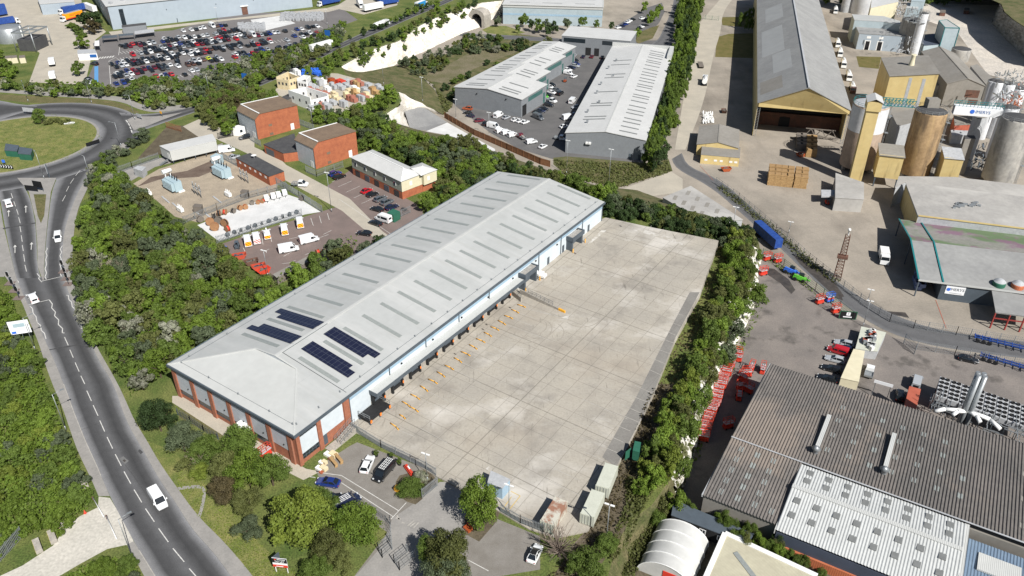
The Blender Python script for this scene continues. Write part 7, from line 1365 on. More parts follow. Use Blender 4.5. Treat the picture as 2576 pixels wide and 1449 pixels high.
for i in range(6):
 for j in range(3):pallets('20',660+i*46+(14 if i>3 else 0)+j*3,1390-j*30+i*5,8,4.4,'pallet_wood','tall stack of pale timber pallets in the works yard','pallet stacks in the works yard')
for i in range(2):
 for j in range(4):pallets('20',950+i*30,1180-j*32,6,3.4,'pallet_wood','pale timber pallet stack in front of the open storage shed','pallet stacks in front of the storage shed');pallets('20',875+i*30,1130-j*24,6,3,'grey_wood','weathered grey pallet stack in front of the open storage shed','grey pallet stacks in front of the storage shed')
for k in range(2):c=G(P('I',335+k*50,410),LOW);r=thing('bulk_bag',('left','right')[k]+' white bulk bag on the works yard','bag',c,.2);m=M();m.lathe((0,0,0),[(.55,0),(.7,.4),(.68,.9),(.4,1.25)],12);m.obj('bag',MATS['white_paint'],r)
m=M()
for k in range(60):p=G(P('I',rnd.uniform(1180,1310),rnd.uniform(1250,1430)),LOW);m.obox((p.x,p.y,LOW+.6+(k%2)),(1,1,1),.2)
o=m.obj('sack_stacks',MATS['blue_sack']);o['kind']='stuff'
m=M()
for k in range(70):p=G(P('20',rnd.uniform(155,235),rnd.uniform(860,940)),LOW);m.bar((p.x,p.y,LOW+.2),(p.x+rnd.uniform(-.6,.6),p.y+.4,LOW+rnd.uniform(.9,1.6)),.4)
o=m.obj('tied_bags',MATS['white_paint']);o['kind']='stuff'
for x,y,lb in((1965,85,'left'),(2145,70,'right')):flatbox('timber_stack',f'{lb} brown stack of baulks on the white chalk floor','stack','20',[(x-20,y+8),(x+20,y+10),(x+20,y-10),(x-18,y-12)],LOW+2.2,LOW,'rust','grey_wood')
c=G(P('20',135,500),LOW);r=thing('flatbed_trailer','bare flatbed trailer on the works road above the tanker','trailer',c,.1);m=M();m.box(-1.2,-4.5,.9,1.2,4.5,1.1);m.obj('deck',MATS['grey_wood'],r)
for y in(-3,-1.8):
 for s in(-1,1):m=M();m.tube((s*.8,y,.5),(s*1.15,y,.5),.5,.5,10);m.obj('wheel',MATS['tyre'],r)
 # ==== RIBBED ROOFS, lower right
A=Vector((35.1,103.4,0));az=math.radians(30.6)
def ribsheet(m,u0,u1,z0,z1,v0,v1,pitch,amp):
 n_=int((v1-v0)/pitch);o=len(m.v);vs=[];fs=[]
 for k in range(n_+1):
  for dv,a in((0,0),(.22,amp),(.50,amp),(.72,0)):
   v=v0+(k+dv)*pitch;vs+=[(v,u0,z0+a),(v,u1,z1+a)]
 for i in range(len(vs)//2-1):fs.append((2*i,2*i+2,2*i+3,2*i+1))
 m.add(vs,fs)
H0=9.0
hg=thing('ribbed_hangar','large low hangar with a dirty dark deeply ribbed roof','hangar',(A.x,A.y,LOW),az)
m=M();ribsheet(m,16.4,45.4,H0+1.0,H0+.1,0,95,.58,.17);m.obj('roof',MATS['ribbed'],hg);m=M();ribsheet(m,-.2,16.4,H0,H0+.95,0,13.4,.58,.17);m.obj('near_roof',MATS['ribbed'],hg)
m=M();m.box(.2,.2,0,13.4,45,H0-.2);m.box(13.4,16.6,0,95,45,H0-.2);m.obj('wall',MATS['old_roof'],hg);m=M();m.box(-.15,-.2,H0-.4,.1,45.4,H0+.15);m.bar((0,16.45,H0+1.22),(95,16.45,H0+1.22),.25,.12);m.obj('edge_trim',MATS['stone_grey'],hg)
for k in range(60):
 if k<26:u,v=(22+(k%4)*5.0+rnd.uniform(-.3,.3),16.6+(k//4)*3.9);zz=H0+1.0-(u-16.4)*.9/29
 elif k<42:u,v=(1.5+((k-26)%5)*3.0,2.2+((k-26)//5)*3.1);zz=H0+u*.95/16.4
 else:u,v=(20+((k-42)%3)*7.4,50+((k-42)//3)*5.6);zz=H0+1.0-(u-16.4)*.9/29
 m=M();ribsheet(m,u,u+1.4,zz+.03,zz+.03+(-.045 if k<26 or k>=42 else.08),v,v+.6,.58,.17);m.obj('rooflight',MATS['rooflight'if k<42 else 'old_roof'],hg)
for v,u0 in((14.9,21.0),(27.2,22.0)):
 m=M();m.box(v,u0,H0+.95,v+.8,u0+11.5,H0+1.7);d_=m.obj('duct',MATS['roof_light'],hg);m=M();m.lathe((v+.4,u0-.4,H0+1.0),[(.5,0),(.5,1.0),(.9,1.1),(.1,1.7)],14);m.obj('cowl',MATS['steel_galv'],d_)
lg=thing('light_hangar','pale grey ribbed roof with a grid of dark rooflights','hangar',(A.x,A.y,LOW),az)
m=M();ribsheet(m,9.0,16.2,H0+1.6,H0+.9,13.7,42,.52,.09);ribsheet(m,-1.5,9.0,H0+.2,H0+1.6,13.7,42,.52,.09);m.obj('roof',MATS['rib_light'],lg);m=M();m.bar((13.7,9.0,H0+1.72),(42,9.0,H0+1.72),.9,.08);m.box(13.55,-1.5,H0-.8,13.7,16.3,H0+.3);m.box(42.1,-1.5,H0-1,42.7,16.2,H0+1.0);m.obj('ridge_cap',MATS['roof_light'],lg)
for k in range(32):
 j,i=k//4,k%4;u=(11.0,13.6,2.0,5.4)[i];v=15.2+j*3.42+(0 if i<2 else-.4);zz=H0+(1.6-(u+.7-9.0)*.7/7.2 if u>9 else.2+(u+2.2)*1.4/10.5)+.11;m=M();m.box(v,u,zz-.1,v+1.15,u+1.4,zz+.06);m.obj('rooflight',MATS['dark_light'],lg)
m=M();m.box(13.9,-1.3,0,41.9,16,H0-.4);m.obj('wall',MATS['navy_steel'],lg)
bl_=thing('lower_shed','low blue steel roof with louvre panels right of the pale ribbed roof','shed',(A.x,A.y,LOW),az);m=M();m.box(43.2,-1,0,95,15,6.6);m.obj('wall',MATS['navy_steel'],bl_);m=M();ribsheet(m,-1,15.5,6.7,7.6,43.2,95,.5,.08);m.obj('roof',mk('slate_blue',(.16,.22,.29),(.13,.18,.25),.5,.5),bl_)
for k in range(3):m=M();m.box(45+k*9,9,7.4,51.5+k*9,13,7.75);m.obj('louvre',MATS['roof_light'],bl_)
c=G(P('J',1055,1180),LOW+7);ch=thing('flue_cluster','four tall steel flue pipes joined together above the ribbed roof','chimney',(c.x,c.y,LOW),.2)
for dx,dy in((-.55,0),(.55,-.1),(-.45,1.0),(.65,.9)):m=M();m.tube((dx,dy,0),(dx,dy,19.0),.48,.48,16);m.tube((dx,dy,19),(dx,dy,19.02),.40,.40,12);m.obj('flue',MATS['steel_galv'],ch)
m=M()
for z in(8,12,16):m.bar((-1.1,.4,z),(1.2,.4,z),.1,.2)
m.obj('brace',MATS['steel_galv'],ch)
for x1,y1 in((-6.5,-.8),(-3.2,-1.4),(1.8,-2.6),(5.2,-4.0)):m=M();m.tube((x1*.12,0,9.6),(x1*.7,y1*.5,9.8),.42,.42,12);m.tube((x1*.7,y1*.5,9.8),(x1,y1,9.2),.42,.42,12);m.obj('elbow_duct',MATS['white_paint'],ch)
o0=G(P('J',735,885),LOW+5);u_=(G(P('J',867,932),LOW+5)-o0);w_=G(P('J',785,668),LOW+5)-o0;fa=az_of(o0,o0+w_)
for k in range(8):
 c=o0+u_*k;r=thing('cooling_unit','cooling unit with ten black fans in the row beside the ribbed roof','cooling unit',(c.x,c.y,LOW),fa,'cooling units');Wf=u_.length*.93;Lf=w_.length;m=M();m.box(0,0,3.6,Wf,Lf,4.9);m.obj('casing',MATS['stone_grey'],r)
 for a in range(2):
  for b in range(5):m=M();m.lathe((Wf*(.27+.47*a),Lf*(.1+.2*b),4.9),[(Wf*.20,0),(Wf*.20,.28),(Wf*.15,.28),(Wf*.15,.1)],14);m.obj('fan',MATS['fan_black'],r)
 for x in(.1,Wf-.1):
  for y in(.2,Lf-.2):m=M();m.bar((x,y,0),(x,y,3.6),.15);m.obj('leg',MATS['dark_steel'],r)
m=M()
for k in range(90):p=o0+u_*rnd.uniform(-.4,8)-w_*rnd.uniform(.05,.5);d=rnd.choice((u_.normalized(),w_.normalized(),Vector((0,0,1))))*rnd.uniform(1,4);p.z=LOW+rnd.uniform(2,5.5);m.bar(p,p+d,rnd.choice((.1,.16)))
o=m.obj('pipe_rack',MATS['steel_galv']);tag(o,'rack of steel pipework along the cooling units','pipework')
l0,l1=G(P('d',1602,1433),BANK),G(P('d',1652,1326),BANK);az=az_of(l0,l1);mq=thing('marquee','white round topped fabric shelter with curved ribs','shelter',l0,az);R_=4.8;Lm=(l1-l0).length*1.0;m=M();m.smooth=True;n_=16;vs=[];fs=[]
for j in range(9):
 bul=1.0 if j%2==0 else.985
 for i in range(n_+1):a=PI*i/n_;vs.append((R_-R_*math.cos(a)*bul,Lm*j/8,R_*.80*math.sin(a)*bul))
for j in range(8):
 for i in range(n_):q=j*(n_+1)+i;fs.append((q,q+n_+1,q+n_+2,q+1))
m.add(vs,fs);m.obj('cover',MATS['canvas'],mq);m=M();m.add([(R_-R_*math.cos(PI*i/n_),.05,R_*.80*math.sin(PI*i/n_))for i in range(n_+1)],[tuple(range(n_+1))]);m.obj('end_wall',MATS['canvas'],mq);m=M();m.box(4.5,-.05,0,8,.04,2.4);m.obj('door',MATS['sign_red'],mq)
for j in range(0,9,2):
 m=M()
 for i in range(n_):a,b=PI*i/n_,PI*(i+1)/n_;m.bar((R_-R_*1.01*math.cos(a),Lm*j/8,R_*.81*math.sin(a)),(R_-R_*1.01*math.cos(b),Lm*j/8,R_*.81*math.sin(b)),.12)
 m.obj('rib',MATS['white_paint'],mq)
r,c4=flatbox('cabin','long black boarded cabin with white framed windows behind the round shelter','cabin','d',[(1690,1296),(1880,1368),(1896,1342),(1697,1258)],-2.2,BANK,'black_rubber','dark_steel')
for f in(.12,.38,.62):w=face_panel(r,c4[0],c4[1],f,f+.09,1.1,2.2,'white_paint','window',.08);face_panel(r,c4[0],c4[1],f+.012,f+.04,1.2,2.1,'glass_dark','pane',.09).parent=w;face_panel(r,c4[0],c4[1],f+.05,f+.078,1.2,2.1,'glass_dark','pane',.09).parent=w
mk('cream_rib',(.50,.47,.35),(.43,.40,.30),.3,.7,fine=(1,.06));overlay(MATS['cream_rib'],'wave',(.30,.28,.20),.45,1.6,dir='X',rot=(0,0,.53),bump=.3);r,c4=flatbox('cream_shed','cream corrugated roof with white edges at the bottom right','shed','d',[(1770,1465),(2080,1530),(2056,1449),(1824,1341)],-2,BANK,'white_paint','cream_rib')
m=M();m.bar(c4[0]+Vector((0,0,3.05)),c4[3]+Vector((0,0,3.05)),.9,.15);m.bar(c4[3]+Vector((0,0,3.06)),c4[2]+Vector((0,0,3.06)),.9,.15);m.obj('roof_edge',MATS['white_paint'],r);m=M();p,q=c4[0].lerp(c4[1],.25),c4[3].lerp(c4[2],.12);m.bar(q.lerp(p,.3)+Vector((0,0,3.08)),q.lerp(p,.8)+(c4[2]-c4[3])*.35+Vector((0,0,3.08)),.9,.06);m.obj('rooflight',MATS['rooflight'],r)
flatbox('container','orange ribbed container beside the pale ribbed roof','container','22',[(745,1230),(1305,1455),(1325,1400),(785,1165)],-3,BANK,'orange_steel','orange_steel')
def lift(c,az,lb,gr,mat='hire_red'):
 r=thing('scissor_lift',lb,'scissor lift',c,az,gr);m=M();m.box(-.55,-1.1,.2,.55,1.1,.75);m.obj('chassis',MATS[mat],r);m=M()
 for z in(.8,1.05,1.3):m.bar((-.4,-1,z),(.4,1,z),.09);m.bar((-.4,1,z),(-.4,-1,z+.2),.09);m.bar((.4,-1,z),(.4,1,z+.2),.09)
 m.obj('scissor',MATS['sign_red'],r);m=M();m.box(-.55,-1.15,1.55,.55,1.15,1.65);m.obj('deck',MATS['stone_grey'],r);m=M()
 for x,y in((-.55,-1.15),(.55,-1.15),(.55,1.15),(-.55,1.15),(-.55,0),(.55,0)):m.bar((x,y,1.6),(x,y,2.7),.08)
 for z in(2.15,2.7):
  for a,b in(((-.55,-1.15),(.55,-1.15)),((.55,-1.15),(.55,1.15)),((.55,1.15),(-.55,1.15)),((-.55,1.15),(-.55,-1.15))):m.bar((*a,z),(*b,z),.08)
 m.obj('guardrail',MATS[mat],r)
 for x in(-.6,.6):
  for y in(-.8,.8):m=M();m.tube((x-.1,y,.22),(x+.1,y,.22),.22,.22,8);m.obj('wheel',MATS['tyre'],r)
ROW=[P('21',x,y)for x,y in((405,1240),(408,1275),(355,1320),(340,1350),(330,1380),(310,1415),(300,1445))]+[P('22',x,y)for x,y in((290,25),(270,60),(262,95),(255,130),(245,165),(232,195),(215,225),(205,262),(192,295),(180,330),(172,362),(160,398),(155,425))]
for q in ROW:lift(G(q,LOW),az_of(G(q,LOW),G((q[0]+40,q[1]+8),LOW)),'red scissor lift folded down in the row along the chalk face','red scissor lifts along the chalk face')
for i,q in enumerate((P('21',515,1350),P('21',480,1390),P('21',455,1425),P('21',600,1360),P('22',440,40),P('22',490,60),P('22',420,110),P('22',340,330))):lift(G(q,LOW),.5+i,'red lift standing apart in the shade of the dark ribbed hangar','red lifts in the hangar shade')
for x,y,mt,lb in((635,515,'hire_red','red lift machine beside the green mesh fence'),(715,530,'sign_red','small red machine beside the green mesh fence'),(1030,840,'hire_red','red scissor lifts at the lower end of the green fence'),(1105,825,'sack_blue','blue scissor lift beside the red ones at the green fence'),(1150,910,'hire_red','red boom lift at the lettered end panel of the green fence'),(605,625,'sign_red','red machine at the foot of the chalk bank')):lift(G(P('21',x,y),LOW),1.2,lb,None,mt)
for x,y,mt,lb in((815,615,'sack_blue','blue telehandler at the green mesh fence'),(885,670,'green_tele','bright green telehandler at the green mesh fence')):
 if mt=='green_tele':mk('green_tele',(.12,.45,.05),None,rough=.5)
 r=thing('telehandler',lb,'telehandler',G(P('21',x,y),LOW),2.2);m=M();m.box(-.7,-2,.6,.7,1.6,1.3);m.obj('body',MATS[mt],r);m=M();m.box(-.75,-.6,1.3,-.05,.8,2.3);m.obj('cab',MATS['glass_dark'],r);m=M();m.bar((.4,-1.8,1.7),(.4,2.8,1.1),.4);m.obj('boom',MATS[mt],r)
 for s in(-1,1):
  for y_ in(-1.3,1.1):m=M();m.tube((s*.7,y_,.55),(s*1.05,y_,.55),.55,.55,12);m.obj('wheel',MATS['tyre'],r)
r,c4=flatbox('container','cream topped container with a white tank on its roof in the hire yard','container','21',[(1195,1400),(1330,1430),(1375,1200),(1290,1185)],LOW+2.6,LOW,'cream','cream');r,c4=flatbox('container','container deck stacked with drums and white tanks','container','21',[(1305,1180),(1470,1200),(1535,1060),(1350,1015)],LOW+2.6,LOW,'stone_grey','container_white')
for k in range(24):p=c4[0].lerp(c4[1],.12+.76*rnd.random()).lerp(c4[3].lerp(c4[2],.5),rnd.random()*.85);m=M();m.obox((p.x,p.y,3.1),(.9,.9,1.0),k);t_=m.obj('stored_tank',MATS[rnd.choice(('white_paint','steel_galv','container_red','stone_grey'))],r)
flatbox('container','red topped container beside the dark ribbed hangar','container','J',[(372,1020),(505,1065),(562,818),(432,785)],LOW+2.8,LOW,'container_red','container_red')
veh('21',1390,1435,1430,1275,'pickup','white','white lorry cab unit beside the cream topped container',LOW+.02,'lorry');veh('J',320,940,330,830,'suv','black','black vehicle in the shade between the container and hangar',LOW+.02);veh('J',500,790,520,710,'minibus','silver','silver blue van at the end of the red topped container',LOW+.02,'van')
# ==== STREET FURNITURE, FENCES AND SMALL THINGS
def base(t,x,y,z=None):return Gt(P(t,x,y))if z is None else G(P(t,x,y),z)
def lamp(t,x,y,az,h,lb,arm=1.8,z=None,group=None,heads=1,name='street_lamp',cat='street lamp'):
 r=thing(name,lb,cat,base(t,x,y,z),az,group);m=M();m.tube((0,0,0),(0,0,1.2),.12,.12,8);m.tube((0,0,1.2),(0,0,h),.085,.06,8);m.obj('pole',MATS['steel_galv'],r)
 for k in range(heads):
  a=k*2*PI/heads;d=Vector((math.sin(a),math.cos(a),.18 if arm>.6 else 0));m=M();m.tube((0,0,h-.05),Vector((0,0,h))+d*arm,.05,.04,6);p=Vector((0,0,h))+d*arm;m.obox(p,(.3,.75,.14),a);m.obj('lamp_head',MATS['steel_galv'if name=='street_lamp'else 'white_paint'],r)
 return r
LP=[('02',1000,1310,.9,9.3,'grey street lamp beside the dirt track junction'),('02',500,350,.9,9.3,'grey street lamp with a white box on the left footway'),('01',268,1195,.9,9.0,'grey street lamp in front of the billboard'),('00',215,770,2.6,9,'leftmost street lamp on the cycle path verge'),('00',693,780,2.6,9,'street lamp in the middle of the cycle path verge'),('00',1020,905,3.6,10,'tall street lamp on the splitter island of the roundabout'),('00',915,1105,4.6,9,'street lamp at the right kerb of the roundabout'),('00',335,1350,5.6,9,'street lamp on the lower splitter beside the direction signs'),('00',690,1370,5.0,9,'street lamp at the kerb where the wood begins'),('00',1585,720,4.2,9,'street lamp on the link road in front of the tree belt')]
for a in LP:lamp(*a)
for t,x,y,h,lb in(('10',320,640,11,'tall grey lighting mast at the edge of the builders yard'),('10',615,770,11,'tall grey lighting mast on the flowery bank'),('10',865,905,9,'lighting mast inside the timber fence near the blank wall'),('10',1115,1030,10,'lighting mast in the hedge beside the white vans'),('10',1700,1300,13,'tall mast with floodlights at the near corner of the right shed'),('10',2015,1430,15,'tallest lighting mast on the grass bank behind the warehouse'),('12',650,735,7,'lighting column at the yard fence beside the entrance gate'),('12',1265,975,7,'lighting column at the pale blue gatehouse'),('12',1995,1220,10,'lighting column beside the bare tree'),('01',2025,640,8,'lighting column beside the red skips'),('C',980,845,13,'tall slim column where the pale drive meets the brick paving'),('21',372,300,8,'lighting column in the hedge at the far corner of the yard'),('21',1360,1015,8,'lighting column beside the container loaded with drums'),('21',1395,830,4,'short lamp post on the works fence'),('21',800,310,4,'short lamp post on the works yard side of the long fence'),('00',1645,170,8,'lamp column in the depot car park near the wall'),('00',2470,185,8,'lamp column at the right end of the depot car park'),('C',820,130,8,'twin arm lamp beside the upper brick shed')):
 lamp(t,x,y,2.0,h,lb,.5 if 'twin'not in lb else 1.4,None if t!='21'or x<800 else LOW,heads=2,name='lighting_mast',cat='lighting mast')
for i,(x,y,lb)in enumerate(((485,600,'upper of the traffic lights on the right footway'),(505,655,'middle of the traffic lights on the right footway'),(518,695,'lowest of the traffic lights on the right footway'),(80,690,'upper of the traffic lights on the left footway'),(112,745,'middle of the traffic lights on the left footway'),(145,800,'lowest of the traffic lights on the left footway'))):
 r=thing('traffic_light',lb,'traffic light',base('01',x,y,.13),.5);m=M();m.tube((0,0,0),(0,0,3),.08,.08,8);m.obj('pole',MATS['dark_steel'],r);m=M();m.box(-.25,-.2,2.2,.25,.2,3.4);m.obj('signal_head',MATS['fan_black'],r);m=M();m.box(-.3,.2,2.1,.3,.23,3.5);m.obj('backing_board',MATS['sign_white'],r)
 sheet('tactile_paving',[r.location+Vector((a,b,0))for a,b in((-1.3,-1),(1.0,-1),(1.0,1),(-1.3,1))],.136+.001*i,MATS['brick_paving'])
def board(t,x,y,w,h,z0,az,mat,lb,posts=2,name='sign',cat='sign',zb=None,back='dark_steel'):
 r=thing(name,lb,cat,base(t,x,y,zb),az);m=M();m.box(-w/2,-.06,z0,w/2,.04,z0+h);b=m.obj('panel',MATS[mat],r)
 for k in range(posts):px_=0 if posts==1 else-w*.4+k*w*.8/(posts-1);m=M();m.box(px_-.06,.045,0,px_+.06,.16,z0+h*.9);m.obj('post',MATS[back],r)
 return r,b
r,b=board('02',2130,1425,2.5,2.1,1.5,.12,'sign_white','black, white and red to let board on two white posts',back='white_paint')
m=M();m.box(-1.25,-.09,2.55,1.25,-.061,3.6);m.obj('black_panel',MATS['fan_black'],b);m=M();m.box(-1.25,-.09,1.5,1.25,-.061,2.05);m.obj('red_panel',MATS['sign_red'],b);text_mesh('TO LET',.52,'sign_white',b,(.0,-.10,2.83),(PI/2,0,0));m=M();m.box(-.4,-.10,3.28,1.0,-.092,3.42);m.obj('wording',MATS['sign_white'],b);m=M();m.box(-.7,-.10,1.62,.5,-.092,1.78);m.obj('wording',MATS['sign_white'],b);m=M();m.box(-.85,-.10,3.2,-.55,-.092,3.5);m.obj('emblem',MATS['sign_red'],b);m=M();m.prism([(-1.25,.06),(-1.2,.04),(-.5,1.2),(-.55,1.25)],1.5,3.6);m.obj('rear_panel',MATS['dark_steel'],r)
r,b=board('01',190,1130,4.3,3.5,2.4,-.3,'sign_white','white billboard with a small picture on the bank left of the road',name='billboard',cat='billboard',posts=3);m=M();m.box(-1.2,-.09,4.2,1.2,-.061,5.2);m.obj('picture',MATS['trafo'],b);m=M();m.box(-1.9,-.09,2.6,-1.0,-.061,3.2);m.obj('picture',MATS['sack_blue'],b)
for t,x,y,w,h,z0,az,mt,lb in(('00',225,865,5,1.6,1.2,.2,'stone_grey','grey backed direction sign behind the roundabout tree'),('00',300,1445,3.6,2.2,1.4,.3,'fan_black','right hand dark backed direction sign on the traffic island'),('00',245,1448,4.4,1.6,.6,.2,'fan_black','left hand dark backed direction sign on the traffic island'),('00',372,1340,1.4,3.2,1.6,1.2,'stone_grey','tall grey backed sign beside the lower splitter lamp'),('00',1055,900,3,1.4,.8,.6,'stone_grey','grey framed sign on the upper splitter island'),('00',1220,880,1.2,1.0,1.2,.6,'paint_yellow','small yellow sign with blue disc on the upper splitter island'),('00',1852,625,2.4,2.6,1.6,.2,'sign_blue','dark blue sign board on the link road by the trees'),('00',1090,828,1.0,1.0,2.4,.2,'fan_black','black traffic signal on the upper cycle path'),('00',35,1245,1.0,1.0,.9,0,'sack_blue','round blue arrow sign on the roundabout'),('00',2480,325,3,3.4,3,.3,'sign_blue','dark blue tower sign beside the white trailer on the link road'),('22',1480,110,4,.8,4,.5,'sign_white','curved white panel at the edge of the ribbed hangar')):
 board(t,x,y,w,h,z0,az,mt,lb,zb=LOW if t=='22'else 0)
for x,y,az,n_,lb in((705,1095,2.2,5,'black and white chevron board on the right of the roundabout'),(45,1275,.2,6,'black and white chevron board at the lower edge of the roundabout')):
 r=thing('chevron_board',lb,'sign',base('00',x,y,.1),az);m=M();m.box(-n_*.5,-.06,.4,n_*.5,.06,1.5);p_=m.obj('panel',MATS['fan_black'],r);m=M()
 for k in range(n_):x0=-n_*.5+k;m.add([(x0+.1,-.07,.45),(x0+.5,-.07,.95),(x0+.1,-.07,1.45),(x0+.4,-.07,1.45),(x0+.8,-.07,.95),(x0+.4,-.07,.45)],[(0,1,4,5),(1,2,3,4)])
 m.obj('chevrons',MATS['sign_white'],p_)
for x,y,lb in((88,1125,'left dark green cabinet on the roundabout lawn'),(190,1150,'right teal green cabinet on the roundabout lawn')):flatbox('cabinet',lb,'cabinet','00',[(x-55,y+8),(x+40,y+16),(x+55,y-28),(x-45,y-42)],2.4,.1,'cabinet_green','dark_steel')
r=thing('boat','small white rowing boat lying on the roundabout lawn','boat',G(P('00',525,938),.1),1.2);m=M();m.rings([[(-.05,2.0,.7),(.05,2.0,.7),(.02,1.9,.3),(-.02,1.9,.3)],[(-.7,.8,.65),(.7,.8,.65),(.3,.8,.08),(-.3,.8,.08)],[(-.75,-.8,.6),(.75,-.8,.6),(.35,-.8,.05),(-.35,-.8,.05)],[(-.6,-1.8,.6),(.6,-1.8,.6),(.35,-1.8,.15),(-.35,-1.8,.15)]]);m.obj('hull',MATS['white_paint'],r);m=M();m.box(-.6,-.2,.62,.6,.1,.68);m.obj('thwart',MATS['grey_wood'],r)
def fence(pts,h,lb,mat='steel_galv',style='palisade',z=None,name='fence',step=None):
 ps_=[base(*p)if z is None else base(*p,z)for p in pts];o=ps_[0];r=thing(name,lb,'fence',o);pan=M();rail=M()
 for a,b in zip(ps_,ps_[1:]):
  L_=(b-a).length;st=step or(.28 if style=='palisade'else.5 if style=='board'else.9);n_=max(1,int(L_/st));a0,b0=a-o,b-o
  for k in range(n_+1):
   p=a0.lerp(b0,k/n_)
   if style=='board':
    q=a0.lerp(b0,min(1,(k+1)/n_));pan.add([p,q,q+Vector((0,0,h)),p+Vector((0,0,h))],[(0,1,2,3)])
   else:pan.bar(p,p+Vector((0,0,h)),.09 if style=='palisade'else.035)
  for f in((.2,.85)if style!='mesh'else(.03,.25,.5,.75,1)):rail.bar(a0+Vector((0,0,h*f)),b0+Vector((0,0,h*f)),.07 if style!='mesh'else.04)
  for k in range(max(1,int(L_/3))+1):p=a0.lerp(b0,k/max(1,int(L_/3)));rail.bar(p,p+Vector((0,0,h+.1)),.12)
 pan.obj({'board':'boards','palisade':'pales','mesh':'mesh_wires'}[style],MATS[mat],r);rail.obj('rails',MATS[mat],r);return r
fence([('12',85,345),('12',300,480),('12',640,645),('12',715,700)],2.0,'grey palisade fence between the front car park and the concrete yard');fence([('12',1205,965),('12',1350,1050),('12',1530,1130)],2.0,'grey palisade fence along the corner behind the rusty container');fence([('12',612,862),('12',725,770)],2.4,'open grey palisade entrance gate beside the planted bed',name='gate')
fence([('12',240,975),('12',370,1060),('12',385,1250)],2.2,'thin grey mesh fence beside the bright tree at the drive',style='mesh');fence([('12',385,1245),('12',310,1310),('12',280,1260),('12',370,1190)],2.0,'open grey framed gate on the left of the drive',style='mesh',name='gate');fence([('12',560,1310),('12',440,1405),('12',400,1350),('12',500,1270)],2.0,'open grey framed gate on the right of the drive',style='mesh',name='gate')
fence([('02',-40,1390),('02',175,1150)],2.4,'pale grey palisade fence at the lower left beside the dirt track');fence([('02',1345,235),('02',1440,290),('02',1540,360),('02',1650,420)],1.8,'dark mesh fence along the worn grass before the office','dark_steel','mesh')
fence([('10',778,890),('10',1000,1020),('10',1250,1130),('10',1500,1240),('10',1575,1262)],2.6,'tall brown timber fence below the estate yard','timber_fence','board',LOW)
fence([('21',250,-60),('21',420,60),('21',700,300),('21',950,520),('21',1150,680),('21',1400,880),('21',1560,980),('21',1740,1030)],2.6,'long grey mesh fence between the lane and the works yard','fence_mesh','mesh',LOW);fence([('21',1740,1030),('21',2060,1080),('21',2600,1170)],2.6,'grey mesh fence behind the upper skeletal trailer','steel_galv','mesh',LOW,step=.45)
fence([('21',600,480),('21',760,560),('21',1000,740),('21',1180,880),('21',1280,960)],2.4,'dark green mesh fence along the hire yard lane','fence_green','mesh',LOW,step=.35);fence([('21',1760,1190),('21',2050,1230),('21',2600,1330)],2.6,'grey mesh fence between the two skeletal trailers','steel_galv','mesh',LOW,step=.45);fence([('21',1665,1145),('21',1745,1225)],3,'dark open mesh gate at the trailer yard','dark_steel','mesh',LOW,name='gate',step=.3)
r,b=board('21',1240,962,4.4,2.4,.2,.15,'fence_green','dark panel with a white logo at the end of the green fence',zb=LOW);m=M();m.box(-.5,-.1,1.3,.5,-.061,2.3);m.obj('emblem',MATS['sign_white'],b);m=M();m.box(-1.2,-.1,.7,1.0,-.061,1.0);m.obj('wording',MATS['sign_white'],b);text_mesh('X',.55,'fan_black',b,(0,-.13,1.85),(PI/2,0,0));m=M();m.box(-2.0,-.09,.35,2.0,-.061,2.45);m.obj('black_panel',MATS['fan_black'],b)
for pts,lb in(([('01',1390,240),('01',1640,140),('01',1880,50),('C',590,640)],'grey palisade fence between the gravel and the white slab'),([('01',1640,390),('01',1900,300),('01',2280,180)],'grey cage fence along the near side of the white slab'),([('C',500,600),('C',700,720),('C',900,850)],'grey palisade fence along the pale drive beside the slab'),([('C',760,500),('C',850,540),('C',1080,460)],'grey palisade fence round the lower brick shed'),([('C',285,230),('C',370,280)],'short grey palisade fence at the upper brick shed'),([('00',830,1330),('00',1000,1270),('00',1200,1200)],'grey palisade fence along the upper edge of the gravel compound'),([('C',35,385),('C',160,450)],'short palisade fence beside the brick block'),([('C',700,90),('C',830,140)],'palisade fence between the tall brick sheds and the trees'),([('00',1260,965),('00',1370,995)],'brown screen fence at the waste ground above the raised cabin'),([('C',1510,920),('C',1660,850)],'pale fence beside the green metal cabinet')):fence(pts,2.4,lb,'timber_fence'if 'brown'in lb else 'steel_galv',step=.4)
fence([('20',120,140),('20',270,155)],2.4,'green mesh gates across the works road','cabinet_green','mesh',LOW,name='gate');fence([('C',0,215),('C',130,190)],2.4,'black steel gates beside the white site cabin','fan_black','palisade',name='gate')
def container(q,lb,mat,yard=True):
 a,b,c=[Gy(P('12',*s))for s in q];U=b-a;az=math.atan2(U.x,U.y);r=thing('container',lb,'container',(a.x,a.y,yard_z(a)),az);Lc=6.06;m=M();m.box(0,0,.12,2.44,Lc,2.6);m.obj('body',MATS[mat],r)
 m=M()
 for x in(0,2.44):
  for y in(0,Lc):m.box(x-.06,y-.06,.0,x+.06,y+.06,2.64)
 m.obj('corner_post',MATS['container_white'],r);m=M()
 for x in(.1,1.25):m.box(x,-.05,.2,x+1.1,-.005,2.5)
 m.obj('door',MATS['container_white'],r);m=M()
 for x in(.4,.9,1.5,2.0):m.bar((x,-.08,.3),(x,-.08,2.4),.06)
 m.obj('lock_bar',MATS['steel_galv'],r)
container(((1800,1050),(1880,875),(1890,1085)),'nearer of two cream ribbed containers in line at the yard edge','container_white');container(((1915,838),(1985,668),(2000,870)),'farther of two cream ribbed containers in line at the yard edge','container_white');container(((1500,1105),(1545,1030),(1690,1110)),'rusty roofed striped container under the bare tree','container_rusty')
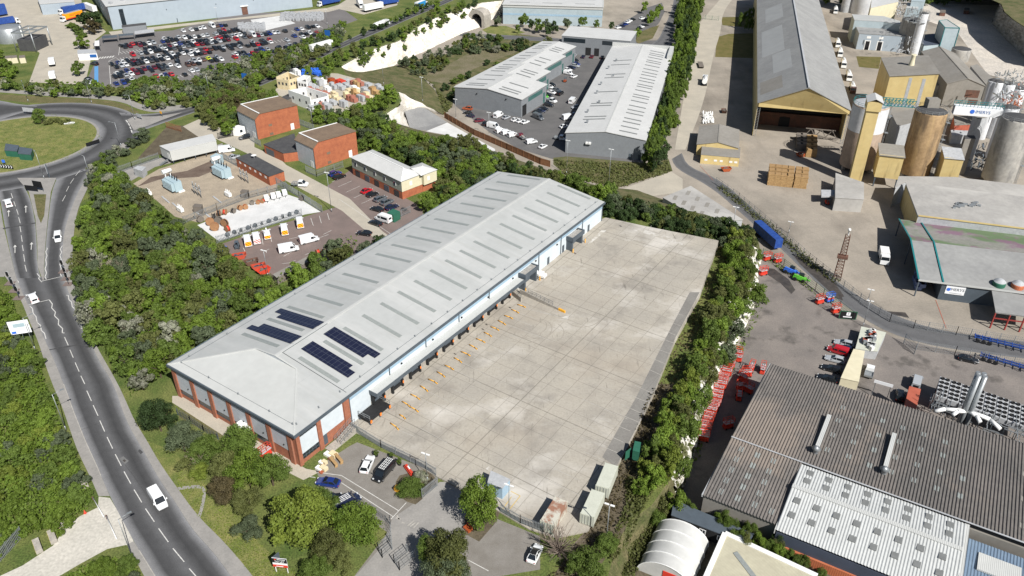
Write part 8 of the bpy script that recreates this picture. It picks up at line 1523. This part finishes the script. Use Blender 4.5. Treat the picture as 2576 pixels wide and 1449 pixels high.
flatbox('gatehouse','pale blue gatehouse cabin behind the tall tree at the yard entrance','gatehouse',None,None,3.2,.3,'band_blue','stone_grey',world=[Gy(P('12',*a))+Vector((0,0,3))for a in((1105,825),(1215,870),(1272,800),(1130,735))])
r,c4=flatbox('plant_box','green steel box with open doors at the right edge of the yard','container','12',[(2200,500),(2250,515),(2262,440),(2215,430)],3.4,1.0,'cabinet_green','cabinet_green');m=M();m.obox((c4[0].x-.8,c4[0].y+.3,1.1),(.08,1.6,2.2),.8);m.obj('door',MATS['cabinet_green'],r)
pp=Gy(P('12',1626,966));per=thing('person','person in a hi vis jacket standing in the yard by the rusty container','person',(pp.x,pp.y,yard_z(pp)),2.4)
bm=bmesh.new();J=[((0,0,.95),.15),((0,.01,1.2),.17),((0,0,1.42),.15),((0,.01,1.52),.06),((.1,0,.88),.10),((.11,.02,.50),.075),((.11,-.02,.08),.05),((.12,.12,.04),.04),((-.1,0,.88),.10),((-.11,.03,.50),.075),((-.12,0,.08),.05),((-.12,.14,.04),.04),((.21,0,1.40),.07),((.26,-.02,1.12),.05),((.24,.12,.90),.038),((-.21,0,1.40),.07),((-.26,-.02,1.12),.05),((-.24,.12,.90),.038),((0,.02,1.62),.085),((0,.03,1.74),.095)]
vs=[bm.verts.new(p)for p,_ in J];[bm.edges.new((vs[a],vs[b]))for a,b in((0,1),(1,2),(2,3),(0,4),(4,5),(5,6),(6,7),(0,8),(8,9),(9,10),(10,11),(2,12),(12,13),(13,14),(2,15),(15,16),(16,17),(3,18),(18,19))]
me=bpy.data.meshes.new('body');bm.to_mesh(me);bm.free();bo=bpy.data.objects.new('body',me);COL.objects.link(bo);bo.parent=per;sk=bo.modifiers.new('skin','SKIN');sb=bo.modifiers.new('sub','SUBSURF');sb.levels=sb.render_levels=1
for i,(_,rr)in enumerate(J):me.skin_vertices[0].data[i].radius=(rr,rr)
me.skin_vertices[0].data[0].use_root=True;bpy.context.view_layer.update();nm_=bpy.data.meshes.new_from_object(bo.evaluated_get(bpy.context.evaluated_depsgraph_get()));bo.modifiers.clear();bo.data=nm_
nm_.materials.clear();[nm_.materials.append(MATS[k])for k in('hivis','navy_steel','skin')]
for p in nm_.polygons:z=p.center.z;p.material_index=2 if z>1.53 else 0 if z>.9 and not(abs(p.center.x)>.2 and z<.93)else 1;p.use_smooth=True
m=M();m.lathe((0,.03,1.74),[(.11,0),(.10,.07),(.02,.12)],10);m.obj('helmet',MATS['sign_white'],per)
def small(name,lb,cat,t,x,y,boxes,mat,az=0,part='body',z=None):
 r=thing(name,lb,cat,base(t,x,y,z),az)
 for i,b in enumerate(boxes):m=M();m.box(*b);m.obj(part if isinstance(part,str)else part[i],MATS[mat if isinstance(mat,str)else mat[i]],r)
 return r
small('barrier','orange and white plastic barriers stacked beside the planted bed','barrier','12',512,662,[(-1.5,-.4,0,1.5,.1,.5),(-1.2,-.3,.5,1.4,.2,.95),(-.5,-.1,.95,.3,.15,1.1)],('hire_red','hire_red','sign_white'),1.0);small('grit_bin','yellow grit bin at the corner of the planted bed','grit bin','12',428,806,[(-.6,-.4,0,.6,.4,.7),(-.65,-.45,.7,.65,.45,.9)],'paint_yellow',.5,('bin','lid'));small('road_plate','orange and yellow digger bucket under the tall tree','bucket','12',955,1100,[(-.7,-.5,0,.7,.5,.6),(-.7,.4,.6,.7,.5,1.0)],'paint_orange',.8)
for i,(x,y,lb)in enumerate(((265,545,'left'),(375,560,'middle'),(440,610,'right'))):
 r=thing('planter',f'{lb} of three small shrubs in pots along the palisade fence','planter',base('12',x,y));m=M();m.lathe((0,0,0),[(.3,0),(.4,.5)],10);m.obj('pot',MATS['fan_black'],r);o=bpy.data.objects.new('foliage',CROWN['mid'][i]);COL.objects.link(o);o.parent=r;o.scale=(.6,.6,1.3);o.location.z=.3
for i,(x,y,mt,s,lb)in enumerate(((290,1235,'yellow_block',1.5,'yellow and grey concrete block nearest the palisade fence'),(400,1165,'yellow_block',1.4,'yellow and grey concrete block, second along the dirt track'),(472,1078,'paint_yellow',.6,'small crumpled bright yellow object beside the dirt track'),(513,998,'concrete',1.3,'grey concrete block at the top of the dirt track'),(640,762,'concrete',1.1,'grey concrete block in the undergrowth above the cone'))):small('concrete_block',lb,'block','02',x,y,[(-s,-.5,0,s,.5,.9),(-s,-.54,0,s,-.505,.88)],('concrete',mt),.9,('block','painted_face'))
r=thing('traffic_cone','orange traffic cone at the edge of the dirt track','cone',base('02',643,975));m=M();m.lathe((0,0,0),[(.22,.03),(.05,.75)],12);m.obj('cone',MATS['hire_red'],r);m=M();m.box(-.25,-.25,0,.25,.25,.03);m.obj('foot',MATS['hire_red'],r)
for a,b,lb in(((708,880),(795,1030),'upper white barrier pole at the mouth of the dirt track'),((810,1020),(890,1195),'lower white barrier pole at the mouth of the dirt track')):
 p,q=base('02',*a),base('02',*b);r=thing('barrier_pole',lb,'barrier',p);m=M();m.tube((0,0,.9),q-p+Vector((0,0,.9)),.07,.07,8);m.obj('pole',MATS['white_paint'],r);m=M();m.box(-.1,-.1,0,.1,.1,1);m.obj('post',MATS['rust'],r)
for x,y,w,lb in((2440,600,.5,'white sheeted rubbish heap at the office steps'),(2430,645,.7,'low pile of timber and debris at the office corner'),(2500,540,.8,'white and orange boards stacked at the office steps')):small('rubbish_pile',lb,'pile','02',x,y,[(-w*1.6,-w,0,w*.4,w*.3,.5),(-w*.5,-w*.4,.02,w*1.5,w,.75),(w*.2,-w*1.4,0,w*1.2,-w*.5,.3)],('white_paint','stone_cream','paint_orange'),.6,'sheet')
for i,(x,y)in enumerate(((2520,605),(2560,580))):small('trestle',('left','right')[i]+' timber trestle bench with planks beside the office','trestle','02',x,y,[(-1.4,-.3,.8,1.4,.3,.95),(-1.1,-.3,0,-1.0,.3,.8),(1.0,-.3,0,1.1,.3,.8)],'pallet_wood',.9,('plank','leg','leg'))
lift(base('02',2010,545),.6,'red access platform parked under the office windows',None);small('white_bags','crumpled white sheeting beside the second door porch in the yard','rubbish','11',1505,630,[(-1.6,-.8,0,.6,.6,.8),(-.2,-1,0,1.5,.7,.6),(-.6,-.2,.6,.8,.5,1.2)],'white_paint',.5,'sheet',2.0);small('bench','dark picnic bench beside the green metal cabinet','bench','C',1605,830,[(-.8,-.35,.7,.8,.35,.76),(-.8,-.8,.42,.8,-.5,.47),(-.8,.5,.42,.8,.8,.47),(-.6,-.7,0,-.5,.7,.42),(.5,-.7,0,.6,.7,.42)],'dark_roof',.5,('top','seat','seat','leg','leg'))
r=veh('12',1425,1350,1495,1205,'hatch','white','white car with a black roof parked beside the bare tree');m=M();m.box(-.52,-1.0,1.53,.52,.0,1.55);m.obj('roof_panel',MATS['fan_black'],r)
r=[o for o in COL.objects if o.get('label','').startswith('orange curtain sided')][0];text_mesh('PRESTONS',1.5,'sign_red',r,(-1.28,-1.6,2.7),(PI/2,0,-PI/2));m=M();m.box(-1.29,-6.7,1.1,-1.255,4.2,1.6);m.obj('side_skirt',MATS['sign_red'],r)
c=G(P('21',1165,650),LOW);r=thing('lattice_mast','rusty lattice mast with a white top in the works yard','mast',c,.4);m=M()
for k in range(14):
 z=k*1.0;w=1.0-k*.03;q=[Vector((sx*w,sy*w,z))for sx,sy in((-1,-1),(1,-1),(1,1),(-1,1))];w2=w-.03;q2=[Vector((sx*w2,sy*w2,z+1))for sx,sy in((-1,-1),(1,-1),(1,1),(-1,1))]
 for i in range(4):m.bar(q[i],q2[i],.14);m.bar(q[i],q2[(i+1)%4],.09);m.bar(q[i],q[(i+1)%4],.09)
m.obj('lattice',MATS['rust'],r);m=M();m.lathe((0,0,14),[(.2,0),(.2,1.4),(.5,1.5),(.3,2)],8);m.obj('top_light',MATS['white_paint'],r);m=M();m.box(-1.4,-1.4,7,1.4,.2,7.8);m.obj('platform',MATS['rust'],r)
A,az,L,Wd=frame('d',(1670,494),(1740,464),(1775,556),-4.5);r,c4=flatbox('low_shed','low beige corrugated roof behind the hedge at the far end of the yard','shed','d',[(1668,497),(1775,558),(1868,552),(1738,468)],-4.3,LOW,'stone_grey','pale_roof')
for k in range(8):p=c4[0].lerp(c4[1],.12+.2*(k%4)).lerp(c4[3].lerp(c4[2],.12+.2*(k%4)),.25 if k<4 else.7);m=M();m.obox((p.x,p.y,4.72),(1.2,3.2,.06),.4);m.obj('rooflight',MATS['old_roof'],r)
mk('tyre_mark',(.27,.245,.205),(.33,.30,.255),1.2,.9,coord='w');mk('bleach',(.52,.50,.46),(.38,.35,.30),.6,.9,coord='w',ramp=(.42,.55))
arcs=[]
for cx,cy,rx,ry,a0,a1 in((1480,1030,110,75,-1.2,2.4),(1460,1010,90,60,-1.0,2.6),(1560,1060,120,80,-.9,1.6),(1430,1050,80,60,.2,2.8),(1380,1070,130,70,.4,2.2),(1820,900,160,120,.6,2.4)):arcs.append([P('11',cx+rx*math.cos(a0+(a1-a0)*i/14),cy+ry*math.sin(a0+(a1-a0)*i/14))for i in range(15)])
marks('tyre_mark',arcs,.22,.009,'tyre_mark',True)
for q in(px('11',1860,390,1890,380,2000,290,1960,290),px('11',2200,285,2576,400,2576,370,2300,290),px('11',1700,985,1600,955,1690,960,1660,945,1720,930),px('12',1090,640,1110,620,1140,640,1120,665)):ysheet('bleached_patch',q,.008,'bleach')
for x,y in((1272,872),(1095,1000),(1067,1035),(858,1222),(1195,1177),(2107,257),(1763,462)):q=P('11',x,y);ysheet('manhole_cover',[(q[0]-4,q[1]-1),(q[0]+1,q[1]+2),(q[0]+4,q[1]+1),(q[0]-1,q[1]-2)],.014,'tyre_mark'if x in(1195,)else 'wet')
sheet('manhole_cover',Gs(px('02',925,578,940,590,953,578,938,567),.036),.036,MATS['wet'])
mk('tar_patch',(.045,.045,.047),(.07,.07,.07),1,.9,fine=(6,.2),coord='w');mk('old_tar',(.17,.168,.163),(.13,.13,.127),.8,.9,fine=(6,.15),coord='w')
for t,q,mt in(('02',(900,565,945,605,972,580,930,545),'old_tar'),('01',(640,1165,690,1150,700,1162,650,1180),'tar_patch'),('02',(1040,505,1062,530,1080,515,1055,492),'tar_patch'),('01',(20,272,275,228,277,236,22,281),'tar_patch'),('01',(300,1200,420,1178,650,1140,650,1147,420,1186,300,1208),'tar_patch')):sheet('road_patch',Gs(px(t,*q),.030),.0305 if mt=='tar_patch'else.028,MATS[mt])
cr=[px('02',610,345,650,332,700,312,742,298),px('02',985,660,1080,800,1200,990,1420,1260,1560,1449),px('02',945,610,985,665),px('01',560,1290,600,1370,640,1449)]
marks('road_joint',cr,.07,.031,'tar_patch')
marks('kerb_line',[px('02',480,0,560,220,640,420,740,640,760,690),px('02',1050,1255,1170,1449)],.14,.137,'line_worn')
undergrowth(px('21',250,-40,300,-60,460,60,760,310,1000,520,1190,660,1160,690,960,560,700,330,420,90),2600,.8,.35,'olive',low=True);undergrowth(px('21',610,500,780,600,1010,770,1000,740,770,560,620,480),500,.7,.3,'mid',low=True)
undergrowth(px('12',1880,1080,2080,680,2200,400,2340,60,2400,60,2300,400,2180,720,2020,1130,1920,1300,1700,1449,1560,1449,1780,1200),2600,.5,.28,'brown',.3)
tp=G(P('10',1022,205),LOW);r=thing('tunnel_portal','arched tunnel portal in the tall white chalk cliff','tunnel',tp,.55);m=M();n_=12
arch=[(-3.4,0)]+[(-3.4*math.cos(PI*i/n_),4.2+3.4*math.sin(PI*i/n_))for i in range(n_+1)]+[(3.4,0)]
out=[(-5.4,0)]+[(-5.4*math.cos(PI*i/n_)*(1.0),5+4.8*math.sin(PI*i/n_)**.7)for i in range(n_+1)]+[(5.4,0)]
k=len(arch);m.add([(x,0,z)for x,z in arch]+[(x,0,z)for x,z in out],[(i,i+1,k+i+1,k+i)for i in range(k-1)]);m.add([(x,0,z)for x,z in out]+[(x,7,z)for x,z in out],[(i,i+1,k+i+1,k+i)for i in range(k-1)]);m.obj('portal',MATS['concrete'],r)
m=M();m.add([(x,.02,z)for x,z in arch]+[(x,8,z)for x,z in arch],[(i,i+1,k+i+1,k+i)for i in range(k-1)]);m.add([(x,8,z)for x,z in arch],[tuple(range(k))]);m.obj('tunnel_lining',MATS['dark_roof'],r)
for i in range(11):
 p,q=P('01',1720,340),P('01',2240,170);f=i/10;drum(G((p[0]+(q[0]-p[0])*f,p[1]+(q[1]-p[1])*f-2),0),.9+i,.65,.5,'dark_steel','dark cable reel stored along the cage fence of the white slab','cable reels along the cage fence')
for i,(x,y)in enumerate(((1500,170),(1580,190),(1640,60),(1850,20),(1250,60),(1330,110))):small('cable_trough','low concrete cable trough across the gravel compound','trough','01',x,y,[(-3.2,-.3,0,3.2,.3,.18),(-3.0,-.2,.18,3.0,.2,.24)],('concrete','stone_grey'),.85,('trough','cover')).__setitem__('group','cable troughs in the gravel compound')
